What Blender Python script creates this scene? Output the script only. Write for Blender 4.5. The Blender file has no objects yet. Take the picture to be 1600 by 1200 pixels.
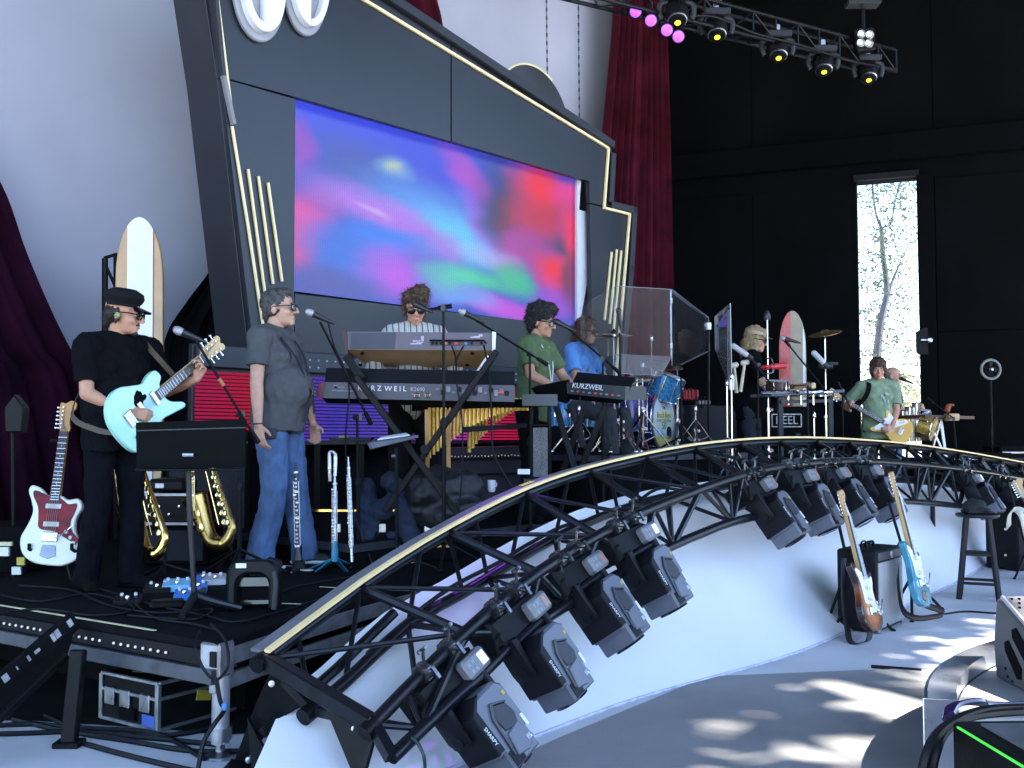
import bpy, bmesh, math, random
from mathutils import Vector, Matrix, noise, Quaternion
V = Vector
rnd = random.Random(7)
SC = bpy.context.scene
COL = SC.collection
# ------------------------------------------------------------------ camera, sky, sun, exposure
F = 1600.0                    # focal length in photo pixels (photo 1600 x 1200)
CAMZ = 1.30
PITCH = math.atan(81 / F)
cam = bpy.data.objects.new('camera', bpy.data.cameras.new('camera'))
COL.objects.link(cam)
cam.data.sensor_width = 36.0
cam.data.lens = 36.0 * F / 1600.0
cam.data.clip_start = 0.05
cam.data.clip_end = 600
cam.location = (0, 0, CAMZ)
cam.rotation_euler = (math.pi / 2 + PITCH, 0, 0)
SC.camera = cam
world = bpy.data.worlds.new("World"); SC.world = world
world.use_nodes = True
SUN_EL = math.radians(52)
SUN_AZ = V((0.80, -0.60))     # horizontal direction towards the sun (the audience side)
sky = world.node_tree.nodes.new('ShaderNodeTexSky')
sky.sky_type = 'NISHITA'; sky.sun_disc = False
sky.sun_elevation = SUN_EL
sky.sun_rotation = math.atan2(SUN_AZ.x, SUN_AZ.y)
sky.air_density = 1.0; sky.dust_density = 0.3; sky.ozone_density = 3.5
bg = world.node_tree.nodes['Background']
world.node_tree.links.new(sky.outputs[0], bg.inputs[0])
bg.inputs[1].default_value = 0.15
sun = bpy.data.objects.new('sun', bpy.data.lights.new('sun', 'SUN')); COL.objects.link(sun)
sun.data.energy = 5.0; sun.data.angle = math.radians(0.53); sun.data.color = (1.0, 0.95, 0.86)
TOSUN = V((SUN_AZ.x * math.cos(SUN_EL), SUN_AZ.y * math.cos(SUN_EL), math.sin(SUN_EL)))
sun.rotation_euler = TOSUN.to_track_quat('Z', 'Y').to_euler()
sun.location = TOSUN * 60
SC.view_settings.view_transform = 'Standard'
SC.view_settings.look = 'None'
SC.view_settings.gamma = 1
SC.view_settings.use_curve_mapping = False
SC.view_settings.exposure = 2.7
SC.render.engine = 'CYCLES'
SC.cycles.max_bounces = 8
SC.cycles.transparent_max_bounces = 12
SC.cycles.sample_clamp_indirect = 6
SC.cycles.caustics_reflective = False
SC.cycles.caustics_refractive = False
SC.cycles.use_denoising = True

# ------------------------------------------------------------------ measuring: photo pixel -> place
FW = V((0, math.cos(PITCH), math.sin(PITCH))); UP = V((0, -math.sin(PITCH), math.cos(PITCH)))
C0 = V((0, 0, CAMZ))
def ray(u, v): return V(((u - 800) / F, 0, 0)) + UP * ((600 - v) / F) + FW
def at(u, v, d):
    r = ray(u, v); return C0 + r * (d / r.y)
def on(u, v, z=0.0):
    r = ray(u, v); return C0 + r * ((z - CAMZ) / r.z)
def hit(u, v, p, n):
    r = ray(u, v); return C0 + r * ((V(p) - C0).dot(n) / r.dot(n))

# ------------------------------------------------------------------ mesh helpers
def frame(o, x, y=None, z=None):
    """matrix with origin o; x axis given, y or z hint"""
    x = V(x).normalized()
    if z is not None:
        z = V(z); z = (z - x * z.dot(x)).normalized(); y = z.cross(x)
    else:
        y = V(y); y = (y - x * y.dot(x)).normalized(); z = x.cross(y)
    return Matrix(((x.x, y.x, z.x, o[0]), (x.y, y.y, z.y, o[1]), (x.z, y.z, z.z, o[2]), (0, 0, 0, 1)))
def perp(d):
    d = V(d).normalized()
    a = V((0, 0, 1)) if abs(d.z) < 0.9 else V((1, 0, 0))
    x = a.cross(d).normalized()
    return x, d.cross(x)
def mw(o):
    m = o.matrix_basis.copy()
    while o.parent:
        o = o.parent; m = o.matrix_basis @ m
    return m
def spline(pts, n):
    """Catmull-Rom through pts (Vectors, 2-D or 3-D), n samples"""
    P = [V(p) for p in pts]
    P = [P[0] * 2 - P[1]] + P + [P[-1] * 2 - P[-2]]
    out = []
    m = len(P) - 3
    for i in range(n):
        t = i / (n - 1) * m
        k = min(int(t), m - 1); t -= k
        a, b, c, d = P[k:k + 4]
        out.append(0.5 * ((2 * b) + (c - a) * t + (2 * a - 5 * b + 4 * c - d) * t * t + (3 * b - a - 3 * c + d) * t ** 3))
    return out
def closed_spline(pts, k=6):
    P = [V(p) for p in pts]; n = len(P); out = []
    for i in range(n):
        a, b, c, d = P[i - 1], P[i], P[(i + 1) % n], P[(i + 2) % n]
        for j in range(k):
            t = j / k
            out.append(0.5 * ((2 * b) + (c - a) * t + (2 * a - 5 * b + 4 * c - d) * t * t + (3 * b - a - 3 * c + d) * t ** 3))
    return out

class MB:
    def __init__(s): s.v = []; s.f = []; s.m = []; s.cur = 0; s.X = None
    def add(s, vs, fs):
        b = len(s.v)
        if s.X is not None: vs = [s.X @ V(v) for v in vs]
        s.v += [tuple(v) for v in vs]
        s.f += [tuple(i + b for i in f) for f in fs]
        s.m += [s.cur] * len(fs)
        return s
    def box(s, c, size, R=None, ch=0.0):
        hx, hy, hz = [x / 2 for x in size]
        c = V(c)
        R = R.to_3x3() if R is not None else Matrix.Identity(3)
        if ch <= 0:
            vs = [c + R @ V((x * hx, y * hy, z * hz)) for x in (-1, 1) for y in (-1, 1) for z in (-1, 1)]
            fs = [(0, 1, 3, 2), (4, 6, 7, 5), (0, 4, 5, 1), (2, 3, 7, 6), (0, 2, 6, 4), (1, 5, 7, 3)]
            return s.add(vs, fs)
        ch = min(ch, hx * .9, hy * .9, hz * .9)
        vs = []; ix = {}
        for x in (-1, 1):
            for y in (-1, 1):
                for z in (-1, 1):
                    for a in range(3):
                        h = [hx - ch, hy - ch, hz - ch]; h[a] += ch
                        ix[(x, y, z, a)] = len(vs)
                        vs.append(c + R @ V((x * h[0], y * h[1], z * h[2])))
        fs = []
        for a in range(3):
            b, d = (a + 1) % 3, (a + 2) % 3
            for sg in (-1, 1):
                q = []
                for (p, r) in ((-1, -1), (1, -1), (1, 1), (-1, 1)):
                    k = [0, 0, 0]; k[a] = sg; k[b] = p; k[d] = r
                    q.append(ix[(k[0], k[1], k[2], a)])
                fs.append(tuple(q if sg > 0 else q[::-1]))
            for p in (-1, 1):
                for r in (-1, 1):
                    k0 = [0, 0, 0]; k0[a] = -1; k0[b] = p; k0[d] = r
                    k1 = list(k0); k1[a] = 1
                    fs.append((ix[(*k0, b)], ix[(*k1, b)], ix[(*k1, d)], ix[(*k0, d)]))
        for x in (-1, 1):
            for y in (-1, 1):
                for z in (-1, 1):
                    fs.append((ix[(x, y, z, 0)], ix[(x, y, z, 1)], ix[(x, y, z, 2)]))
        return s.add(vs, fs)
    def bar(s, p0, p1, w, h, up=(0, 0, 1), ch=0.0):
        p0, p1 = V(p0), V(p1); d = p1 - p0
        if abs(d.normalized().dot(V(up))) > .98: up = (0, 1, 0)
        return s.box((p0 + p1) / 2, (d.length, w, h), frame((0, 0, 0), d, z=up), ch)
    def cyl(s, p0, p1, r0, r1=None, n=10, caps=True):
        return s.tube([p0, p1], [r0, r0 if r1 is None else r1], n, caps=caps)
    def tube(s, pts, r, n=8, closed=False, caps=True, flat=None):
        P = [V(p) for p in pts]; k = len(P)
        R = r if isinstance(r, (list, tuple)) else [r] * k
        T = []
        for i in range(k):
            if closed: t = P[(i + 1) % k] - P[i - 1]
            else: t = P[min(i + 1, k - 1)] - P[max(i - 1, 0)]
            T.append(t.normalized() if t.length > 1e-9 else V((0, 0, 1)))
        x, y = perp(T[0]); vs = []; prev = T[0]
        for i in range(k):
            q = prev.rotation_difference(T[i]); x = q @ x; prev = T[i]
            x = (x - T[i] * x.dot(T[i])).normalized(); y = T[i].cross(x)
            for j in range(n):
                a = 2 * math.pi * j / n
                vs.append(P[i] + (x * math.cos(a) + y * math.sin(a)) * R[i])
        fs = []
        for i in range(k if closed else k - 1):
            i2 = (i + 1) % k
            for j in range(n):
                j2 = (j + 1) % n
                fs.append((i * n + j, i * n + j2, i2 * n + j2, i2 * n + j))
        if caps and not closed:
            fs.append(tuple(range(n))[::-1]); fs.append(tuple(range((k - 1) * n, k * n)))
        return s.add(vs, fs)
    def lathe(s, prof, o, axis=(0, 0, 1), n=20):
        o = V(o); d = V(axis).normalized(); x, y = perp(d)
        vs = []; k = len(prof)
        for r, h in prof:
            for j in range(n):
                a = 2 * math.pi * j / n
                vs.append(o + d * h + (x * math.cos(a) + y * math.sin(a)) * max(r, 1e-5))
        fs = []
        for i in range(k - 1):
            for j in range(n):
                j2 = (j + 1) % n
                fs.append((i * n + j, i * n + j2, (i + 1) * n + j2, (i + 1) * n + j))
        if prof[0][0] > 1e-4: fs.append(tuple(range(n))[::-1])
        if prof[-1][0] > 1e-4: fs.append(tuple(range((k - 1) * n, k * n)))
        return s.add(vs, fs)
    def ball(s, c, r, R=None, n=12, m=8):
        c = V(c); r = (r, r, r) if not isinstance(r, (tuple, list)) else r
        R = R.to_3x3() if R is not None else Matrix.Identity(3)
        vs = []
        for i in range(1, m):
            t = math.pi * i / m
            for j in range(n):
                a = 2 * math.pi * j / n
                vs.append(c + R @ V((r[0] * math.sin(t) * math.cos(a), r[1] * math.sin(t) * math.sin(a), r[2] * math.cos(t))))
        top = len(vs); vs.append(c + R @ V((0, 0, r[2]))); vs.append(c + R @ V((0, 0, -r[2])))
        fs = []
        for i in range(m - 2):
            for j in range(n):
                j2 = (j + 1) % n
                fs.append((i * n + j, (i + 1) * n + j, (i + 1) * n + j2, i * n + j2))
        for j in range(n):
            j2 = (j + 1) % n
            fs.append((top, j, j2)); fs.append((top + 1, (m - 2) * n + j2, (m - 2) * n + j))
        return s.add(vs, fs)
    def cap(s, p0, p1, r0, r1=None, n=12):
        """capsule"""
        p0, p1 = V(p0), V(p1); r1 = r0 if r1 is None else r1
        s.cyl(p0, p1, r0, r1, n); s.ball(p0, r0, n=n, m=8); s.ball(p1, r1, n=n, m=8)
        return s
    def prism(s, outline, z0, z1, X=None, ch=0.0):
        """2-D outline (xy) extruded from z0 to z1, chamfer ch, placed by matrix X"""
        P = [V((p[0], p[1])) for p in outline]; n = len(P)
        area = sum(P[i].x * P[(i + 1) % n].y - P[(i + 1) % n].x * P[i].y for i in range(n))
        if area < 0: P = P[::-1]
        def off(d):
            out = []
            for i in range(n):
                a = (P[i] - P[i - 1]); b = (P[(i + 1) % n] - P[i])
                na = V((-a.y, a.x)).normalized() if a.length > 1e-9 else V((0, 0)); nb = V((-b.y, b.x)).normalized() if b.length > 1e-9 else V((0, 0))
                m = na + nb
                m = m.normalized() if m.length > 1e-6 else na
                out.append(P[i] + m * d)
            return out
        rings = [(P, z0), (P, z1)] if ch <= 0 else [(off(ch), z0), (P, z0 + ch), (P, z1 - ch), (off(ch), z1)]
        vs = []
        for Q, z in rings:
            for q in Q:
                v = V((q.x, q.y, z)); vs.append(X @ v if X is not None else v)
        fs = []
        for i in range(len(rings) - 1):
            for j in range(n):
                j2 = (j + 1) % n
                fs.append((i * n + j, i * n + j2, (i + 1) * n + j2, (i + 1) * n + j))
        fs.append(tuple(range(n))[::-1]); fs.append(tuple(range((len(rings) - 1) * n, len(rings) * n)))
        return s.add(vs, fs)
    def ring(s, c, axis, R, r, n=24, m=6):
        x, y = perp(axis); c = V(c)
        return s.tube([c + (x * math.cos(2 * math.pi * i / n) + y * math.sin(2 * math.pi * i / n)) * R for i in range(n)], r, m, closed=True)
    def grid(s, rows):
        n = len(rows[0]); vs = [p for r in rows for p in r]; fs = []
        for i in range(len(rows) - 1):
            for j in range(n - 1):
                fs.append((i * n + j, i * n + j + 1, (i + 1) * n + j + 1, (i + 1) * n + j))
        return s.add(vs, fs)
    def build(s, name, mats, parent=None, world=False, smooth=35, recalc=True, kind=None):
        me = bpy.data.meshes.new(name)
        vs = s.v
        if world and parent is not None:
            inv = mw(parent).inverted(); vs = [tuple(inv @ V(v)) for v in vs]
        me.from_pydata(vs, [], s.f)
        for m in (mats if isinstance(mats, (list, tuple)) else [mats]): me.materials.append(m)
        me.polygons.foreach_set('material_index', s.m)
        if recalc:
            b = bmesh.new(); b.from_mesh(me); bmesh.ops.recalc_face_normals(b, faces=b.faces); b.to_mesh(me); b.free()
        if smooth:
            me.polygons.foreach_set('use_smooth', [True] * len(me.polygons))
            me.set_sharp_from_angle(angle=math.radians(smooth))
        me.update()
        o = bpy.data.objects.new(name, me); COL.objects.link(o)
        if parent is not None: o.parent = parent
        if kind: o['kind'] = kind
        return o

def _W(s, *a, **k): return s.build(*a, world=True, **k)
MB.W = _W
def thing(name, label, cat, loc=(0, 0, 0), rot=None, group=None):
    o = bpy.data.objects.new(name, None); COL.objects.link(o)
    o.empty_display_size = .1
    if rot is None: o.location = loc
    elif isinstance(rot, Matrix):
        m = rot.to_4x4().copy(); m.translation = V(loc); o.matrix_basis = m
    else:
        o.location = loc; o.rotation_euler = (0, 0, rot)
    return tag(o, label, cat, group)
def tag(o, label, cat, group=None):
    o['label'] = label; o['category'] = cat
    if group: o['group'] = group
    return o
def struct(o): o['kind'] = 'structure'; return o
KIDS = {}
def copy_tree(o, parent=None):
    c = o.copy(); COL.objects.link(c)
    if parent is not None: c.parent = parent
    for ch in [x for x in COL.objects if x.parent == o]: copy_tree(ch, c)
    return c

# ------------------------------------------------------------------ materials
MATS = {}
def M(name, col, rough=.5, metal=0.0, var=.18, scale=9.0, bump=0.0, bscale=60.0, emis=None, estr=0.0, coat=0.0, sub=0.0, spec=.5, rvar=.12):
    if name in MATS: return MATS[name]
    m = bpy.data.materials.new(name); m.use_nodes = True
    N = m.node_tree.nodes; L = m.node_tree.links; B = N['Principled BSDF']
    tc = N.new('ShaderNodeTexCoord')
    nz = N.new('ShaderNodeTexNoise'); nz.inputs['Scale'].default_value = scale; nz.inputs['Detail'].default_value = 5
    L.new(tc.outputs['Object'], nz.inputs['Vector'])
    mx = N.new('ShaderNodeMix'); mx.data_type = 'RGBA'
    mr = N.new('ShaderNodeMapRange'); mr.inputs[1].default_value = .3; mr.inputs[2].default_value = .7
    L.new(nz.outputs['Fac'], mr.inputs[0]); L.new(mr.outputs[0], mx.inputs['Factor'])
    mx.inputs['A'].default_value = [c * (1 - var) for c in col] + [1]
    mx.inputs['B'].default_value = [min(1, c * (1 + var)) for c in col] + [1]
    L.new(mx.outputs['Result'], B.inputs['Base Color'])
    rr = N.new('ShaderNodeMapRange'); rr.inputs[3].default_value = max(.02, rough - rvar); rr.inputs[4].default_value = min(1, rough + rvar)
    L.new(nz.outputs['Fac'], rr.inputs[0]); L.new(rr.outputs[0], B.inputs['Roughness'])
    B.inputs['Metallic'].default_value = metal
    B.inputs['Specular IOR Level'].default_value = spec
    B.inputs['Coat Weight'].default_value = coat
    if sub:
        B.inputs['Subsurface Weight'].default_value = sub; B.inputs['Subsurface Radius'].default_value = (.02, .008, .005)
        B.inputs['Subsurface Scale'].default_value = .5
    if emis:
        B.inputs['Emission Color'].default_value = (*emis, 1); B.inputs['Emission Strength'].default_value = estr
    if bump:
        n2 = N.new('ShaderNodeTexNoise'); n2.inputs['Scale'].default_value = bscale; n2.inputs['Detail'].default_value = 4
        L.new(tc.outputs['Object'], n2.inputs['Vector'])
        bp = N.new('ShaderNodeBump'); bp.inputs['Strength'].default_value = bump; bp.inputs['Distance'].default_value = .01
        L.new(n2.outputs['Fac'], bp.inputs['Height']); L.new(bp.outputs[0], B.inputs['Normal'])
    MATS[name] = m
    return m
black_metal = M('black powder coated metal', (.005, .005, .006), .42, .0, .3, 20, .1, 200, spec=.13)
black_gloss = M('black gloss', (.004, .004, .005), .2, coat=.25)
black_matte = M('black matte', (.0045, .0045, .005), .85, bump=.15, bscale=150, spec=.06)
black_plastic = M('black plastic', (.006, .006, .007), .45, bump=.08, bscale=300, spec=.16)
grey_plastic = M('dark grey plastic', (.03, .031, .037), .45, var=.12, bump=.08, bscale=250, spec=.25)
chrome = M('chrome', (.75, .75, .78), .14, 1.0, .08)
steel = M('brushed steel', (.5, .5, .52), .32, 1.0, .12, 30)
alu = M('mill aluminium', (.40, .41, .43), .4, .85, .25, 14, .1, 120)
gold_trim = M('pale gold trim', (.85, .72, .38), .4, .0, .08)
brass = M('lacquered brass', (.80, .52, .16), .2, 1.0, .12, 30)
white_paint = M('white paint', (.78, .79, .80), .5, var=.04)
rubber = M('black rubber', (.006, .006, .006), .65, spec=.1)
carpet_black = M('black stage carpet', (.008, .0075, .009), .95, spec=.05, var=.35, scale=14, bump=.5, bscale=260)
label_white = M('white label', (.75, .75, .73), .6, var=.06)
lettering = M('pale lettering', (.72, .72, .75), .5, var=.03)
# ------------------------------------------------------------------ directions of the stage
TW = V((.664, .748, 0)).normalized(); NW = V((TW.y, -TW.x, 0))      # set wall: along, and its normal towards the audience
W0 = V((-1.78, 8.4, 0))
DECK = .47
def wall(u, v, off=0.0): return hit(u, v, W0 + NW * off, NW)
def wsz(p, off=0.0):
    q = V(p) - (W0 + NW * off); return V((q.dot(TW), q.z))
def wpt(u, v, off=0.0): return wsz(wall(u, v, off), off)
def WM(off=0.0):
    """local x along the wall, y up, z out of the wall"""
    o = W0 + NW * off
    return Matrix(((TW.x, 0, NW.x, o.x), (TW.y, 0, NW.y, o.y), (0, 1, 0, 0), (0, 0, 0, 1)))

# ------------------------------------------------------------------ ground, floor, house
g_concrete = M('pale concrete floor', (.58, .58, .60), .6, var=.14, scale=1.8, bump=.12, bscale=30, spec=.4)
g_outside = M('dusty ground', (.27, .26, .25), .9, var=.25, scale=.5)
grey_mat = M('grey floor matting', (.255, .25, .25), .75, var=.18, scale=1.6, bump=.25, bscale=180)
house_black = M('black painted wall', (.0024, .0027, .0032), .9, var=.35, scale=1.2, bump=.15, bscale=14, spec=.06)
roof_black = M('black roof', (.012, .012, .013), .8)
b = MB(); b.box((0, 40, -.06), (400, 400, .1)); struct(b.build('ground', g_outside))
b = MB(); b.box((3, 8, -.004), (34, 30, .008), Matrix.Rotation(math.atan2(TW.y, TW.x), 4, 'Z')); struct(b.build('floor', g_concrete))
# darker matting laid in front
mp = [on(1105, 1059), on(1372, 1048), on(1600, 1040), V((5.5, 3.0, 0)), V((4, -3, 0)), V((-2.6, -2, 0)), V((-1.6, 2.4, 0)), V((-.10, 4.02, 0)), V((.2, 4.46, 0))]
b = MB(); b.prism([(p.x, p.y) for p in mp], .002, .008); struct(b.build('floor_matting', grey_mat))

b = MB(); b.prism([(q.x, q.y) for q in (on(-400, 1118), on(60, 1128), on(250, 1140), on(345, 1150), V((-.9, 4.6, 0)), V((1.2, 8.6, 0)), V((-4.5, 9.4, 0)), V((-6.5, 7.2, 0)))], .0045, .009); struct(b.build('floor_shadow_sheet', M('black floor shadow', (.006, .006, .007), .95, spec=.1, var=.3, scale=4)))  # black sheet painting in the shadow on the floor under the deck
VS = V((-.93, .368, 0)).normalized(); NSW = V((-VS.y, VS.x, 0))     # far side wall
if NSW.y > 0: NSW = -NSW
S0 = V((6.27, 17.0, 0))
def SM():
    return Matrix(((-VS.x, 0, NSW.x, S0.x), (-VS.y, 0, NSW.y, S0.y), (0, 1, 0, 0), (0, 0, 0, 1)))
def sxy(u, v):
    q = hit(u, v, S0, NSW) - S0; return V((q.dot(-VS), q.z))
dl = sxy(1341, 450).x; dr = sxy(1437, 450).x; dtop = sxy(1388, 280).y
b = MB()
b.prism([(-9, 0), (dl, 0), (dl, 10.5), (-9, 10.5)], -.3, 0, SM())
b.prism([(dr, 0), (11, 0), (11, 10.5), (dr, 10.5)], -.3, 0, SM())
b.prism([(dl, dtop), (dr, dtop), (dr, 10.5), (dl, 10.5)], -.3, 0, SM())
side_wall = thing('house_wall', 'black side wall of the stage house with a tall door gap', 'wall', S0)
b.W('wall', house_black, side_wall)
# cladding panels of the wall: joints show as faint lines
for i, x0 in enumerate([-9, -6.6, -4.3, -2.2]):
    x1 = [-6.6, -4.3, -2.2, dl - .12][i]
    for (y0, y1) in ((.05, 3.0), (3.0, 5.55), (6.3, 10.4)):
        b = MB(); b.prism([(x0 + .012, y0 + .012), (x1 - .012, y0 + .012), (x1 - .012, y1 - .012), (x0 + .012, y1 - .012)], .0, .02, SM(), .004)
        b.W('panel', house_black, side_wall)
for (x0, x1) in ((dr + .25, 3.2), (3.2, 5.6), (5.6, 8)):
    for (y0, y1) in ((.05, 3.0), (3.0, 5.55), (6.3, 10.4)):
        b = MB(); b.prism([(x0 + .012, y0 + .012), (x1 - .012, y0 + .012), (x1 - .012, y1 - .012), (x0 + .012, y1 - .012)], .0, .02, SM(), .004)
        b.W('panel', house_black, side_wall)
ly = sxy(1400, 232).y
ledge_m = M('dull grey steel ledge', (.003, .0034, .004), .9, spec=.03)
b = MB(); b.prism([(-9, ly - .22), (11, ly - .22), (11, ly + .22), (-9, ly + .22)], .021, .16, SM(), .01); b.W('ledge', ledge_m, side_wall)
b = MB(); b.prism([(dl - .05, dtop), (dr + .02, dtop), (dr + .02, dtop + .10), (dl - .05, dtop + .10)], .003, .10, SM(), .006)
b.W('door_header', M('grey steel header', (.012, .012, .015), .7, spec=.1), side_wall)
# sliding door leaf right of the gap, with lock
door = thing('stage_door', 'tall black sliding door standing open beside the bright gap', 'door', S0 - VS * dr)
b = MB(); b.prism([(dr - .02, .0), (dr + .24, .0), (dr + .24, dtop + .02), (dr - .02, dtop + .02)], .025, .10, SM(), .008); b.W('door_leaf', house_black, door)
lk = sxy(1440, 532)
b = MB(); b.prism([(lk.x - .09, lk.y - .2), (lk.x - .09, lk.y + .12), (lk.x + .02, lk.y + .2), (lk.x + .10, lk.y + .2), (lk.x + .10, lk.y - .25), (lk.x - .04, lk.y - .25)], .101, .16, SM(), .01); b.W('lock_box', black_metal, door)
kn = sxy(1452, 533)
b = MB(); pk = SM() @ V((kn.x, kn.y, .16)); b.lathe([(.03, 0), (.02, .03), (.045, .05), (.05, .08), (.03, .1), (.001, .105)], pk, NSW, 14); b.bar(pk + V((-.14, 0, 0)) + NSW * .06, pk + NSW * .06, .02, .02); b.W('handle', steel, door)

# rear wall and roof of the house
b = MB()
rw0 = W0 - NW * 6.2
b.X = frame(rw0 - TW * 9, TW, z=(0, 0, 1))
b.box((13, 0, 5.2), (27, .3, 10.6)); b.X = None
tag(b.build('rear_wall', house_black), 'black rear wall of the stage house behind the drapes', 'wall')
b = MB(); b.X = frame(W0 - TW * 8, TW, z=(0, 0, 1))
# local y is left of TW, i.e. away from the audience
b.box((11.5, -2.8, 10.6), (34, 19.5, .3)); b.X = None
tag(b.build('house_roof', roof_black), 'flat black roof over the stage house', 'roof')

# ------------------------------------------------------------------ white cyclorama sheet and the maroon drapes
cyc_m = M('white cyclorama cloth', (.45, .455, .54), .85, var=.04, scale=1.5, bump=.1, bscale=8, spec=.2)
CY0 = at(300, 500, 9.6); CY0.z = 0
def cyc(u, v, off=0.0): return hit(u, v, CY0 + NW * off, NW)
rows = []
for j in range(9):
    z = .5 + 9.5 * j / 8
    rows.append([CY0 + TW * (-4.2 + 11.4 * i / 40) + NW * (.03 * math.sin(i * .9 + j * .3)) + V((0, 0, z)) for i in range(41)])
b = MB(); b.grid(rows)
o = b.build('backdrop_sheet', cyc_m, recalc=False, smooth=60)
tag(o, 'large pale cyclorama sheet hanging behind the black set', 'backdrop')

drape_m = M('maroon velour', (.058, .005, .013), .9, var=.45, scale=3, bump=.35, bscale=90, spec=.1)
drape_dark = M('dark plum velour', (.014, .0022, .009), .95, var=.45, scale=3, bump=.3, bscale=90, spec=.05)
drape_black = M('black velour', (.006, .0055, .007), .95, var=.3, scale=5, bump=.2, bscale=150, spec=.15)
def drape(name, left, right, n, nv, amp, folds, m, label, off_n=NW, seed=0):
    """pleated cloth between two edges (lists of points, top to bottom)"""
    A = spline(left, nv); B = spline(right, nv); r = random.Random(seed)
    ph = [r.uniform(-.6, .6) for _ in range(n + 1)]
    rows = []
    for j in range(nv):
        row = []
        for i in range(n + 1):
            t = i / n
            w = math.sin(t * folds * 2 * math.pi + 1.2 * math.sin(t * 9 + seed)) + .45 * math.sin(t * folds * 4.3 * math.pi + .5 * j / nv + seed)
            row.append(A[j].lerp(B[j], t) + off_n * (amp * w))
        rows.append(row)
    b = MB(); b.grid(rows)
    o = b.build(name, m, recalc=False, smooth=70)
    return tag(o, label, 'curtain')
def C(u, v, off=.45): return cyc(u, v, off)
lc = [(-330, -500), (-160, 60), (-40, 220), (8, 300), (40, 390), (78, 480), (112, 548), (150, 610), (190, 700)]
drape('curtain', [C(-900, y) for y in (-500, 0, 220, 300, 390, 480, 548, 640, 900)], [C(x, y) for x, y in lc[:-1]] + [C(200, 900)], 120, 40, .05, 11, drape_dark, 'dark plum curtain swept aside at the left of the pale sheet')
drape('curtain', [C(345, 380), C(322, 425), C(285, 475), C(255, 525), C(245, 600), C(240, 900)], [C(450, 380), C(450, 425), C(450, 475), C(450, 525), C(450, 600), C(450, 900)], 60, 30, .04, 6, drape_black, 'black drape in shadow between white surfboard and set', seed=2)
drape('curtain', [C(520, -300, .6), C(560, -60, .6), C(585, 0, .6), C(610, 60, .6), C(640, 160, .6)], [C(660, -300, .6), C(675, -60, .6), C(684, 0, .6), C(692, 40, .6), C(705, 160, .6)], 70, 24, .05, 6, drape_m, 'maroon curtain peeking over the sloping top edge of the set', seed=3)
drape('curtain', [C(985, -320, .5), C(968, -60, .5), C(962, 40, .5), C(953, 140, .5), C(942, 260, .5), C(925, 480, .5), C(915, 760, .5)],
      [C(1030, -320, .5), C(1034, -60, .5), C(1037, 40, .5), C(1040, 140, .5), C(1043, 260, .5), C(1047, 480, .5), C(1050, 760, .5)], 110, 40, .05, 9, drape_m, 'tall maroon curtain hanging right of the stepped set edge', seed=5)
# hoist chains in front of the upper sheet
chain_m = M('dark steel chain', (.05, .05, .055), .45, .6)
for (u, v0, v1, lab) in ((853, -60, 190, 'thin hoist chain above the half disc ornament'), (903, -60, 260, 'thin hoist chain nearest the right maroon curtain')):
    b = MB(); top = C(u, v0, 1.1); bot = C(u + 3, v1, 1.1); n = int((top - bot).length / .05)
    for i in range(n):
        p = top.lerp(bot, i / n); q = top.lerp(bot, (i + .9) / n)
        b.bar(p, q, .02 if i % 2 else .009, .009 if i % 2 else .02)
    o = b.build('hoist_chain', chain_m, smooth=0); tag(o, lab, 'chain', 'hoist chains over the set')

# ------------------------------------------------------------------ the black set with the LED screen
set_m = M('black satin scenery panel', (.013, .0145, .021), .36, var=.35, scale=.9, bump=.05, bscale=40, spec=.45, rvar=.08)
set_edge = M('black scenery edge', (.016, .017, .022), .45, var=.2, scale=3)
root = thing('stage_set', 'black art deco stage set with gold lines round a video screen', 'stage set', W0)
def wp(pts, off=0.0): return [wpt(u, v, off) for u, v in pts]
# key corners (photo pixels) on the front face
LT = (300, -240); LB = (398, 560)
def lerp2(a, b, t): return (a[0] + (b[0] - a[0]) * t, a[1] + (b[1] - a[1]) * t)
gap = .004
panels = [
    ('panel', [(300, -240), (385, -136), (704, 66), (704, 221), (463, 152), (346, 120)]),
    ('panel', [(706, 67), (957, 227), (953, 318), (990, 327), (988, 332), (922, 317), (921, 283), (898, 277), (706, 221)]),
    ('panel', [(346, 122), (462, 155), (459, 558), (398, 560)]),
    ('panel', [(461, 459), (900, 510), (926, 516), (926, 580), (461, 558)]),
    ('panel', [(922, 319), (988, 334), (984, 420), (962, 620), (928, 620), (925, 480)]),
]
for nm, pts in panels:
    q = wp(pts)
    cx = sum(p.x for p in q) / len(q); cy = sum(p.y for p in q) / len(q)
    b = MB(); b.prism(q, -.06, 0, WM(), .002); b.W(nm, set_m, root)
# body depth behind the face (side return of the set)
def wall_poly(pts, z0, z1, m, nm, ch=.003):
    b = MB(); b.prism(wp(pts), z0, z1, WM(), ch); return b.W(nm, m, root)
wall_poly([(292, -240), (346, 120), (396, 560), (462, 558), (462, -150), (420, -240)], -.50, -.062, set_edge, 'side_return')
wall_poly([(563, -30), (958, 226), (958, 246), (563, -8)], -.45, -.062, set_edge, 'top_return')
wall_poly([(946, 230), (957, 230), (953, 322), (942, 320)], -.40, -.062, set_edge, 'side_return')
wall_poly([(978, 334), (990, 330), (962, 620), (950, 620)], -.40, -.062, set_edge, 'side_return')
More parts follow.
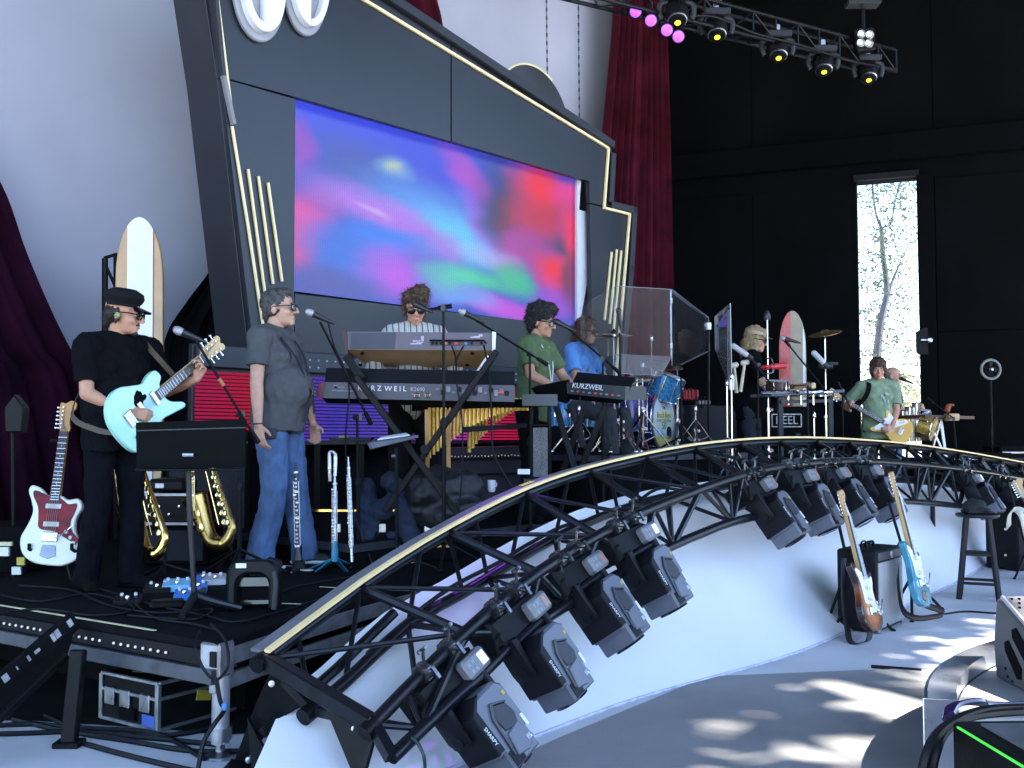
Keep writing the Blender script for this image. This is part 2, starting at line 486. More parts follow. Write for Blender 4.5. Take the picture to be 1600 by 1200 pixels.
# raised black border and gold lines along the outline
def strip(path, w, z0, z1, m, nm, closed=False):
    q = wp(path); b = MB()
    for i in range(len(q) - 1):
        a, c = q[i], q[i + 1]; d = (c - a).normalized(); nn = V((-d.y, d.x)) * (w / 2)
        e = d * (w / 2 if i < len(q) - 2 else 0); s0 = d * (w / 2 if i > 0 else 0)
        b.prism([a - s0 * .98 + nn, a - s0 * .98 - nn, c + e - nn, c + e + nn], z0, z1, WM(), w * .12)
    return b.W(nm, m, root)
glit = M('pale gold edge strip', (.92, .76, .42), .4, .0, .04)
strip([(301, -240), (334, 0), (346, 120)], .03, .002, .05, set_edge, 'edge_strip')
strip([(346, 120), (362, 196)], .03, .002, .05, M('grey edge strip', (.2, .2, .21), .5), 'edge_strip')
strip([(309, -200), (337, 0), (361, 192)], .022, .003, .035, glit, 'gold_line')
strip([(361, 198), (387, 360), (409, 506)], .018, .003, .025, glit, 'gold_line')
for p, q in (((386, 265), (412, 456)), ((402, 276), (425, 444)), ((417, 286), (439, 440))):
    strip([p, q], .017, .003, .026, glit, 'gold_bar')
strip([(470, -65), (566, 0), (949, 232), (942, 325), (982, 335), (974, 430), (960, 590)], .03, .003, .03, glit, 'gold_line')
strip([(500, -72), (575, -23), (955, 228)], .10, .002, .06, set_edge, 'raised_border')
strip([(955, 240), (951, 318)], .08, .002, .05, set_edge, 'raised_border')
strip([(952, 320), (988, 329), (983, 420), (968, 590)], .08, .002, .05, set_edge, 'raised_border')
for p, q in (((954, 394), (943, 500)), ((962, 390), (951, 506)), ((969, 392), (957, 516))):
    strip([p, q], .022, .003, .026, glit, 'gold_bar')
# half disc ornament standing behind the top edge
c = wpt(832, 192, -.2); b = MB()
b.prism([(c.x + .62 * math.cos(a), c.y + .62 * math.sin(a)) for a in [2 * math.pi * i / 48 for i in range(48)]], -.26, -.18, WM(), .004)
b.W('disc_ornament', M('smoky black disc', (.022, .023, .028), .5, var=.5, scale=3.5, bump=.3, bscale=12), root)
b = MB(); b.tube([WM() @ V((c.x + .625 * math.cos(a), c.y + .625 * math.sin(a), -.18)) for a in [math.radians(60 + 100 * i / 24) for i in range(25)]], .012, 6); b.W('disc_rim', gold_trim, root)
# big metal numerals, the tops lie above the picture
num_face = M('polished white numeral face', (.82, .83, .86), .22, .0, .04)
num_edge = M('frosted numeral rim', (.33, .34, .38), .5, .1, .06)
num_side = M('lilac numeral side', (.38, .34, .55), .35, .3)
def ell(cx, cy, rx, ry, a0, a1, n): return [(cx + rx * math.cos(math.radians(a0 + (a1 - a0) * i / n)), cy + ry * math.sin(math.radians(a0 + (a1 - a0) * i / n))) for i in range(n + 1)]
def numeral(shape_list, rim, nm):
    b = MB(); b.prism(rim, .004, .05, WM(), .01); p = b.W(nm, num_edge, root)
    b = MB()
    for sh in shape_list: b.prism(sh, .051, .13, WM(), .006)
    f = b.W('numeral_face', [num_face], root)
    f.parent = p; 
    return p
z0 = wpt(480, 62).y + .07; pa = wpt(437, 10).x; pb = wpt(507, 10).x
# zero: solid left half, thin ring on the right
cx = (pa + pb) / 2; rx = (pb - pa) / 2 - .03; ry = .46; cy = z0 + ry
ring_r = ell(cx, cy, rx, ry, -90, 90, 24) + ell(cx, cy, rx * .72, ry * .86, 90, -90, 24)
numeral([ell(cx, cy, rx, ry, 90, 268, 24), ring_r], ell(cx, cy, rx + .045, ry + .06, 0, 360, 48)[:-1], 'numeral_zero')
pa = wpt(361, 20).x; pb = wpt(437, 20).x; z0 = wpt(404, 70).y + .07
cx = (pa + pb) / 2; rx = (pb - pa) / 2 - .03; ry = .36; cy = z0 + ry
hook = ell(cx, cy, rx, ry, 195, 271, 20) + ell(cx, cy, rx * .72, ry * .80, 270, 197, 20)
bar5 = [(cx - rx * .8, cy + ry * .95), (cx - rx * .1, cy + ry * .95), (cx - rx * .1, cy + ry * 2.0), (cx + rx * .9, cy + ry * 2.0), (cx + rx * .9, cy + ry * 2.3), (cx - rx * .8, cy + ry * 2.3)]
numeral([ell(cx, cy, rx, ry, -90, 90, 24), hook, bar5], ell(cx, cy, rx + .045, ry + .06, 195, 450, 40) + [(cx - rx * .9, cy + ry * 2.4), (cx - rx * .9, cy + ry * .8), (cx, cy + ry * .8), (cx - rx * .1, cy), (cx - rx * .6, cy - ry * .1)], 'numeral_five')

# LED screen in the opening: emission picture made of soft colour fields on a pixel grid
def screen_mat():
    m = bpy.data.materials.new('led video screen'); m.use_nodes = True
    N = m.node_tree.nodes; L = m.node_tree.links
    for n in list(N): N.remove(n)
    out = N.new('ShaderNodeOutputMaterial'); tc = N.new('ShaderNodeTexCoord')
    sep = N.new('ShaderNodeSeparateXYZ')
    nz = N.new('ShaderNodeTexNoise'); nz.inputs['Scale'].default_value = 3.0; nz.inputs['Detail'].default_value = 3.5
    L.new(tc.outputs['UV'], nz.inputs['Vector'])
    wob = N.new('ShaderNodeVectorMath'); wob.operation = 'MULTIPLY_ADD'
    sub = N.new('ShaderNodeVectorMath'); sub.operation = 'SUBTRACT'; sub.inputs[1].default_value = (.5, .5, .5)
    L.new(nz.outputs['Color'], sub.inputs[0]); L.new(sub.outputs[0], wob.inputs[0]); wob.inputs[1].default_value = (.22, .22, 0); L.new(tc.outputs['UV'], wob.inputs[2])
    cur = None
    rgb = N.new('ShaderNodeRGB'); rgb.outputs[0].default_value = (.05, .08, .58, 1); cur = rgb.outputs[0]
    # colour fields: centre (x,y from lower left), radii, rotation, colour, softness, strength
    blobs = [
        (.05, .93, .45, .25, 0, (.05, .08, .95), .8), (.55, .78, .30, .16, -25, (.05, .06, .80), .7),
        (.16, .72, .14, .16, 0, (.06, .09, .40), .8), (.30, .75, .07, .055, 15, (.25, .45, .65), .8), (.30, .75, .035, .025, 20, (.55, .65, .30), .8),
        (.02, .72, .035, .14, 0, (.35, .05, .55), .8),
        (.42, .52, .26, .18, -20, (.12, .36, .95), .9), (.52, .42, .20, .14, -15, (.14, .62, .95), .95),
        (.22, .50, .17, .085, -28, (.52, .18, .85), .9), (.22, .50, .05, .018, -32, (.62, .45, .85), .7), (.36, .40, .12, .06, -38, (.46, .14, .80), .8),
        (.02, .36, .09, .15, -20, (.80, .05, .35), 1.0), (.0, .22, .07, .10, 0, (.85, .03, .14), .9),
        (.18, .20, .16, .20, 30, (.05, .18, .80), .9), (.28, .33, .12, .08, -20, (.04, .22, .95), .9),
        (.31, .16, .12, .13, 0, (.55, .10, .85), .95), (.10, .06, .16, .10, 0, (.10, .10, .40), .8),
        (.47, .34, .055, .10, 0, (.42, .16, .85), .7), (.45, .12, .10, .14, 0, (.16, .14, .75), .8),
        (.62, .55, .06, .35, 14, (.35, .14, .85), .75), (.56, .83, .05, .16, 30, (.48, .05, .60), .8),
        (.70, .66, .10, .28, 6, (.03, .035, .09), 1.0), (.84, .70, .14, .26, 0, (.58, .02, .06), 1.0), (.84, .84, .12, .10, -20, (.95, .01, .02), 1.0), (.97, .86, .07, .12, -40, (.85, .03, .30), .9),
        (.75, .42, .08, .14, -25, (.46, .05, .38), .9), (.62, .36, .12, .06, 0, (.45, .5, .95), .6),
        (.56, .20, .14, .065, -3, (.06, .60, .34), .95), (.72, .25, .09, .10, 30, (.06, .55, .30), .95), (.50, .17, .10, .10, 0, (.15, .75, .60), .5),
        (.93, .48, .06, .09, 20, (.04, .05, .12), .95), (.90, .33, .09, .11, 20, (.92, .02, .04), 1.0), (.98, .60, .06, .20, 0, (.90, .02, .08), .9), (.97, .28, .04, .20, 0, (.20, .03, .08), .9),
        (.66, .06, .16, .06, -12, (.62, .14, .90), .9), (.76, .05, .14, .06, -10, (.55, .06, .72), .9), (.88, .12, .09, .14, 0, (.40, .08, .75), .9), (.97, .02, .06, .08, 0, (.10, .10, .60), .9), (.55, .08, .10, .06, 0, (.10, .40, .95), .8),
    ]
    for (x, y, rx, ry, ang, col, st) in blobs:
        mp = N.new('ShaderNodeMapping'); mp.vector_type = 'TEXTURE'
        mp.inputs['Location'].default_value = (x, y, 0); mp.inputs['Rotation'].default_value = (0, 0, math.radians(ang)); mp.inputs['Scale'].default_value = (rx * 1.55, ry * 1.55, 1)
        L.new(wob.outputs[0], mp.inputs['Vector'])
        fl = N.new('ShaderNodeVectorMath'); fl.operation = 'MULTIPLY'; fl.inputs[1].default_value = (1, 1, 0); L.new(mp.outputs[0], fl.inputs[0])
        ln = N.new('ShaderNodeVectorMath'); ln.operation = 'LENGTH'; L.new(fl.outputs[0], ln.inputs[0])
        mr = N.new('ShaderNodeMapRange'); mr.interpolation_type = 'SMOOTHSTEP'; mr.inputs[1].default_value = 1.0; mr.inputs[2].default_value = .12; mr.inputs[3].default_value = 0; mr.inputs[4].default_value = st
        L.new(ln.outputs['Value'], mr.inputs[0])
        mx = N.new('ShaderNodeMix'); mx.data_type = 'RGBA'; L.new(mr.outputs[0], mx.inputs['Factor']); L.new(cur, mx.inputs['A']); mx.inputs['B'].default_value = (*col, 1)
        cur = mx.outputs['Result']
    # LED pixel rows and columns, tile joints
    L.new(tc.outputs['UV'], sep.inputs[0])
    def wave(sock, k, lo):
        mu = N.new('ShaderNodeMath'); mu.operation = 'MULTIPLY'; mu.inputs[1].default_value = k * 2 * math.pi; L.new(sock, mu.inputs[0])
        si = N.new('ShaderNodeMath'); si.operation = 'SINE'; L.new(mu.outputs[0], si.inputs[0])
        r = N.new('ShaderNodeMapRange'); r.inputs[1].default_value = -1; r.inputs[2].default_value = 1; r.inputs[3].default_value = lo; r.inputs[4].default_value = 1.06; L.new(si.outputs[0], r.inputs[0]); return r.outputs[0]
    a = wave(sep.outputs['Y'], 96, .84); c2 = wave(sep.outputs['X'], 150, .86)
    n3 = N.new('ShaderNodeTexNoise'); n3.inputs['Scale'].default_value = 1; n3.inputs['Detail'].default_value = 2
    mpn = N.new('ShaderNodeMapping'); mpn.inputs['Scale'].default_value = (30, 240, 1); L.new(tc.outputs['UV'], mpn.inputs[0]); L.new(mpn.outputs[0], n3.inputs['Vector'])
    r3 = N.new('ShaderNodeMapRange'); r3.inputs[3].default_value = .82; r3.inputs[4].default_value = 1.18; L.new(n3.outputs['Fac'], r3.inputs[0])
    m1 = N.new('ShaderNodeMath'); m1.operation = 'MULTIPLY'; L.new(a, m1.inputs[0]); L.new(c2, m1.inputs[1])
    m2 = N.new('ShaderNodeMath'); m2.operation = 'MULTIPLY'; L.new(m1.outputs[0], m2.inputs[0]); L.new(r3.outputs[0], m2.inputs[1])
    m3 = N.new('ShaderNodeMath'); m3.operation = 'MULTIPLY'; L.new(m2.outputs[0], m3.inputs[0]); m3.inputs[1].default_value = SCREEN_E
    em = N.new('ShaderNodeEmission'); L.new(cur, em.inputs[0]); L.new(m3.outputs[0], em.inputs[1])
    gl = N.new('ShaderNodeBsdfGlossy'); gl.inputs[0].default_value = (.05, .05, .055, 1); gl.inputs[1].default_value = .4
    ad = N.new('ShaderNodeAddShader'); L.new(em.outputs[0], ad.inputs[0]); L.new(gl.outputs[0], ad.inputs[1]); L.new(ad.outputs[0], out.inputs[0])
    return m
SCREEN_E = .15
oz = -.14
a, bb, cc, dd = wpt(455, 440, oz), wpt(899, 520, oz), wpt(899, 272, oz), wpt(455, 148, oz)
x0, x1 = a.x, bb.x
ybot = min(wpt(461, 463, oz).y, bb.y) ; ytop = max(dd.y, cc.y)
# screen is a true rectangle in the wall plane
zb = wpt(680, 480, oz).y - .02; zt = wpt(680, 215, oz).y + .04
me = bpy.data.meshes.new('led_screen')
P = [WM(oz) @ V(p) for p in ((x0, zb, 0), (x1, zb, 0), (x1, zt, 0), (x0, zt, 0), (x0, zb, -.08), (x1, zb, -.08), (x1, zt, -.08), (x0, zt, -.08))]
inv = mw(root).inverted()
me.from_pydata([inv @ p for p in P], [], [(0, 1, 2, 3), (4, 7, 6, 5), (0, 4, 5, 1), (1, 5, 6, 2), (2, 6, 7, 3), (3, 7, 4, 0)])
uv = me.uv_layers.new(name='UVMap')
for poly in me.polygons:
    for li, vi in zip(poly.loop_indices, poly.vertices):
        uv.data[li].uv = ((0, 0), (1, 0), (1, 1), (0, 1))[vi % 4]
me.materials.append(screen_mat()); me.materials.append(black_plastic)
for k in range(1, 6): me.polygons[k].material_index = 1
o = bpy.data.objects.new('led_screen', me); COL.objects.link(o); o.parent = root
print('SCREEN', zb, zt, x0, x1, [tuple(round(k, 2) for k in wpt(u, v, oz)) for u, v in ((462, 157), (898, 280), (900, 509), (460, 458))])
# white end piece of the screen frame beside the dark slot
b = MB(); b.prism([wpt(899, 275, -.12), wpt(905, 279, -.12), wpt(902, 328, -.12), wpt(915, 332, -.12), wpt(915, 440, -.12), wpt(901, 515, -.12), wpt(899, 515, -.12)], -.13, -.09, WM(), .003)
b.W('screen_end_panel', M('white frame panel', (.62, .64, .70), .5, var=.04), root)
for i in range(14):
    b2 = MB(); p = wpt(915.5, 336 + i * 7.5, -.12); b2.box(WM() @ V((p.x, p.y, -.1)), (.02, .02, .02)); b2.W('frame_clip', black_plastic, root)
wall_poly([(880, 250), (935, 262), (935, 560), (880, 560)], -.34, -.30, black_matte, 'slot_back')

# lower LED strip wall standing on the deck behind the keyboards
LED = thing('led_wall', 'low LED curtain glowing red, blue and magenta behind the keyboards', 'led wall', W0 + V((0, 0, DECK)))
lo = .10
L0 = wpt(306, 620, lo).x; L1 = wpt(823, 640, lo).x
zt_lit = wpt(600, 594, lo).y; zb_lit = wpt(600, 689, lo).y
def led_mat():
    m = bpy.data.materials.new('led strips'); m.use_nodes = True
    N = m.node_tree.nodes; L = m.node_tree.links
    for n in list(N): N.remove(n)
    out = N.new('ShaderNodeOutputMaterial'); tc = N.new('ShaderNodeTexCoord'); sep = N.new('ShaderNodeSeparateXYZ')
    nz = N.new('ShaderNodeTexNoise'); nz.inputs['Scale'].default_value = 1.1; nz.inputs['Detail'].default_value = 1
    L.new(tc.outputs['Object'], nz.inputs['Vector'])
    mp = N.new('ShaderNodeMapping'); mp.inputs['Rotation'].default_value = (0, 0, -math.atan2(TW.y, TW.x)); L.new(tc.outputs['Object'], mp.inputs[0])
    L.new(mp.outputs[0], sep.inputs[0])
    ax = N.new('ShaderNodeMapRange'); ax.inputs[1].default_value = L0; ax.inputs[2].default_value = L1; L.new(sep.outputs['X'], ax.inputs[0])
    sm = N.new('ShaderNodeMath'); sm.operation = 'MULTIPLY_ADD'; sm.inputs[1].default_value = .22; L.new(nz.outputs['Fac'], sm.inputs[0]); L.new(ax.outputs[0], sm.inputs[2])
    s2 = N.new('ShaderNodeMath'); s2.operation = 'SUBTRACT'; s2.inputs[1].default_value = .11; L.new(sm.outputs[0], s2.inputs[0])
    cr = N.new('ShaderNodeValToRGB'); L.new(s2.outputs[0], cr.inputs[0])
    e = cr.color_ramp.elements
    e[0].position = 0; e[0].color = (.80, .02, .14, 1); e[1].position = 1; e[1].color = (.80, .02, .12, 1)
    for p, c in ((.10, (.95, .02, .06)), (.16, (.75, .03, .35)), (.24, (.22, .06, .85)), (.36, (.12, .08, .95)), (.46, (.16, .10, .9)), (.54, (.55, .05, .75)), (.62, (.28, .07, .9)), (.74, (.85, .06, .6)), (.84, (.95, .02, .15))):
        k = e.new(p); k.color = (*c, 1)
    em = N.new('ShaderNodeEmission'); L.new(cr.outputs[0], em.inputs[0]); em.inputs[1].default_value = .08
    L.new(em.outputs[0], out.inputs[0])
    return m
b = MB(); X = WM(lo)
b.prism([(L0 - .02, zb_lit - .03), (L1 + .02, zb_lit - .03), (L1 + .02, zt_lit + .20), (L0 - .02, zt_lit + .20)], -.08, -.02, X, .004)
b.W('panel_body', M('led panel body', (.012, .012, .016), .5), LED)
b = MB(); n = 19
for i in range(n):
    z = zb_lit + (zt_lit - zb_lit) * (i + .5) / n
    k0 = L0
    while k0 < L1 - .05:
        k1 = min(k0 + .37, L1); b.prism([(k0 + .004, z - .0085), (k1 - .004, z - .0085), (k1 - .004, z + .0085), (k0 + .004, z + .0085)], -.02, -.004, X); k0 = k1
b.build('led_strip', led_mat(), LED, world=True, smooth=0, kind='stuff')
k0 = L0
hd = M('led header', (.03, .034, .042), .5)
while k0 < L1 - .05:
    k1 = min(k0 + .74, L1)
    b = MB(); b.prism([(k0 + .004, zt_lit + .03), (k1 - .004, zt_lit + .03), (k1 - .004, zt_lit + .19), (k0 + .004, zt_lit + .19)], -.02, .03, X, .005); b.W('header_panel', hd, LED)
    k0 = k1
b = MB(); 
for i in range(30):
    for r in range(2):
        x = L0 + (L1 - L0) * (.27 + .70 * i / 30) ; p = X @ V((x, zt_lit + .07 + .06 * r, .032)); b.ball(p, .009, n=6, m=4)
b.build('indicator_dots', M('pale indicator dots', (.5, .48, .46), .4), LED, world=True, kind='stuff')
b = MB()
for i in range(8):
    x = L0 + (L1 - L0) * (i + .5) / 8; b.bar(X @ V((x, DECK, -.06)), X @ V((x, zb_lit - .03, -.06)), .05, .05)
b.build('support_post', black_metal, LED, world=True, kind='stuff')

# black masking drape hanging behind the low LED wall, under the set
mk0 = W0 + NW * (-.25) + TW * (L0 + .25)
drape('masking_drape', [mk0 + V((0, 0, z)) for z in (1.75, 1.3, .9, .45)], [mk0 + TW * 5.3 + V((0, 0, z)) for z in (1.75, 1.3, .9, .45)], 120, 14, .03, 14, drape_black, 'black masking drape under the set behind the LED wall')
# ------------------------------------------------------------------ the raised deck and its edges
deck_pts = [V((-1.18, 4.16)), V((-.86, 5.0)), V((-.45, 5.85)), V((.15, 6.8)), V((1.0, 8.0)), V((2.2, 9.3)), V((3.8, 11.0)), V((5.6, 13.4)), V((6.4, 15.2))]
fr = spline([(p.x, p.y, 0) for p in deck_pts], 40)
front = [V((p.x, p.y)) for p in fr]
left = [V((-3.4, 5.62)), V((-6.0, 7.35))]
lc_n = (left[1] - front[0]).normalized()                          # along the left edge, away from the corner
poly = front + [V((4.5, 16.6)), V((2.3, 16.2)), V((-5.5, 9.6)), left[1]]
stage = thing('stage_deck', 'low black carpeted stage deck with aluminium edge rails and lit left side', 'stage', (0, 0, 0))
b = MB(); b.prism([(p.x, p.y) for p in poly], DECK - .035, DECK, None, .004); b.W('deck_top', carpet_black, stage)
# aluminium edge rail under the deck top
def rail(path, z0, z1, out, m, nm, gap=.0):
    for i in range(len(path) - 1):
        a, c = path[i], path[i + 1]; d = (c - a).normalized(); nn = V((d.y, -d.x))
        b = MB(); X = Matrix.Identity(4)
        b.prism([a + nn * gap, a + nn * (gap + out), c + nn * (gap + out) - d * .004, c + nn * gap - d * .004], z0, z1, None, .003)
        b.W(nm, m, stage)
rail(front[::3], DECK - .105, DECK - .034, .035, alu, 'edge_rail', -.03)
rail(front[::3], DECK - .205, DECK - .145, .03, alu, 'lower_rail', -.04)
lp = [front[0] + lc_n * k for k in (6.2, 4.2, 2.9, 1.6, .0)]
rail(lp, DECK - .10, DECK - .036, .03, M('dark edge rail', (.012, .012, .014), .6, .2, spec=.15), 'edge_rail', -.02)
rail(lp, DECK - .165, DECK - .105, .03, M('dull dark aluminium', (.10, .105, .12), .45, .7, .2, 14), 'lower_rail', .0)
tape_y = M('pale yellow marking tape', (.62, .60, .34), .6)
ca = front[0] + lc_n * .42; cb = front[0] + lc_n * 2.6; cb2 = front[0] + lc_n * 4.6
nl = V((-lc_n.y, lc_n.x));  nl = nl if nl.dot(V((-1.2, -1.6))) > 0 else -nl
for i, (p, q) in enumerate(((ca, cb), (cb + lc_n * .02, cb2))):
    b = MB(); b.prism([p - nl * .012, p - nl * .028, q - nl * .028, q - nl * .012], DECK + .001, DECK + .004); b.W('edge_tape', tape_y, stage)
# row of little lamps in the left edge
bulb_m = M('warm white lamp bead', (.8, .75, .65), .3, emis=(1, .82, .62), estr=.02)
amber = M('amber gel film', (.35, .24, .03), .35)
n = 58
bm_ = MB(); bm_.ball((0, 0, 0), .0065, n=8, m=6); proto = None
for i in range(n):
    if i % 9 == 8: continue
    p = front[0] + lc_n * (.30 + .05 * i) + nl * .018
    if proto is None: proto = bm_.build('lamp_bead', bulb_m, stage); c = proto
    else: c = proto.copy(); COL.objects.link(c)
    c.location = (p.x, p.y, DECK - .07)
pp = front[0] + lc_n * 1.95 + nl * .034
b = MB(); b.bar((pp.x, pp.y, DECK - .07), (pp.x + lc_n.x * .28, pp.y + lc_n.y * .28, DECK - .07), .006, .05); b.W('gel_strip', amber, stage)
# corner block, legs
c3 = V((front[0].x, front[0].y, 0))
b = MB(); b.box(c3 + V((-.02, .06, DECK - .075)), (.10, .10, .14), Matrix.Rotation(math.radians(67), 4, 'Z'), .008); b.W('corner_block', alu, stage)
def leg(p, nm='leg'):
    b = MB(); b.cyl((p.x, p.y, .06), (p.x, p.y, DECK - .14), .036, n=16); q = b.W(nm, M('grey steel leg', (.42, .42, .45), .35, .6, .2, 12), stage)
    b = MB(); b.cyl((p.x, p.y, .0), (p.x, p.y, .09), .02, n=12); b.lathe([(.055, 0), (.055, .012), (.025, .03)], (p.x, p.y, 0.001), n=16); b.lathe([(.046, 0), (.046, .05)], (p.x, p.y, .075), n=14)
    f = b.W('foot', steel, stage); f.parent = q
leg(c3 + V((.0, .05, 0)))
for k in (9, 18, 26, 33):
    leg(V((front[k].x - .07, front[k].y + .06, 0)))
for k in (2.6, 4.4): p = front[0] + lc_n * k; leg(V((p.x + .05, p.y + .1, 0)))
# black sheets behind the rails, standing in for the deep shade under the deck
deck_shade_m = M('black deck shade', (.003, .003, .004), .95, spec=.1, bump=.2, bscale=60)
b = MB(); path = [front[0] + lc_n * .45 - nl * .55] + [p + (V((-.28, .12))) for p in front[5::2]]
b.grid([[V((p.x + .02 * math.sin(i * 2.2), p.y, z)) for i, p in enumerate(path)] for z in (.01, DECK - .04)]); b.build('deck_shade_sheet', deck_shade_m, stage, world=True, recalc=False)
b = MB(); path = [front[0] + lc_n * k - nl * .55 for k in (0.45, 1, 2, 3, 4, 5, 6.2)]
b.grid([[V((p.x, p.y, z)) for p in path] for z in (.01, DECK - .04)]); b.build('deck_shade_sheet', deck_shade_m, stage, world=True, recalc=False)
# band risers
def riser(name, label, pts, z, m=carpet_black):
    t = thing(name, label, 'riser', (pts[0][0], pts[0][1], DECK))
    b = MB(); b.prism(pts, z - .05, z, None, .004); b.W('platform_top', m, t)
    b = MB(); cx = sum(p[0] for p in pts) / len(pts); cy = sum(p[1] for p in pts) / len(pts)
    q = [(cx + (p[0] - cx) * .985, cy + (p[1] - cy) * .985) for p in pts]
    b.prism(q, DECK + .001, z - .051); b.W('platform_side', black_matte, t)
    b = MB()
    for i in range(len(pts)):
        a, c = V(pts[i]), V(pts[(i + 1) % len(pts)])
        b.bar((a.x, a.y, z - .03), (c.x, c.y, z - .03), .012, .05)
    b.W('platform_edge', M('dull riser edge', (.07, .07, .08), .4, .7), t)
    return t
def tq(base, s, q): p = V(base) + TW.to_2d() * s + NW.to_2d() * q; return (p.x, p.y)
kb = V((-.75, 7.6))
riser('keyboard_riser', 'low black riser under the two keyboard players', [tq(kb, -1.0, .55), tq(kb, 2.6, .25), tq(kb, 2.6, -1.0), tq(kb, -1.0, -1.0)], .62)
dr0 = V((.85, 9.55))
riser('drum_riser', 'tall black riser carrying the blue drum kit', [tq(dr0, -.75, .62), tq(dr0, 1.35, .75), tq(dr0, 1.35, -1.2), tq(dr0, -.75, -1.2)], 1.14)
riser('percussion_riser', 'low black riser under the percussion player', [tq((2.3, 10.6), -.55, .9), tq((2.3, 10.6), 2.9, .9), tq((2.3, 10.6), 2.9, -1.2), tq((2.3, 10.6), -.55, -1.2)], .66)

# ------------------------------------------------------------------ arched light truss along the front
def chord(pts, n=61): return spline([at(*p) for p in pts], n)
NB = 61
A = chord([(413, 1030, 4.0), (500, 965, 4.3), (590, 900, 4.6), (705, 830, 5.0), (830, 768, 5.5), (950, 730, 6.1), (1100, 700, 7.0), (1250, 690, 8.1), (1400, 697, 9.5), (1500, 710, 10.6), (1600, 727, 12.0), (1680, 742, 13.2)])
B_ = chord([(583, 1132, 3.72), (655, 1057, 3.9), (720, 995, 4.1), (800, 925, 4.4), (880, 868, 4.75), (947, 830, 5.1), (1000, 802, 5.35), (1075, 772, 5.8), (1137, 750, 6.2), (1195, 734, 6.65), (1290, 722, 7.4), (1384, 722, 8.3), (1520, 735, 9.8), (1600, 748, 10.9), (1690, 764, 12.2)])
D_ = chord([(612, 1184, 3.62), (700, 1100, 3.9), (762, 1045, 4.1), (807, 998, 4.3), (854, 965, 4.5), (951, 906, 5.0), (1034, 861, 5.45), (1100, 832, 5.85), (1162, 811, 6.25), (1295, 787, 7.3), (1404, 783, 8.4), (1504, 791, 9.6), (1575, 800, 10.6), (1680, 815, 12.0)])
E_ = chord([(487, 1110, 3.95), (535, 1070, 4.1), (637, 977, 4.4), (740, 917, 4.8), (850, 850, 5.3), (960, 800, 5.8), (1080, 768, 6.6), (1250, 748, 7.8), (1400, 750, 9.2), (1500, 760, 10.3), (1600, 775, 11.7), (1690, 790, 12.9)])
def resample(P, n):
    L = [0]
    for i in range(len(P) - 1): L.append(L[-1] + (P[i + 1] - P[i]).length)
    out = []; k = 0
    for i in range(n):
        t = L[-1] * i / (n - 1)
        while k < len(P) - 2 and L[k + 1] < t: k += 1
        out.append(P[k].lerp(P[k + 1], (t - L[k]) / max(1e-6, L[k + 1] - L[k])))
    return out
A, B_, D_, E_ = [resample(p, NB) for p in (A, B_, D_, E_)]
truss = thing('light_truss', 'arched black lighting truss with gold strip sweeping across the stage front', 'truss', A[0])
tube_m = M('black truss tube', (.008, .0085, .012), .32, .25, .35, 12, .06, 120, spec=.32)
for P, r in ((A, .026), (B_, .027), (D_, .026), (E_, .026)):
    b = MB(); b.tube(P, r, 12); b.W('chord', tube_m, truss)
# braces
def brace(p, q, r=.011):
    d = (q - p).normalized(); b = MB(); b.tube([p + d * .02, q - d * .02], r, 8); b.W('brace', tube_m, truss)
step = 3
idx = list(range(0, NB, step))
for k, i in enumerate(idx):
    j = min(i + step, NB - 1); m = min(i + step // 2 + (k % 2), NB - 1)
    brace(A[i], B_[i], .022)
    if j > i:
        brace(A[i], B_[j] if k % 2 == 0 else B_[min(i + 2, NB - 1)], .011)
        brace(A[m], E_[i], .011); brace(E_[m], A[j], .011)
        brace(B_[i], D_[m], .013); brace(D_[m], B_[j], .018)
        brace(B_[m], D_[m], .010)
        brace(E_[i], D_[m], .012); brace(D_[m], E_[j], .012)
    brace(E_[i], B_[i], .011)
# flat cap plate and gold strip on the top chord
cap_m = M('grey cap strip', (.17, .175, .20), .45, .3, .12)
gold2 = M('gold tape strip', (.92, .68, .32), .4, .0, .05)
def ribbon(P, off, w, th, m, nm, seg=4):
    for i in range(0, NB - 1, seg):
        Q = P[i:i + seg + 1]
        b = MB(); r0 = []; r1 = []; r2 = []; r3 = []
        for a, p in enumerate(Q):
            k = min(i + a, NB - 2); t = (P[k + 1] - P[k]).normalized()
            o = (B_[min(i + a, NB - 1)] - P[min(i + a, NB - 1)]); o.z = 0; o = (o - t * o.dot(t)).normalized(); u = t.cross(o); u = u if u.z > 0 else -u
            e = 0.0015 if a == len(Q) - 1 else 0
            c = p + o * off + u * (.028 + .0)
            r0.append(c - o * w / 2 - t * e); r1.append(c + o * w / 2 - t * e); r2.append(c + o * w / 2 + u * th - t * e); r3.append(c - o * w / 2 + u * th - t * e)
        n = len(Q); vs = r0 + r1 + r2 + r3; fs = []
        for a in range(n - 1):
            for s in range(4):
                s2 = (s + 1) % 4; fs.append((s * n + a, s2 * n + a, s2 * n + a + 1, s * n + a + 1))
        fs.append((0, n, 2 * n, 3 * n)); fs.append((n - 1, 2 * n - 1, 3 * n - 1, 4 * n - 1))
        b.add(vs, fs); b.W(nm, m, truss)
ribbon(A, -.028, .062, .012, cap_m, 'cap_strip')
ribbon(A, .022, .026, .014, gold2, 'gold_strip', 8)
k = 9; pt = MB(); t = (A[k + 1] - A[k]).normalized(); pt.bar(A[k] + V((-.02, .0, .046)), A[k] + t * .10 + V((-.02, 0, .046)), .03, .003); pt.W('tape_patch', M('yellow tape', (.55, .52, .05), .5), truss)
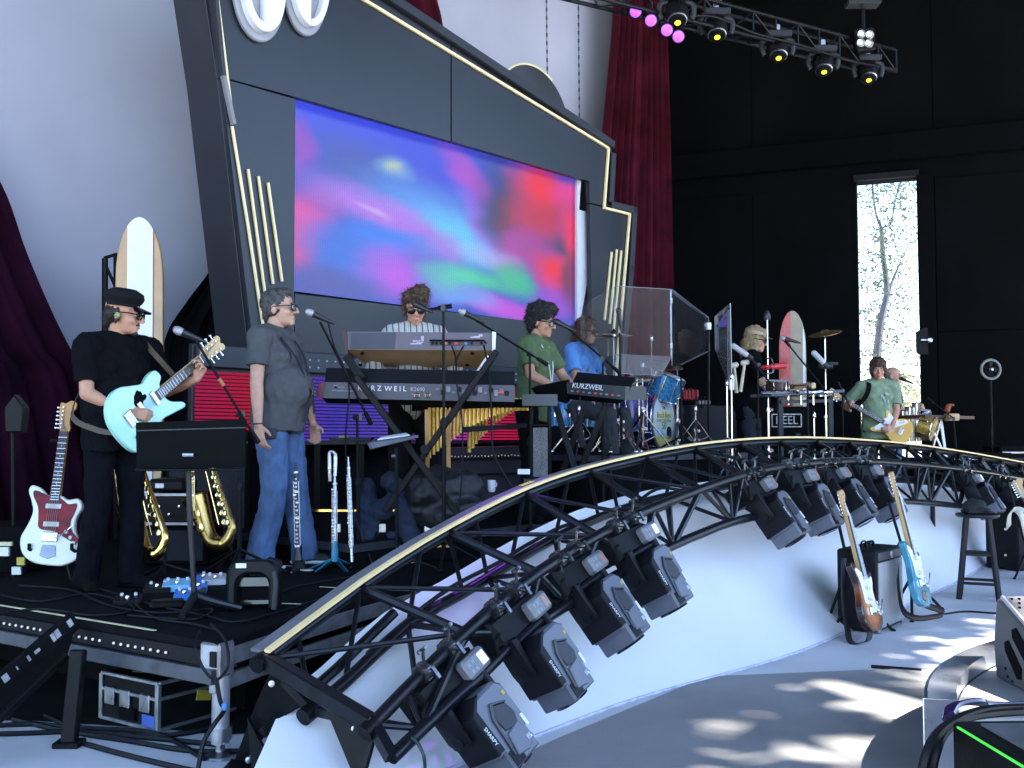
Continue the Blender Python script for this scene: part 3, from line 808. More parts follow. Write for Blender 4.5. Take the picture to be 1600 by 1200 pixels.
# end frame: cross beams and gusset plates with feet
b = MB(); b.bar(A[0], B_[0], .06, .06, ch=.006); b.bar(A[0], E_[0], .03, .03); b.bar(E_[0], B_[0], .03, .03); b.bar(B_[0], D_[0], .04, .04); b.W('end_frame', tube_m, truss)
for P in (A, B_, E_):
    d = (P[0] - P[1]).normalized(); b = MB(); b.tube([P[0] + d * -.01, P[0] + d * .05], .034, 14); b.W('chord_end', black_metal, truss)
def plate(p3, th, nm='gusset_plate'):
    n = (p3[1] - p3[0]).cross(p3[2] - p3[0]).normalized(); b = MB(); k = len(p3)
    vs = [p + n * th / 2 for p in p3] + [p - n * th / 2 for p in p3]
    fs = [tuple(range(k)), tuple(range(k, 2 * k))[::-1]] + [(i, (i + 1) % k, k + (i + 1) % k, k + i) for i in range(k)]
    b.add(vs, fs); return b.W(nm, black_metal, truss)
plate([at(425, 1045, 3.97), at(500, 1078, 3.97), at(432, 1128, 4.0), at(385, 1186, 4.06), at(368, 1186, 4.06), at(400, 1100, 4.0)], .02)
plate([at(508, 1100, 3.84), at(590, 1138, 3.72), at(572, 1205, 3.70), at(556, 1215, 3.72)], .02)
plate([at(388, 1120, 3.98), at(432, 1205, 3.95), at(395, 1205, 3.97)], .02)
for q in (at(553, 1138, 3.765), at(388, 1187, 4.0), at(424, 1068, 3.95)): b = MB(); b.lathe([(.012, 0), (.012, .01), (.001, .012)], q, V((.3, -1, .1)), 10); b.W('bolt', steel, truss)
for q in (V((-1.03, 4.06, .012)), V((-.58, 3.60, .012))): f0 = MB(); f0.box(q, (.16, .12, .024)); f0.W('foot_plate', black_metal, truss)
b = MB(); b.tube([E_[0] + V((-.18, -.02, -.08)), E_[0] + V((.05, .25, .10)), E_[3] + V((-.06, 0.02, .05))], .022, 10); b.W('support_pipe', tube_m, truss)
# far legs of the truss
for i in (14, 26, 38, 50):
    b = MB(); p = E_[i]; b.cyl((p.x, p.y, 0.0), (p.x, p.y, p.z), .022, n=10); b.lathe([(.08, 0), (.08, .01), (.03, .02)], (p.x, p.y, .001), n=14); b.W('leg', tube_m, truss)

# ------------------------------------------------------------------ white cloth ramp below the truss
Lf = [(-.95, 3.02, .004), (-.5, 3.72, .004), (.055, 4.43, .004), (.64, 5.15, .004), (1.65, 6.14, .004), (2.62, 7.4, .004), (3.56, 8.63, .004), (4.48, 9.95, .004), (5.6, 11.7, .004), (6.6, 13.3, .004)]
Lf = resample(spline(Lf, 80), 60)
cloth_m = M('white fabric skirt', (.80, .80, .81), .8, var=.05, scale=.8, bump=.25, bscale=5, spec=.2)
Et = resample([p + V((-.13, .17, .02)) for p in E_], 60)
rows = []
for j in range(15):
    t = j / 14; row = []
    for i in range(60):
        p = Lf[i].lerp(Et[i], t); sag = -.10 * math.sin(math.pi * t) * (.6 + .4 * min(1, Et[i].z))
        p = p + V((0, 0, sag * (.35 + 1.0 * (1 - t)))) if t > 0 else p
        p.z = max(p.z, .004 + .002 * j) + .006 * noise.noise(V((i * .35, j * .3, 0)))
        row.append(p)
    rows.append(row)
b = MB(); b.grid(rows); o = b.build('cloth_skirt', cloth_m, recalc=False, smooth=80)
tag(o, 'white fabric sloping from the arched truss down to the floor', 'cloth')
b = MB(); b.tube([p + V((.004, -.004, .004)) for p in Lf], .008, 6); o = b.build('hem_tape', M('lilac white hem tape', (.55, .55, .66), .6, var=.25, scale=20)); o.parent = bpy.data.objects['cloth_skirt']

# ------------------------------------------------------------------ moving head lights on the front chord
head_grey = M('moving head grey shell', (.115, .122, .15), .42, var=.10, scale=12, bump=.08, bscale=220, spec=.55)
head_dark = M('moving head dark shell', (.008, .008, .011), .45, var=.2, spec=.16)
disp_m = M('pale display panel', (.16, .165, .18), .4)
lcd_w = M('lit display', (.6, .65, .7), .3, emis=(.75, .85, 1), estr=.14)
lcd_o = M('orange display', (.20, .13, .10), .3, emis=(.8, .45, .3), estr=.02)
def text_mesh(body, size, m, X, parent, nm='lettering', depth=.0015, align='CENTER', world=True, sx=1.0):
    cu = bpy.data.curves.new(nm, 'FONT'); cu.body = body; cu.size = size; cu.extrude = depth; cu.align_x = align; cu.align_y = 'CENTER'; cu.resolution_u = 2
    t = bpy.data.objects.new(nm, cu); COL.objects.link(t)
    dg = bpy.context.evaluated_depsgraph_get(); me = bpy.data.meshes.new_from_object(t.evaluated_get(dg)); 
    bpy.data.objects.remove(t); bpy.data.curves.remove(cu)
    me.transform(X @ Matrix.Diagonal((sx, 1, 1, 1)))
    if world and parent is not None: me.transform(mw(parent).inverted())
    me.materials.clear(); me.materials.append(m)
    o = bpy.data.objects.new(nm, me); COL.objects.link(o); o.parent = parent
    return o
def make_mover(lcd=0):
    """local: x = beam axis, y = across, z = towards the viewer; origin = head centre"""
    root = thing('moving_head_light', 'x', 'stage light')
    L, W, T = .30, .205, .20
    b = MB(); prof = [(-L/2, -W/2 + .05), (-L/2, W/2 - .03), (-L/2 + .03, W/2), (L/2 - .09, W/2), (L/2 - .09, W/2 - .022), (L/2, W/2 - .022), (L/2, -W/2 + .022), (L/2 - .075, -W/2 + .022), (L/2 - .075, -W/2), (-L/2 + .055, -W/2)]
    b.prism(prof, -T/2, T/2, None, .012); head = b.build('head', head_grey, root)
    b = MB(); b.prism([(-L/2 + .045, -W/2 - .006), (L/2 - .085, -W/2 - .006), (L/2 - .085, -W/2 + .034), (-L/2 + .04, -W/2 + .034), (-L/2 - .004, -W/2 + .08), (-L/2 - .004, -W/2 + .05)], -T/2 - .004, T/2 + .003, None, .006)
    s = b.build('side_shell', head_dark, root)
    # recessed six sided window, with sloping floor, and a raised rib
    b = MB(); b.prism([(-.085, -.004), (-.06, .055), (-.01, .068), (.035, .05), (.02, -.02), (-.045, -.03)], T/2 - .02, T/2 + .006, None, .004); b.build('vent_recess', M('vent recess', (.022, .022, .03), .5, bump=.3, bscale=90), root)
    b = MB(); b.prism([(-.10, -.012), (-.065, .062), (-.06, .055), (-.085, -.004), (-.045, -.03), (.105, -.045), (.105, -.055), (-.05, -.042)], T/2, T/2 + .012, None, .003); b.build('vent_frame', M('vent frame', (.03, .03, .038), .4), root)
    b = MB(); b.prism([(.02, .045), (.105, .075), (.13, .02), (.115, -.04), (.03, -.022)], T/2, T/2 + .010, None, .005); b.build('cover_panel', head_grey, root)
    b = MB(); b.prism([(L/2 - .07, -.072), (L/2 - .008, -.072), (L/2 - .008, -.012), (L/2 - .07, -.012)], T/2, T/2 + .004, None, .002); b.build('nose_panel', head_dark, root)
    b = MB(); b.lathe([(.06, 0), (.075, .004), (.078, .012), (.07, .014), (.05, .006), (.001, .009)], (L/2, 0, 0), (1, 0, 0), 24); b.build('lens', M('dark lens', (.01, .01, .02), .05, coat=1), root)
    b = MB(); b.box((.04, W/2 - .018, T/2 + .0015), (.05, .014, .003)); b.box((.10, W/2 - .045, T/2 + .0115), (.008, .008, .003)); b.build('marker_plate', lettering, root)
    b = MB(); b.box((-.09, W/2 - .025, T/2 + .0015), (.016, .016, .003)); b.build('warning_sticker', M('yellow sticker', (.5, .42, .05), .5), root)
    X = Matrix.Translation((-.01, -W/2 + .012, T/2 + .0038)); text_mesh('SHARPY', .022, lettering, X, root, world=False, depth=.0008)
    X = Matrix.Translation((.095, W/2 - .055, T/2 + .0115)) @ Matrix.Rotation(math.radians(90), 4, 'Z'); text_mesh('III', .03, lettering, X, root, 'badge', world=False, depth=.0008)
    # yoke and base
    b = MB(); 
    for y in (-1, 1):
        b.prism([(-.20, y * .118 - .016), (-.06, y * .124 - .014), (-.02, y * .124), (-.06, y * .124 + .014), (-.20, y * .118 + .016)], -.085, .035, None, .008)
        b.cyl((-.055, y * .10, -.02), (-.055, y * .14, -.02), .026, n=14)
    b.box((-.172, 0, -.03), (.03, .245, .10), None, .010); b.build('yoke', head_dark, root)
    b = MB(); b.prism([(-.31, -.17), (-.175, -.17), (-.175, .05), (-.19, .17), (-.285, .17), (-.31, .10)], -.16, .005, None, .022); base = b.build('base', M('mover base shell', (.006, .006, .007), .5, var=.3, spec=.14), root)
    b = MB(); b.box((-.232, .105, .025), (.084, .135, .06), None, .012); b.build('display_panel', disp_m, root)
    b = MB(); b.box((-.232, .138, .0555), (.05, .036, .004), None, .001); b.build('display', [lcd_w, lcd_o, lcd_w][lcd], root)
    for i in range(2):
        for j in range(2):
            b = MB(); b.box((-.246 + .030 * i, .062 + .024 * j, .0555), (.019, .014, .005), None, .003); b.build('button', M('pale button', (.24, .25, .27), .4), root)
    for y in (-.09, .07):
        b = MB(); b.box((-.315, y, -.03), (.03, .035, .10), None, .005); b.cyl((-.34, y - .02, 0), (-.34, y + .02, 0), .040, n=14)
        b.cyl((-.335, y, .03), (-.32, y, .062), .010); b.box((-.318, y, .066), (.05, .014, .012)); b.cyl((-.36, y + .012, .02), (-.405, y + .02, .05), .007); b.box((-.412, y + .02, .055), (.012, .05, .012)); b.box((-.412, y + .02, .055), (.012, .012, .05))
        b.build('clamp', M('worn clamp metal', (.12, .12, .13), .25, .85, .6, 60), root)
    b = MB(); b.tube(spline([(-.25, -.165, .02), (-.24, -.22, .04), (-.18, -.23, .0), (-.22, -.19, -.08), (-.33, -.12, -.10)], 14), .008, 6); b.build('power_cable', rubber, root)
    return root
protos = [make_mover(0), make_mover(1)]
movers = [
    (760, 1136, 3.62, 0, 'nearest moving head light, partly cut off by the lower picture edge'), (856, 1034, 3.98, 1, 'second moving head light from the near end of the arched truss'), (944, 950, 4.40, 1, 'third moving head light from the near end of the arched truss'),
    (1014, 890, 4.85, 0, 'fourth moving head light, last of the near cluster, before the bare truss stretch'), (1212, 792, 6.15, 1, 'leftmost moving head light of the cluster above the sunburst guitar'), (1268, 772, 6.65, 1, 'moving head light just above the sunburst guitar headstock'),
    (1326, 752, 7.2, 1, 'moving head light between the two headstocks of the standing guitars'), (1374, 742, 7.75, 1, 'moving head light half hidden behind the headstock of the blue guitar'), (1538, 764, 9.35, 0, 'moving head light over the black bar stool'), (1592, 772, 10.1, 0, 'farthest moving head light at the right end of the truss')]
used = set()
for i, (u, v, d, lcd, lab) in enumerate(movers):
    if lcd not in used: r = protos[lcd]; used.add(lcd)
    else: r = copy_tree(protos[lcd])
    best = None
    for k in range(1, NB * 4 - 4):
        f = k / 4; i0 = int(f); q = B_[i0].lerp(B_[min(i0 + 1, NB - 1)], f - i0); t = (B_[min(i0 + 1, NB - 1)] - B_[max(i0 - 1, 0)]).normalized()
        x = V((.66, .10, -.72)); x = (x - t * x.dot(t)).normalized(); z = x.cross(t)
        hc = q + x * .34
        uu = 800 + F * hc.x / hc.y; vv = 600 - F * ((hc - C0).dot(UP) / (hc - C0).dot(FW))
        e = (uu - u) ** 2 + (vv - v) ** 2
        if best is None or e < best[0]: best = (e, hc, x, t, z)
    e, hc, x, t, z = best
    print('MOVER', i, round(e ** .5))
    r.matrix_basis = Matrix(((x.x, t.x, z.x, hc.x), (x.y, t.y, z.y, hc.y), (x.z, t.z, z.z, hc.z), (0, 0, 0, 1)))
    r.matrix_basis = r.matrix_basis @ Matrix.Rotation(math.radians([0, 3, -2, 2, -3, 4, -2, 3, 0, -4][i]), 4, 'Y'); r['label'] = lab; r['group'] = 'moving head lights on the arched truss'
# cables lying along the truss
cab = M('black cable', (.006, .006, .008), .5, spec=.2)
b = MB(); rr = random.Random(3)
P = [B_[i] + V((rr.uniform(-.05, .05) - .06, rr.uniform(-.02, .06), rr.uniform(-.10, -.03))) for i in range(1, 50, 2)]
b.tube(spline(P, 120), .012, 6); o = b.build('cable', cab); tag(o, 'thick black cable looping along the front chord of the arched truss', 'cable')
b = MB(); P = [E_[i] + V((rr.uniform(-.05, .05), rr.uniform(-.02, .06), rr.uniform(-.02, .07))) for i in range(2, 50, 2)]
b.tube(spline(P, 120), .010, 6); o = b.build('cable', cab); tag(o, 'black cable lying along the rear lower chord of the arched truss', 'cable')
b = MB(); b.tube(spline([at(640, 1150, 3.7), at(655, 1165, 3.66), at(664, 1205, 3.6), V((-.3, 3.2, .01))], 20), .007, 6); o = b.build('cable', M('dark green cable', (.008, .03, .02), .5)); tag(o, 'dark green cable dropping from the nearest moving head light', 'cable')
# ------------------------------------------------------------------ trees: one beyond the door gap, an unseen canopy added in the sun's path, the seating bank
bark = M('pale eucalyptus bark', (.55, .50, .53), .8, var=.2, scale=6, bump=.4, bscale=25)
leafA = M('olive green leaves', (.36, .37, .22), .6, var=.4, scale=3); leafB = M('added dark green leaves', (.045, .075, .022), .55, var=.4, scale=3)
def add_leaf(b, c, L, W, r):
    d = V((r.uniform(-1, 1), r.uniform(-1, 1), r.uniform(-1, .4))).normalized(); x, y = perp(d); a = r.uniform(0, 6.28); w = x * math.cos(a) + y * math.sin(a)
    b.add([c, c + d * L * .5 + w * W * .5, c + d * L, c + d * L * .5 - w * W * .5], [(0, 1, 2, 3)])
tr = random.Random(12)
tree = thing('eucalyptus_tree', 'pale sunlit eucalyptus with crooked trunk seen through the door gap', 'tree', at(1362, 690, 25))
def px(u, v, d=25): return at(u, v, d)
limbs = [([(1360, 720), (1366, 620), (1370, 560), (1376, 505), (1386, 462)], .22, .13), ([(1386, 462), (1384, 432), (1380, 402), (1378, 372), (1377, 356)], .13, .09), ([(1377, 356), (1369, 335), (1364, 300), (1362, 250), (1355, 190)], .06, .02),
         ([(1377, 356), (1392, 350), (1396, 330), (1402, 300), (1412, 270)], .05, .02), ([(1386, 462), (1398, 430), (1412, 400), (1425, 370)], .07, .02), ([(1386, 462), (1372, 455), (1356, 440), (1345, 425)], .03, .01),
         ([(1373, 482), (1395, 478), (1412, 482), (1424, 465), (1428, 445)], .035, .012), ([(1377, 358), (1364, 372), (1350, 398)], .03, .01), ([(1402, 320), (1418, 310), (1435, 312)], .025, .01), ([(1370, 555), (1400, 530), (1440, 502)], .03, .012), ([(1368, 560), (1355, 545), (1345, 530)], .025, .01)]
tips = []
for pts, r0, r1 in limbs:
    P = spline([px(u, v, 25 + tr.uniform(-.5, .5)) for u, v in pts], 14); b = MB(); b.tube(P, [(r0 + (r1 - r0) * i / 13) * .62 for i in range(14)], 8); b.W('trunk' if r0 > .12 else 'limb', bark, tree); tips += P[4:]
def crown(centres, n, rad, L, m, parent, seed):
    r = random.Random(seed); b = MB()
    for _ in range(n):
        c = r.choice(centres); p = c + V((r.gauss(0, rad), r.gauss(0, rad), r.gauss(0, rad * .7))); add_leaf(b, p, L * r.uniform(.6, 1.3), L * .32, r)
    o = b.build('crown', m, parent, world=True, recalc=False, smooth=0, kind='stuff'); return o
cl = [px(*q) for q in ((1350, 300), (1365, 292), (1420, 290), (1410, 310), (1430, 345), (1352, 360), (1385, 372), (1420, 360), (1390, 400), (1345, 440), (1352, 405), (1375, 440), (1385, 455), (1420, 420), (1378, 495), (1410, 455), (1360, 500), (1425, 480), (1400, 520), (1370, 545), (1430, 545), (1410, 575), (1350, 560), (1425, 600), (1395, 600), (1400, 290), (1385, 320))]
crown(cl, 2300, .34, .15, leafA, tree, 1); crown(cl[::2], 900, .30, .14, M('mid green leaves', (.24, .27, .15), .6), tree, 2)
o2 = thing('shrub', 'low sunlit shrubs beyond the foot of the door gap', 'shrub', at(1400, 680, 27)); crown([px(1350 + 12 * i, 610 + (i % 3) * 14, 27) for i in range(10)], 900, .35, .22, leafA, o2, 5)
# unseen tree added before the house, crown gaps shaped to place the sun patches
holes = [[(1262, 1108), (1290, 1085), (1345, 1070), (1440, 1078), (1440, 1128), (1400, 1132), (1340, 1118), (1290, 1122)], [(1335, 1072), (1330, 1060), (1440, 1066), (1440, 1080)], [(1370, 1055), (1440, 1052), (1440, 1064), (1385, 1062)], [(1125, 1168), (1160, 1148), (1200, 1146), (1250, 1158), (1345, 1160), (1330, 1182), (1290, 1190), (1220, 1178), (1165, 1176)], [(1270, 1200), (1300, 1192), (1312, 1215), (1270, 1215)],
         [(1490, 976), (1545, 964), (1560, 972), (1500, 984)], [(1455, 1000), (1500, 994), (1505, 1004), (1462, 1008)], [(1535, 966), (1540, 958), (1600, 955), (1600, 966)], [(1575, 905), (1640, 895), (1650, 925), (1590, 922)], [(1500, 1010), (1480, 1040), (1440, 1046), (1400, 1048), (1420, 1036), (1455, 1018)], [(1565, 935), (1580, 930), (1640, 940), (1610, 946)],
         [(1480, 1075), (1530, 1040), (1640, 1040), (1660, 1120), (1560, 1112)], [(1560, 1000), (1560, 930), (1680, 940), (1680, 1010)]]
hp = [[on(u, v, 0 if i < 11 else .25) - (TOSUN * (.0 if i < 11 else .25 / TOSUN.z)) for u, v in h] for i, h in enumerate(holes)]
hp = [[sum(h, V()) / len(h) + (p - sum(h, V()) / len(h)) * (.95 if i < 11 else 1.15) for p in h] for i, h in enumerate(hp)]
def inside(p, poly):
    c = False; n = len(poly)
    for i in range(n):
        a, d = poly[i], poly[i - 1]
        if (a.y > p.y) != (d.y > p.y) and p.x < (d.x - a.x) * (p.y - a.y) / (d.y - a.y) + a.x: c = not c
    return c
can = thing('dapple_tree', 'unseen leafy tree added beside the house, gaps shaped to dapple the floor', 'tree', (9.5, -3.0, 0))
r = random.Random(21); b = MB()
for _ in range(7000):
    s_ = r.uniform(-3.2, 8.5); q_ = r.uniform(-2.75, .8)
    base = W0 + TW * (s_ - 0) + NW * (q_ + 6.9); base.z = 0
    if any(inside(base + V((dx, dy, 0)), h) for h in hp for dx, dy in ((0, 0), (.07, .07), (-.07, .07), (.07, -.07), (-.07, -.07))): continue
    add_leaf(b, base + TOSUN * r.uniform(14, 18.5), r.uniform(.28, .46), r.uniform(.16, .26), r)
b.build('crown', leafB, can, world=True, recalc=False, smooth=0, kind='stuff')
b = MB(); b.tube([V((10.5, -4.5, 0)), V((10.3, -4.2, 4)), V((10.2, -4.2, 8)), V((9.8, -3.2, 12))], [.35, .28, .22, .08], 12); b.W('trunk', bark, can)  # trunk of the added unseen tree
for e in ((6, 1, 12), (12, 2, 12.5), (8, -7, 12), (7, 4.5, 12.5), (3.5, -5, 12.5)):
    b = MB(); b.tube(spline([V((10.2, -4.1, 7)), V((10.2, -4.1, 7)).lerp(V(e), .5) + V((0, 0, .8)), V(e)], 10), [.12 - .010 * i for i in range(10)], 8); b.W('limb', bark, can)  # limbs of the added unseen tree
# seating bank facing the stage
bank = MB(); conc = M('tan seating terrace', (.24, .20, .17), .85, var=.3, scale=.8, bump=.2, bscale=10)
for i in range(22):
    q0 = 14 + i * 1.1; h = .45 * (i + 1); c = W0 + NW * (q0 + 6.9 + .55) + TW * 6
    bank.X = frame((c.x, c.y, 0), TW, z=(0, 0, 1)); bank.box((0, 0, h / 2 - .05), (70, 1.1, h)); bank.X = None
struct(bank.build('terrain', conc))
ht = thing('hedge', 'dark green hedge along the top of the seating bank', 'hedge', W0 + NW * 46); crown([W0 + NW * (46 + .5 * k % 3) + TW * (-28 + k * 1.7) + V((0, 0, 11.2 + .6 * math.sin(k))) for k in range(40)], 5000, .9, .7, leafB, ht, 9)

for m in (leafA, MATS['mid green leaves']):
    N = m.node_tree.nodes; L = m.node_tree.links; B = N['Principled BSDF']; o_ = [n for n in N if n.type == 'OUTPUT_MATERIAL'][0]
    tl = N.new('ShaderNodeBsdfTranslucent'); L.new(B.inputs['Base Color'].links[0].from_socket, tl.inputs[0]); mx = N.new('ShaderNodeMixShader'); mx.inputs[0].default_value = .5
    L.new(B.outputs[0], mx.inputs[1]); L.new(tl.outputs[0], mx.inputs[2]); L.new(mx.outputs[0], o_.inputs[0])
# ------------------------------------------------------------------ figures: voxel-joined continuous bodies
def blob(name, fill, voxel, m, parent, disp=None, iters=4, seed=0, sm=.5):
    """fill(MB) adds overlapping closed pieces; they are fused into one continuous surface"""
    b = MB(); fill(b)
    o = b.build(name, m, None, recalc=False, smooth=0)
    r = o.modifiers.new('r', 'REMESH'); r.mode = 'VOXEL'; r.voxel_size = voxel
    s = o.modifiers.new('s', 'SMOOTH'); s.factor = sm; s.iterations = iters
    dg = bpy.context.evaluated_depsgraph_get()
    me = bpy.data.meshes.new_from_object(o.evaluated_get(dg))
    old = o.data; o.modifiers.clear(); o.data = me; bpy.data.meshes.remove(old)
    me.name = name
    if disp:
        for (amp, sc) in (disp if isinstance(disp, list) else [disp]):
            sc = V(sc if isinstance(sc, (tuple, list)) else (sc, sc, sc)); off = V((seed * 3.1, seed * 1.7, 0))
            co = [v.co + v.normal * (amp * noise.noise(V((v.co.x * sc.x, v.co.y * sc.y, v.co.z * sc.z)) + off)) for v in me.vertices]
            me.vertices.foreach_set('co', [c for p in co for c in p])
    me.polygons.foreach_set('use_smooth', [True] * len(me.polygons))
    me.materials.clear(); me.materials.append(m); me.update()
    o.parent = parent
    return o
def ik(s, w, l1, l2, pole):
    d = w - s; L = d.length
    if L > (l1 + l2) * .999: w = s + d.normalized() * (l1 + l2) * .999; d = w - s; L = d.length
    u = d.normalized(); a = (l1 * l1 - l2 * l2 + L * L) / (2 * L); h = math.sqrt(max(0, l1 * l1 - a * a))
    p = V(pole) - u * V(pole).dot(u); p = p.normalized()
    return s + u * a + p * h, w
def hand(b, w, d, n, side, curl=(25, 30, 20), spread=.006, thumb=.6, k=1.0):
    """w wrist, d towards the knuckles, n palm normal, side +1 left hand / -1 right; thumb sits on d x n"""
    d = V(d).normalized(); n = V(n); n = (n - d * n.dot(d)).normalized(); t = d.cross(n) * (-side)     # t: towards the thumb
    pl = .088 * k
    for i in range(4):
        o = (1.5 - i) * .0195 * k
        b.cap(w + t * o * .62 + d * .012, w + d * (pl - .004 * abs(i - 1)) + t * o, .0135 * k, .0115 * k, 8)
    b.ball(w + d * .035 * k + t * .022 * k + n * .008, (.022 * k, .022 * k, .022 * k), n=8, m=6)
    lens = [(.040, .024, .020), (.045, .028, .021), (.042, .026, .020), (.033, .020, .018)]
    for i in range(4):
        o = (1.5 - i) * .0195 * k; p = w + d * (pl - .004 * abs(i - 1)) + t * o
        ang = 0; r = .0092 * k
        for sgm in range(3):
            ang += math.radians(curl[sgm] * (1 + .12 * (i - 1)))
            dirv = (d * math.cos(ang) + n * math.sin(ang) + t * (1.5 - i) * spread * 8).normalized()
            q = p + dirv * lens[i][sgm] * k
            b.cap(p, q, r, r * .92, 8); p = q; r *= .92
    p = w + d * .022 * k + t * .026 * k
    d1 = (d * .62 + t * .75 + n * .35 * thumb).normalized(); q = p + d1 * .042 * k; b.cap(p, q, .0125 * k, .0105 * k, 8)
    d2 = (d * .85 + t * .20 + n * .75 * thumb).normalized(); q2 = q + d2 * .032 * k; b.cap(q, q2, .0105 * k, .0085 * k, 8)

def skin(name, col): return M(name, col, .48, var=.10, scale=35, bump=.06, bscale=120, sub=.12, spec=.35)
lens_dark = M('dark glasses lens', (.01, .01, .012), .06, coat=.6)
lens_clear = M('pale reflective lens', (.30, .32, .36), .08, coat=.8)
eye_w = M('eye white', (.30, .28, .27), .25, var=.02)
eye_d = M('eye iris', (.03, .02, .012), .2)
lip_m = M('lips', (.36, .13, .11), .45)

def person(label, loc, yaw, H, skin_m, shirt, pants, hair, shoes=None, lean=0, head=(0, 0, 0), arms=None, legs=None, belly=0.0, width=1.0, voxel=.0075,
           sleeve=.62, hem=.80, glasses=None, group=None, collar=False, wr=.006, seat=False, tuck=False, open_neck=False, leg_r=.076):
    """local frame: x forward, y left, z up. arms: {'L': dict(w=, d=, n=, curl=, pole=)}; heights in metres for H = 1.75"""
    s = H / 1.75
    root = thing('person', label, 'person', loc, yaw, group)
    R0 = Matrix.Rotation(math.radians(lean), 4, 'Y'); piv = V((0, 0, .96))
    def T(x, y, z):
        p = V((x, y, z))
        if z > .90:
            f = min(1, (z - .90) / .25); q = R0 @ (p - piv) + piv; p = p.lerp(q, f)
        return p * s
    def D(x, y, z): return R0.to_3x3() @ V((x, y, z))
    hw = .175 * width
    sh = {'L': T(0, hw, 1.405), 'R': T(0, -hw, 1.405)}
    hip = {'L': T(0, .088, .90), 'R': T(0, -.088, .90)}
    lg = {}
    for k, sg in (('L', 1), ('R', -1)):
        q = (legs or {}).get(k, {})
        kn = V(q.get('knee', (.03, sg * .10, .49))) * s; an = V(q.get('ankle', (-.02, sg * .115, .075))) * s
        fy = math.radians(q.get('foot', sg * 12)); fd = V((math.cos(fy), math.sin(fy), 0)); lg[k] = (kn, an, fd)
    am = {}
    for k, sg in (('L', 1), ('R', -1)):
        q = (arms or {}).get(k, {})
        w = V(q['w']) * s if 'w' in q else V((.03, sg * (hw + .075), .86)) * s
        el, w = ik(sh[k], w, .285 * s, .255 * s, q.get('pole', (-.6, sg * .5, -.2)))
        am[k] = (el, w, V(q.get('d', (.08, 0, -1))), V(q.get('n', (0, -sg, 0))), q.get('curl', (18, 25, 18)), q.get('thumb', .6))
    hy, hp, hr = head
    hc = T(.035, 0, 1.605)
    Rh = R0.to_3x3() @ Matrix.Rotation(math.radians(hy), 3, 'Z') @ Matrix.Rotation(math.radians(hp), 3, 'Y') @ Matrix.Rotation(math.radians(hr), 3, 'X')
    if lean: Rh = Matrix.Rotation(math.radians(-lean * .6), 3, 'Y') @ Rh
    HM = Matrix.Translation(hc) @ Rh.to_4x4() @ Matrix.Diagonal((s * 1.06, s * 1.08, s * 1.06, 1))
    def torso(b, e=0.0, z0=None):
        b.ball(T(.0, 0, 1.27), ((.112 + e) * s, (.160 * width + e) * s, .19 * s), R0, n=20, m=14)
        b.ball(T(.012 + belly * .55, 0, 1.09), ((.105 + belly + e) * s, (.140 * width + belly * .5 + e) * s, .19 * s), R0, n=20, m=14)
        b.ball(T(-.01, 0, .93), ((.115 + e + belly * .25) * s, (.155 + e) * s, .14 * s), None, n=20, m=14)
        for sg in (1, -1):
            b.cap(T(-.005, 0, 1.43), T(0, sg * hw * .97, 1.405), (.058 + e) * s, (.055 + e) * s, 14)
            b.ball(T(.05, sg * .075, 1.29), ((.065 + e) * s, (.075 + e) * s, .075 * s), R0, n=14, m=10)
    def fill_body(b):
        torso(b)
        b.cap(T(-.012, 0, 1.42), hc + Rh @ V((-.02, 0, -.04)) * s, .056 * s, .052 * s, 14)
        for k, sg in (('L', 1), ('R', -1)):
            el, w, d, n, cu, th = am[k]
            b.cap(sh[k], el, .050 * s, .040 * s); b.cap(el, el.lerp(w, .35), .041 * s, .040 * s); b.cap(el.lerp(w, .35), w, .040 * s, .0255 * s)
            hand(b, w, d, n, sg, cu, thumb=th, k=s * 1.0)
            kn, an, fd = lg[k]
            b.cap(hip[k], kn, .085 * s, .055 * s); b.cap(kn, an, .054 * s, .038 * s); b.cap(an - V((0, 0, .02)), an + fd * .13 * s + V((0, 0, -.042 * s)), .028 * s, .018 * s)
        b.X = HM
        b.ball((-.014, 0, .030), (.094, .073, .086), n=20, m=14)
        b.ball((.024, 0, -.022), (.064, .058, .082), n=18, m=12)
        b.ball((.030, 0, -.072), (.050, .046, .036), n=14, m=10); b.ball((.068, 0, -.092), (.020, .022, .018), n=10, m=8)
        b.cap((.076, -.032, .018), (.076, .032, .018), .013, .013, 10)
        b.cap((.086, 0, .010), (.108, 0, -.028), .008, .0135, 10)
        for y in (-.012, .012): b.ball((.099, y, -.033), .0085, n=8, m=6)
        for y in (-.036, .036): b.ball((.058, y, -.028), (.026, .022, .026), n=10, m=8)
        b.ball((.080, 0, -.062), (.013, .022, .0075), n=10, m=6); b.ball((.079, 0, -.073), (.012, .019, .007), n=10, m=6)
        for y in (-.076, .076): b.ball((-.010, y, -.012), (.019, .0095, .030), n=10, m=8)
        b.X = None
    body = blob('body', fill_body, voxel, skin_m, root, iters=2, sm=.45)
    # face details
    for y in (-.031, .031):
        b = MB(); b.X = HM; b.ball((.0745, y, -.001), .0125, n=10, m=8); e_ = b.build('eye', eye_w, root)
        b = MB(); b.X = HM; b.ball((.0835, y, -.001), (.0045, .0062, .0062), n=8, m=6); i_ = b.build('iris', eye_d, e_)
        b = MB(); b.X = HM; b.tube([(.086, y - .016, .018), (.091, y, .023), (.086, y + .016, .019)], .0045, 6); b.build('eyebrow', hair['m'], root)
    b = MB(); b.X = HM; b.ball((.0875, 0, -.0675), (.0065, .019, .0075), n=12, m=6); b.build('mouth', lip_m, root)
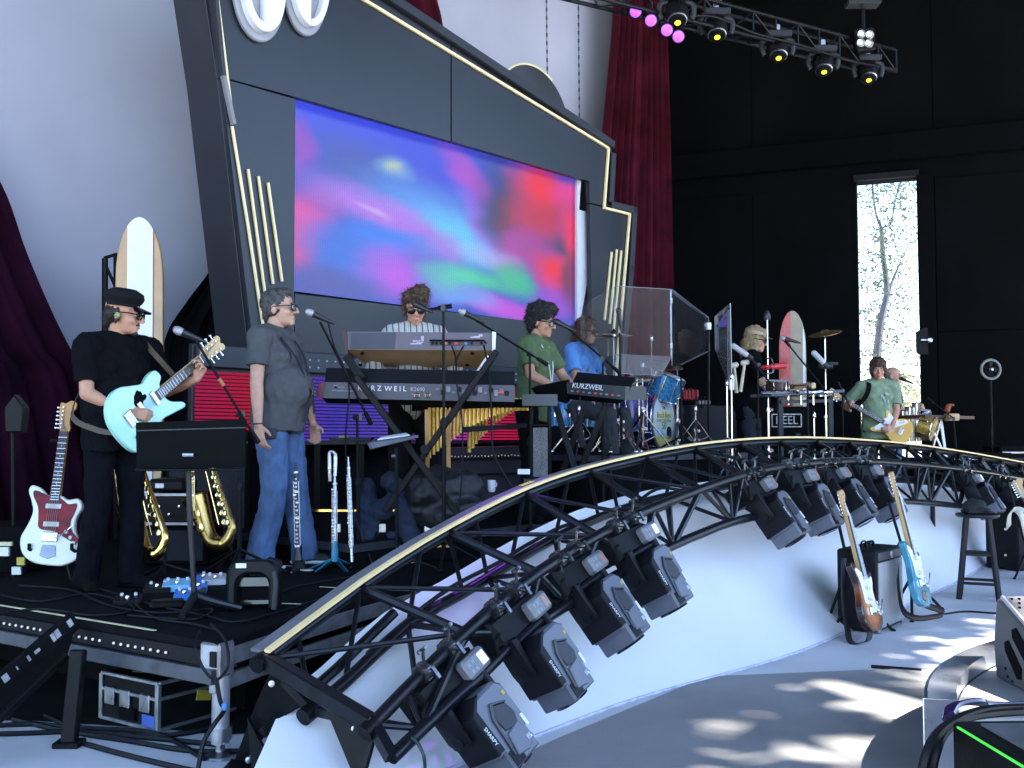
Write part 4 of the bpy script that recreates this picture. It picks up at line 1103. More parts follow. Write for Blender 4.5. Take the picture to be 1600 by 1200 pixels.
    # clothes
    def fill_shirt(b):
        torso(b, .027)
        hz = hem * s
        b.lathe([(.001, 0), (1, 0), (1, 1)], (0, 0, 0), n=4) if False else None
        # skirt of the shirt: elliptic tube from waist to hem
        n = 20; rings = []
        zs = [hem, hem + .06, .98, 1.08]
        for i, z in enumerate(zs):
            rx = (.130 + belly * (.75 if z > .9 else .45)) * (1.0 if not tuck else .95); ry = .172 + belly * .35
            cx = -.005 + belly * .35
            rings.append([T(cx + rx * math.cos(2 * math.pi * j / n), ry * math.sin(2 * math.pi * j / n), z) for j in range(n)])
        vs = [p for r in rings for p in r]; fs = []
        for i in range(3):
            for j in range(n): fs.append((i * n + j, i * n + (j + 1) % n, (i + 1) * n + (j + 1) % n, (i + 1) * n + j))
        fs.append(tuple(range(n))[::-1]); fs.append(tuple(range(3 * n, 4 * n))); b.add(vs, fs)
        for k in ('L', 'R'):
            el, w = am[k][:2]
            b.ball(sh[k], .072 * s, n=14, m=10)
            e2 = sh[k].lerp(el, min(1, sleeve)); b.cyl(sh[k], e2, .071 * s, (.069 if sleeve < 1 else .058) * s, 16)
            if sleeve > 1:
                b.ball(el, .055 * s, n=12, m=8); b.cyl(el, el.lerp(w, sleeve - 1), .055 * s, .046 * s, 14)
    sh_o = blob('shirt', fill_shirt, voxel * 1.15, shirt, root, disp=[(wr * 1.8, (9, 9, 6)), (wr * 1.1, (22, 22, 13)), (wr * .5, (50, 50, 30))], iters=3, seed=hash(label) % 17)
    # neckline
    nb = T(-.006, 0, 1.452); nd = D(.22, 0, 1)
    if collar:
        b = MB()
        for sg in (1, -1):
            P = [nb + D(-.060, sg * .005, .030) * s, nb + D(-.045, sg * .052, .022) * s, nb + D(.005, sg * .068, .004) * s, nb + D(.055, sg * .045, -.030) * s, nb + D(.085, sg * .030, -.075) * s]
            Q = [nb + D(-.085, sg * .005, -.012) * s, nb + D(-.065, sg * .078, -.012) * s, nb + D(.010, sg * .102, -.020) * s, nb + D(.075, sg * .092, -.060) * s, nb + D(.105, sg * .045, -.115) * s]
            P = spline(P, 10); Q = spline(Q, 10); o_ = D(0, 0, .006)
            b.grid([[p + o_ for p in P], [p.lerp(q, .5) + D(.004, sg * .006, .008) for p, q in zip(P, Q)], Q, [p.lerp(q, .5) - o_ for p, q in zip(P, Q)], [p - o_ for p in P]])
        b.build('collar', shirt, sh_o, recalc=False)
    else:
        b = MB(); x, y = perp(nd); x = D(0, 1, 0); y = D(1, 0, .0)
        b.tube([nb + x * .070 * s * math.cos(a) + (y * .072 + D(0, 0, -.028)) * s * math.sin(a) + D(.0, 0, -.004) for a in [2 * math.pi * i / 24 for i in range(24)]], .010 * s, 8, closed=True); b.build('neckline', shirt, sh_o)
    def fill_pants(b):
        b.ball(T(-.01, 0, .925), (.125 * s, .165 * s, .125 * s), None, n=20, m=14)
        for k in ('L', 'R'):
            kn, an, fd = lg[k]
            b.cap(hip[k], kn, (leg_r + .026) * s, leg_r * s, 16)
            e2 = an + (an - kn).normalized() * .048 * s + fd * .012
            b.ball(kn, leg_r * s, n=14, m=10); b.cyl(kn, e2, leg_r * s, (leg_r + .004) * s, 16)
    blob('trousers', fill_pants, voxel * 1.15, pants, root, disp=[(.012, (10, 10, 4.5)), (.009, (24, 24, 12)), (.004, (50, 50, 28))], iters=3, seed=3 + hash(label) % 11)
    shoes = shoes or black_matte
    for k in ('L', 'R'):
        kn, an, fd = lg[k]; g = an.copy(); g.z = an.z - .075 * s
        def fill_shoe(b, an=an, fd=fd, g=g):
            h = V((0, 0, 1)); b.ball(g + fd * .0 + h * .045 * s, (.045 * s, .045 * s, .045 * s)); b.cap(g + fd * .0 + h * .040 * s, g + fd * .155 * s + h * .030 * s, .040 * s, .036 * s, 14)
            b.cap(an + h * .03, g + fd * .06 * s + h * .05 * s, .050 * s, .042 * s)
            sd = V((-fd.y, fd.x, 0)); X = frame(g + fd * .06 * s + h * .012 * s, fd, z=(0, 0, 1)); b.box(X.translation, (.26 * s, .078 * s, .022 * s), X, .009)
        blob('shoe', fill_shoe, voxel, shoes, root, iters=2)
    # hair
    if hair.get('balls'):
        def fill_hair(b):
            b.X = HM
            for c, r in hair['balls']: b.ball(c, r, n=16, m=12)
            b.X = None
        ho = blob('hair', fill_hair, hair.get('vox', .006), hair['m'], root, disp=hair.get('disp', [(.012, 45), (.006, 110)]), iters=1, seed=5)
        if hair.get('st', .03):
            r = random.Random(len(label)); b = MB(); vsx = ho.data.vertices; Rw = HM.to_3x3(); L0_ = hair.get('st', .03)
            for _ in range(hair.get('n', 1500)):
                v = vsx[r.randrange(len(vsx))]; nn = v.normal; loc_ = HM.inverted() @ v.co
                if loc_.x > .075 and loc_.z < .05: continue
                t = (nn * r.uniform(.15, .9) + Rw @ V((-.35, r.uniform(-.3, .3), -.35 - hair.get('dn', 0))) + V((r.gauss(0, .35), r.gauss(0, .35), r.gauss(0, .35)))).normalized(); w = nn.cross(t)
                if w.length < .1: continue
                w = w.normalized() * .0013; L = L0_ * r.uniform(.5, 1.2); p0 = v.co - nn * .004; p1 = p0 + t * L * .5; p2 = p1 + (t + V((0, 0, -.35)) + V((r.gauss(0, .3), r.gauss(0, .3), 0))).normalized() * L * .5
                b.add([p0 - w, p0 + w, p1 + w, p1 - w, p2], [(0, 1, 2, 3), (3, 2, 4)])
            b.build('hair_strands', hair['m'], ho, recalc=False, smooth=0, kind='stuff')
    if glasses:
        b = MB(); b.X = HM
        for y in (-.033, .033):
            pts = [(.097 + .004 - abs(math.cos(a)) * 0 - .010 * (abs(y + .026 * math.cos(a)) / .06) ** 2, y + .027 * math.cos(a), -.004 + .019 * math.sin(a)) for a in [2 * math.pi * i / 16 for i in range(16)]]
            b.tube(pts, .0036, 6, closed=True)
        b.tube([(.100, -.008, .004), (.104, 0, .007), (.100, .008, .004)], .0034, 6)
        for y in (-1, 1): b.tube([(.091, y * .061, .004), (.06, y * .077, .006), (-.012, y * .081, .004), (-.03, y * .079, -.012)], .0034, 6)
        gl = b.build('glasses', glasses[0], root)
        for y in (-.033, .033):
            b = MB(); b.X = HM; b.ball((.0965 - .003, y, -.004), (.0025, .026, .018), n=14, m=8); b.build('lens', glasses[1], gl)
    root['_s'] = s
    return root, HM, T, am

# ------------------------------------------------------------------ guitars
def make_guitar(kind, label, body_m, pg_m, pg=True, fret_m=None, head_m=None, pickups=3, bass=False, pick_m=None, cat='guitar', group=None, six_side=True):
    """x towards the headstock, y to the bass-string side, z out of the front"""
    fret_m = fret_m or M('rosewood fretboard', (.05, .028, .018), .5, bump=.1); head_m = head_m or M('maple', (.55, .33, .13), .4, var=.15, scale=6)
    O = {
        'offset': [(-.26, -.02), (-.247, .07), (-.20, .135), (-.12, .157), (-.04, .128), (.03, .110), (.09, .125), (.145, .147), (.178, .132), (.165, .085), (.125, .038), (.125, -.03), (.105, -.07), (.112, -.125), (.065, -.150), (0, -.125), (-.07, -.132), (-.15, -.172), (-.22, -.155), (-.257, -.09)],
        'strat': [(-.25, .0), (-.236, .09), (-.18, .150), (-.10, .155), (-.02, .118), (.04, .108), (.10, .132), (.158, .158), (.190, .140), (.165, .092), (.12, .040), (.115, -.03), (.098, -.065), (.125, -.115), (.128, -.142), (.085, -.145), (.03, -.108), (-.03, -.112), (-.10, -.155), (-.18, -.160), (-.237, -.10)],
        'horn': [(-.24, -.06), (-.232, .06), (-.17, .145), (-.08, .168), (.0, .132), (.06, .106), (.13, .122), (.172, .115), (.180, .07), (.14, .034), (.128, -.03), (.145, -.075), (.205, -.122), (.195, -.150), (.10, -.132), (.03, -.122), (-.05, -.160), (-.13, -.190), (-.21, -.160)],
        'single': [(-.25, 0), (-.237, .09), (-.18, .150), (-.10, .155), (-.03, .118), (.03, .108), (.09, .125), (.14, .120), (.155, .075), (.13, .032), (.125, -.03), (.10, -.06), (.13, -.105), (.125, -.135), (.07, -.135), (.02, -.108), (-.03, -.112), (-.10, -.155), (-.18, -.160), (-.237, -.10)],
    }[kind]
    ol = closed_spline(O, 5); root = thing('bass_guitar' if bass else 'electric_guitar', label, cat, (0, 0, 0), None, group)
    b = MB(); b.prism([(p.x, p.y) for p in ol], -.022, .022, None, .006); b.build('body', body_m, root)
    nl = .62 if bass else .49                                           # nut position
    if pg:
        if kind == 'offset': P = [(.12, .028), (.150, .105), (.125, .118), (.06, .085), (.0, .075), (-.06, .062), (-.075, -.02), (-.115, -.095), (-.135, -.14), (-.115, -.155), (-.07, -.115), (-.02, -.100), (.04, -.118), (.085, -.120), (.080, -.075), (.112, -.028)]
        elif bass: P = [(.12, .028), (.15, .10), (.13, .125), (.06, .09), (.0, .082), (-.04, .045), (-.06, -.02), (-.12, -.09), (-.15, -.13), (-.12, -.145), (-.06, -.10), (.0, -.095), (.06, -.12), (.09, -.11), (.08, -.06), (.112, -.028)]
        else: P = [(.12, .028), (.150, .10), (.135, .128), (.07, .092), (.0, .085), (-.07, .075), (-.085, .0), (-.115, -.075), (-.155, -.13), (-.13, -.145), (-.07, -.095), (.0, -.088), (.06, -.118), (.095, -.115), (.08, -.06), (.112, -.028)]
        b = MB(); b.prism([(p.x, p.y) for p in closed_spline(P, 4)], .0225, .0265, None, .001); b.build('pickguard', pg_m, root)
    pick_m = pick_m or M('cream pickup', (.55, .52, .45), .4)
    for i in range(pickups):
        x = [.085, .02, -.05][i] if pickups == 3 else [.065, -.035][i % 2] if pickups == 2 else -.01
        b = MB(); w = (.028, .085) if pickups == 2 else (.018, .072)
        if bass: b.box((x + .012, .018, .030), (.03, .05, .012), None, .003); b.box((x - .012, -.022, .030), (.03, .05, .012), None, .003)
        else: b.box((x, 0, .030), (w[0], w[1], .010), Matrix.Rotation(-.12 if i == 2 else 0, 3, 'Z'), .003)
        b.build('pickup', pick_m if not bass else black_plastic, root)
    b = MB(); bx = -.125 if kind != 'offset' else -.105
    b.box((bx, 0, .028), (.05, .085, .012), None, .003)
    for i in range(6): b.box((bx + .005, -.028 + .0112 * i, .036), (.03, .008, .006), None, .001)
    b.build('bridge', chrome, root)
    if kind in ('offset',): b = MB(); b.prism([(-.15, .035), (-.15, -.035), (-.21, -.042), (-.225, 0), (-.21, .042)], .0225, .027, None, .001); b.build('tailpiece', M('dark chrome plate', (.16, .16, .18), .2, .8), root)
    if not bass and kind in ('strat', 'offset'):
        b = MB(); b.tube([(bx, -.03, .035), (bx - .01, -.045, .055), (bx + .04, -.10, .060)], .003, 6); b.cyl((bx + .04, -.10, .060), (bx + .065, -.125, .060), .004, n=6); b.build('tremolo_arm', chrome, root)
    for i, (x, y) in enumerate([(-.075, -.085), (-.105, -.112), (-.135, -.132)][:2 if bass else 3] if kind != 'horn' else [(-.155, -.10), (-.10, -.125)]):
        b = MB(); b.lathe([(.011, 0), (.0105, .012), (.008, .014), (.001, .0145)], (x, y, .0265), n=12); b.build('knob', M('black knob', (.02, .02, .02), .35) if kind == 'horn' else M('white knob', (.6, .6, .58), .4), root)
    # neck, fretboard, frets, dots
    b = MB(); b.prism([(.09, -.028), (nl, -.0215), (nl, .0215), (.09, .028)], -.006, .0225, None, .006); b.build('neck', head_m, root)
    b = MB(); b.prism([(.085, -.0285), (nl, -.022), (nl, .022), (.085, .0285)], .023, .029, None, .001); fb = b.build('fretboard', fret_m, root)
    b = MB()
    for i in range(1, 20):
        x = nl - (nl + .13) * (1 - 2 ** (-i / 12))
        if x > .09: b.box((x, 0, .0297), (.0025, .046, .0018))
    b.build('fret', chrome, root, kind='stuff')
    b = MB()
    for i in (3, 5, 7, 9, 12, 15):
        x = nl - (nl + .13) * (1 - 2 ** (-(i - .5) / 12))
        if x > .1: b.lathe([(.0045, 0), (.001, .0008)], (x, 0, .0291), n=8)
    b.build('fret_dot', M('pearl dots', (.6, .6, .55), .4), root, kind='stuff')
    if bass: hd = [(nl, -.022), (nl + .05, -.035), (nl + .12, -.052), (nl + .165, -.05), (nl + .17, -.02), (nl + .155, .005), (nl + .185, .03), (nl + .175, .055), (nl + .13, .058), (nl + .06, .045), (nl + .02, .030), (nl, .022)]
    elif kind == 'horn': hd = [(nl, -.022), (nl + .03, -.038), (nl + .10, -.040), (nl + .155, -.046), (nl + .165, -.02), (nl + .15, 0), (nl + .165, .02), (nl + .155, .046), (nl + .10, .040), (nl + .03, .038), (nl, .022)]
    else: hd = [(nl, -.022), (nl + .025, -.030), (nl + .06, -.022), (nl + .11, -.028), (nl + .14, -.048), (nl + .172, -.045), (nl + .182, -.015), (nl + .165, .012), (nl + .17, .035), (nl + .14, .043), (nl + .03, .033), (nl + .01, .026), (nl, .022)]
    b = MB(); b.prism([(p.x, p.y) for p in closed_spline(hd, 3)], -.004, .014, None, .002); b.build('headstock', head_m, root)
    for i in range(4 if bass else 6):
        b = MB()
        if kind == 'horn' and not bass:
            sg = 1 if i < 3 else -1; x = nl + .04 + .04 * (i % 3); y = sg * .026
            b.cyl((x, y, .014), (x, y, .026), .004, n=8); b.cyl((x, y, .004), (x, sg * .062, .004), .0035, n=6); b.box((x, sg * .068, .004), (.016, .014, .012), None, .004)
        else:
            x = nl + (.04 + .036 * i if bass else .022 + .0235 * i); y = .030
            b.cyl((x, y * .6, .014), (x, y * .6, .028), .006 if bass else .004, n=8); b.cyl((x, y, .004), (x, .046, .004), .003, n=6); b.box((x, .053, .004), (.020 if bass else .012, .014, .008), None, .003)
        b.build('tuner', chrome, root)
    b = MB()
    for i in range(4 if bass else 6):
        y0 = (-.028 + .0112 * i) if not bass else -.027 + .018 * i; y1 = y0 * .6
        b.tube([(bx, y0, .0405), (nl, y1, .0315), (nl + .05 + .02 * i, .018, .024)], .0012 if bass else .0009, 4)
    b.build('string', steel, root, kind='stuff')
    return root
sk_tan = skin('tanned skin', (.46, .24, .15)); sk_fair = skin('fair skin', (.52, .30, .21)); sk_dark = skin('brown skin', (.36, .19, .125)); sk_red = skin('ruddy skin', (.50, .24, .16))
denim = M('blue denim', (.068, .125, .25), .85, var=.5, scale=4, bump=.3, bscale=300)
denim_light = M('faded blue denim', (.16, .24, .38), .8, var=.25, scale=6, bump=.3, bscale=300)
black_cloth = M('black cotton', (.0042, .0042, .0055), .9, var=.25, scale=10, bump=.3, bscale=250, spec=.06)
dark_trouser = M('dark navy trousers', (.004, .0042, .007), .9, var=.3, scale=8, bump=.3, bscale=250, spec=.06)
grey_tee = M('charcoal cotton tee', (.075, .078, .085), .85, var=.14, scale=18, bump=.3, bscale=250, spec=.25)
green_shirt = M('olive green cotton', (.075, .12, .045), .8, var=.18, scale=12, bump=.3, bscale=250)
blue_tee = M('bright blue cotton', (.09, .24, .55), .8, var=.12, scale=12, bump=.3, bscale=250)
sage_tee = M('sage green cotton', (.21, .29, .18), .85, var=.14, scale=12, bump=.3, bscale=250)
def stripes(name, base, line, k):
    m = M(name, base, .8, var=.08, bump=.25, bscale=250); N = m.node_tree.nodes; L = m.node_tree.links; B = N['Principled BSDF']
    tc = N.new('ShaderNodeTexCoord'); sp = N.new('ShaderNodeSeparateXYZ'); L.new(tc.outputs['Object'], sp.inputs[0])
    def st(sock, k, w):
        a = N.new('ShaderNodeMath'); a.operation = 'MULTIPLY'; a.inputs[1].default_value = k; L.new(sock, a.inputs[0])
        f = N.new('ShaderNodeMath'); f.operation = 'FRACT'; L.new(a.outputs[0], f.inputs[0])
        g = N.new('ShaderNodeMath'); g.operation = 'LESS_THAN'; g.inputs[1].default_value = w; L.new(f.outputs[0], g.inputs[0]); return g.outputs[0]
    mm = N.new('ShaderNodeMath'); mm.operation = 'MAXIMUM'; L.new(st(sp.outputs['Y'], k, .22), mm.inputs[0]); L.new(st(sp.outputs['Y'], k * 2.37, .10), mm.inputs[1])
    mx = N.new('ShaderNodeMix'); mx.data_type = 'RGBA'; src = B.inputs['Base Color'].links[0].from_socket
    L.new(src, mx.inputs['A']); mx.inputs['B'].default_value = (*line, 1); L.new(mm.outputs[0], mx.inputs['Factor']); L.new(mx.outputs['Result'], B.inputs['Base Color']); return m
stripe_shirt = stripes('pale striped cotton', (.52, .51, .47), (.10, .095, .09), 24)
hair_dark = M('dark hair', (.014, .010, .008), .55, var=.5, scale=60, bump=.6, bscale=180); hair_grey = M('greying dark hair', (.055, .050, .050), .6, var=.7, scale=40, bump=.6, bscale=180)
hair_brown = M('brown hair', (.060, .028, .014), .55, var=.5, scale=40, bump=.6, bscale=180); hair_sand = M('sandy blond hair', (.36, .25, .13), .55, var=.35, scale=40, bump=.6, bscale=180)
hair_black = M('black curly hair', (.009, .008, .009), .65, var=.4, scale=60, bump=.8, bscale=140); hair_shorn = M('shorn grey hair', (.20, .15, .12), .7)
H_SHORT = [((-.022, 0, .042), (.096, .080, .086)), ((-.03, 0, -.005), (.075, .079, .055)), ((.030, 0, .092), (.055, .060, .030)), ((-.075, 0, -.03), (.030, .055, .045))]
H_MESSY = [((-.020, 0, .050), (.098, .083, .086)), ((-.03, 0, -.005), (.080, .085, .065)), ((.045, .02, .085), (.055, .060, .035)), ((.02, -.045, .075), (.06, .045, .045)), ((-.06, 0, -.04), (.045, .062, .05)), ((.0, .03, .12), (.07, .06, .04))]
H_AFRO = [((-.020, 0, .070), (.112, .100, .094)), ((-.045, 0, .01), (.088, .092, .070)), ((.042, 0, .105), (.066, .072, .052)), ((-.07, 0, -.045), (.04, .06, .05))]
H_LONG = [((-.020, 0, .050), (.102, .086, .088)), ((-.055, 0, -.04), (.070, .084, .100)), ((-.07, 0, -.12), (.050, .075, .070)), ((.0, .07, -.05), (.045, .020, .08)), ((.0, -.07, -.05), (.045, .020, .08)), ((.05, 0, .088), (.05, .06, .030))]
H_MOP = [((-.016, 0, .055), (.106, .090, .088)), ((-.03, 0, -.01), (.085, .090, .072)), ((.055, 0, .068), (.048, .068, .032)), ((.02, .068, .0), (.04, .022, .055)), ((.02, -.068, .0), (.04, .022, .055)), ((-.065, 0, -.06), (.04, .062, .045))]

def yaw_of(d): return math.atan2(d[1], d[0])
def wmat(root): return mw(root)
def place(o, m): o.matrix_basis = m
FRET = dict(curl=(55, 60, 40), thumb=.5); STRUM = dict(curl=(45, 60, 45), thumb=.9)

# guitarist in black ------------------------------------------------
p = on(172, 918, DECK); fdir = V((.80, -.60))
g_root, HM, T, am = person('bearded guitarist in a black cap and black shirt playing a mint guitar', (p.x, p.y, DECK), yaw_of(fdir), 1.64, sk_tan, black_cloth, dark_trouser,
    dict(m=hair_dark, balls=[((-.045, 0, .0), (.062, .080, .060)), ((-.085, 0, -.035), (.022, .045, .05)), ((-.01, .072, -.01), (.016, .012, .045)), ((-.01, -.072, -.01), (.016, .012, .045))], disp=[(.006, 60)], st=.02),
    lean=5, head=(38, 6, 0), belly=.055, width=1.18, collar=True, sleeve=.78, glasses=(black_gloss, lens_dark), voxel=.0068, hem=.80, wr=.008,
    arms={'R': dict(w=(.225, -.035, 1.02), d=(.55, .78, -.12), n=(-.72, .5, -.35), pole=(-.5, -1, -.25), **STRUM), 'L': dict(w=(.245, .40, 1.23), d=(.35, .20, .85), n=(.1, -.95, .1), pole=(.1, .75, -1), **FRET)},
    leg_r=.070, legs={'L': dict(knee=(.07, .09, .49), ankle=(.06, .085, .075), foot=14), 'R': dict(knee=(.02, -.10, .49), ankle=(-.07, -.115, .075), foot=-18)})
b = MB(); b.X = HM
b.lathe([(.001, .142), (.06, .140), (.100, .118), (.108, .090), (.096, .066), (.088, .058), (.087, .040)], (-.012, 0, 0), (0, 0, 1), 24)
b.X = None; capb = b.build('cap', M('black felt cap', (.005, .005, .006), .9, spec=.2, bump=.3, bscale=200), g_root)
b = MB(); b.X = HM; rows = []
for j in range(5):
    t = j / 4; rows.append([((.060 + .075 * t * math.cos(a)) + .01, (.078 + .004 * t) * math.sin(a) * 1.0, .044 - .022 * t + .006 * (1 - abs(math.sin(a)))) for a in [math.radians(-80 + 160 * i / 14) for i in range(15)]])
b.grid(rows); b.grid([[(x, y, z - .006) for x, y, z in r] for r in rows]); b.build('cap_peak', black_gloss, capb, recalc=False)
b = MB(); b.X = HM; b.ball((.071, 0, -.098), (.018, .020, .018)); b.tube([(.083, -.021, -.055), (.0905, 0, -.049), (.083, .021, -.055)], .0045, 6); b.build('goatee', hair_dark, g_root)
b = MB(); b.X = HM; b.ball((.0, -.086, -.014), (.010, .008, .012)); b.build('ear_monitor', M('green ear piece', (.10, .42, .10), .4), g_root)
mint = M('mint green lacquer', (.38, .70, .62), .22, var=.03, coat=.5); mint_wood = M('pale maple headstock', (.60, .42, .20), .4)
gm = make_guitar('horn', 'mint green electric guitar held by the guitarist in black', mint, None, pg=False, pickups=2, head_m=mint_wood, fret_m=M('grey brown fretboard', (.14, .115, .10), .5), pick_m=chrome)
m0 = wmat(g_root); ndir = V((-.05, .80, .60)).normalized()
place(gm, m0 @ frame(V((.215, .06, 1.06)) * (1.64 / 1.75), ndir, z=(1, .02, .12)))
b = MB(); pts = spline([V((.19, .27, 1.25)), V((.16, .17, 1.36)), V((.03, .12, 1.475)), V((-.10, .02, 1.40)), V((-.15, -.10, 1.20)), V((-.10, -.20, 1.0)), V((.10, -.17, .92)), V((.21, -.12, .90))], 30)
pts = [q * .938 for q in pts]
rows = [[q + V((0, 0, .022)).lerp(V((.02, .01, 0)), .4) for q in pts], [q - V((0, 0, .022)).lerp(V((.02, .01, 0)), .4) for q in pts]]
b.grid(rows); o = b.build('guitar_strap', M('brown leather strap', (.05, .035, .02), .6), gm, recalc=False); o.data.transform((gm.matrix_basis.inverted() @ m0))

# man in charcoal tee ------------------------------------------------
p = on(432, 884, DECK); fdir = V((.95, -.31))
s_root, HM, T, am = person('man in charcoal tee and blue jeans singing at a microphone', (p.x, p.y, DECK), yaw_of(fdir), 1.80, sk_fair, grey_tee, denim,
    dict(m=hair_grey, balls=H_SHORT, disp=[(.005, 55), (.003, 120)], st=.014, n=2200), shoes=M('black canvas shoe', (.012, .012, .014), .7), lean=-3, head=(12, -3, 0), belly=.055, width=1.10, leg_r=.080, glasses=(M('dark grey frame', (.02, .02, .024), .3), lens_clear), voxel=.0068,
    arms={'R': dict(w=(.035, -.285, .845), d=(.15, .0, -1), n=(.2, 1, 0), pole=(-1, -.35, 0), curl=(22, 30, 20)), 'L': dict(w=(.10, .285, .84), d=(.25, 0, -1), n=(.1, -1, 0), pole=(-1, .3, 0), curl=(30, 40, 25))},
    legs={'R': dict(knee=(.04, -.10, .49), ankle=(-.05, -.125, .075), foot=-14), 'L': dict(knee=(.05, .115, .49), ankle=(.10, .15, .075), foot=12)}, hem=.835)
sx = 1.80 / 1.75
for sg, (an, ft) in ((-1, ((-.05, -.125), -14)), (1, ((.10, .15), 12))):
    fd = V((math.cos(math.radians(ft)), math.sin(math.radians(ft)), 0)); b = MB(); X = frame(V((an[0] * sx, an[1] * sx, .013)) + fd * .062, fd, z=(0, 0, 1)); b.box(X.translation, (.275, .092, .022), X, .010); b.build('shoe_sole', M('white rubber sole', (.66, .66, .66), .6), s_root)
b = MB(); pts = spline([V((-.07, .05, 1.50)), V((.03, -.075, 1.475)), V((.13, -.065, 1.36)), V((.195, -.03, 1.22)), V((.235, .0, 1.10))], 20); pts2 = spline([V((-.07, -.05, 1.50)), V((.03, .075, 1.475)), V((.13, .06, 1.36)), V((.195, .02, 1.22)), V((.235, .0, 1.10))], 20)
for P in (pts, pts2): b.grid([[q + V((.008, -.012, .0)) for q in P], [q + V((.008, .012, 0)) for q in P]])
b.grid([[V((.245, -.016, 1.12)), V((.245, .016, 1.12))], [V((.262, -.016, .97)), V((.262, .016, .97))]])
b.build('neck_strap', M('black webbing', (.010, .010, .014), .7), s_root, recalc=False)
b = MB(); b.box((.255, 0, 1.105), (.012, .02, .03)); b.build('strap_clip', chrome, s_root)
b = MB(); el, w, *_ = am['R']; b.ring(w, (el - w), .032, .0035, 18, 6); b.build('bracelet', chrome, s_root)
b = MB(); b.box((.05, -.195, .845), (.10, .012, .07), Matrix.Rotation(.3, 3, 'Z'), .004); b.build('belt_pack', M('dark belt pack', (.02, .02, .022), .5), s_root)

# keyboard player in stripes ------------------------------------------
p = at(646, 690, 7.35); fdir = V((.22, -.97))
k_root, HM, T, am = person('keyboard player with messy brown hair in a pale striped shirt and sunglasses', (p.x, p.y, .621), yaw_of(fdir), 1.74, sk_red, stripe_shirt, M('dark grey trousers', (.010, .009, .010), .9, spec=.06),
    dict(m=hair_brown, balls=H_MESSY, disp=[(.014, 40), (.007, 90)], st=.05), lean=4, head=(-4, 16, 0), collar=True, glasses=(black_gloss, lens_dark), voxel=.008, hem=.86, sleeve=1.35, open_neck=True,
    arms={'R': dict(w=(.25, -.13, 1.05), d=(.9, .25, -.25), n=(0, .1, -1), pole=(-.3, -1, -.2), curl=(25, 30, 20)), 'L': dict(w=(.30, .16, 1.02), d=(.9, -.2, -.25), n=(0, 0, -1), pole=(-.3, 1, -.4), curl=(25, 30, 20))})

# keyboard player in green --------------------------------------------
p = at(833, 690, 8.15); fdir = V((.88, -.47))
n_root, HM, T, am = person('keyboard player with tall curly black hair in an olive green shirt', (p.x, p.y, .62), yaw_of(fdir), 1.73, sk_tan, green_shirt, M('black trousers', (.005, .005, .006), .9, spec=.06),
    dict(m=hair_black, balls=H_AFRO, disp=[(.020, 28), (.014, 65)], st=.035, n=2600), lean=4, head=(6, 8, 0), collar=True, glasses=(black_gloss, lens_clear), voxel=.008, hem=.80, sleeve=.72,
    arms={'R': dict(w=(.33, -.20, 1.04), d=(.95, .2, -.15), n=(0, 0, -1), pole=(-.4, -1, -.7), curl=(25, 30, 20)), 'L': dict(w=(.36, .12, 1.02), d=(.95, -.1, -.15), n=(0, 0, -1), pole=(-.4, 1, -.6), curl=(25, 30, 20))})
b = MB()
for sg in (-1, 1): b.tube(spline([V((-.05, sg * .045, 1.475)), V((.09, sg * .065, 1.42)), V((.155, sg * .04, 1.25)), V((.165, 0, 1.08))], 14), .005, 5)
b.box((.172, 0, 1.03), (.008, .055, .09), None, .003); b.build('lanyard', M('white pass card', (.6, .6, .62), .5), n_root)

# drummer in blue -------------------------------------------------------
p = at(902, 640, 9.55); fdir = V((.86, -.50))
d_root, HM, T, am = person('drummer with long brown hair in a bright blue tee behind the cymbal', (p.x, p.y, .70), yaw_of(fdir), 1.72, sk_dark, blue_tee, M('dark shorts', (.02, .02, .025), .8),
    dict(m=hair_brown, balls=H_LONG, disp=[(.014, 40), (.006, 100)], st=.09, dn=.6), lean=6, head=(-2, 4, 0), belly=.05, width=1.12, glasses=(black_gloss, lens_dark), voxel=.0085, hem=.86, sleeve=.75,
    arms={'R': dict(w=(.30, -.13, 1.02), d=(.9, .3, -.1), n=(0, .5, -1), pole=(-.5, -1, -.5), curl=(55, 70, 45)), 'L': dict(w=(.34, .14, 1.06), d=(.9, -.3, .1), n=(0, -.5, -1), pole=(-.4, 1, -.5), curl=(55, 70, 45))},
    legs={'R': dict(knee=(.40, -.17, .80), ankle=(.42, -.18, .36), foot=-8), 'L': dict(knee=(.40, .19, .80), ankle=(.42, .20, .36), foot=8)})
b = MB(); 
for sg, (px, py, pz) in ((-1, (.42, -.10, 1.0)), (1, (.46, .10, 1.06))): b.cyl((px - .10, py - .02, pz - .02), (px + .26, py + .05 * -sg, pz + .05), .007, .005, 8)
tag(b.build('drum_sticks', M('hickory', (.5, .34, .18), .5), None), 'pair of pale drum sticks held over the snare by the drummer', 'drum sticks'); bpy.data.objects['drum_sticks'].matrix_basis = mw(d_root)
b = MB(); rr = random.Random(4)
for i in range(9): b.box((.150 + rr.uniform(-.004, .006), rr.uniform(-.10, .04), 1.22 + rr.uniform(-.05, .06)), (.004, rr.uniform(.02, .05), rr.uniform(.015, .04)), Matrix.Rotation(rr.uniform(-.6, .6), 3, 'X'))
b.build('shirt_print', M('faded olive print', (.17, .18, .10), .8), d_root)

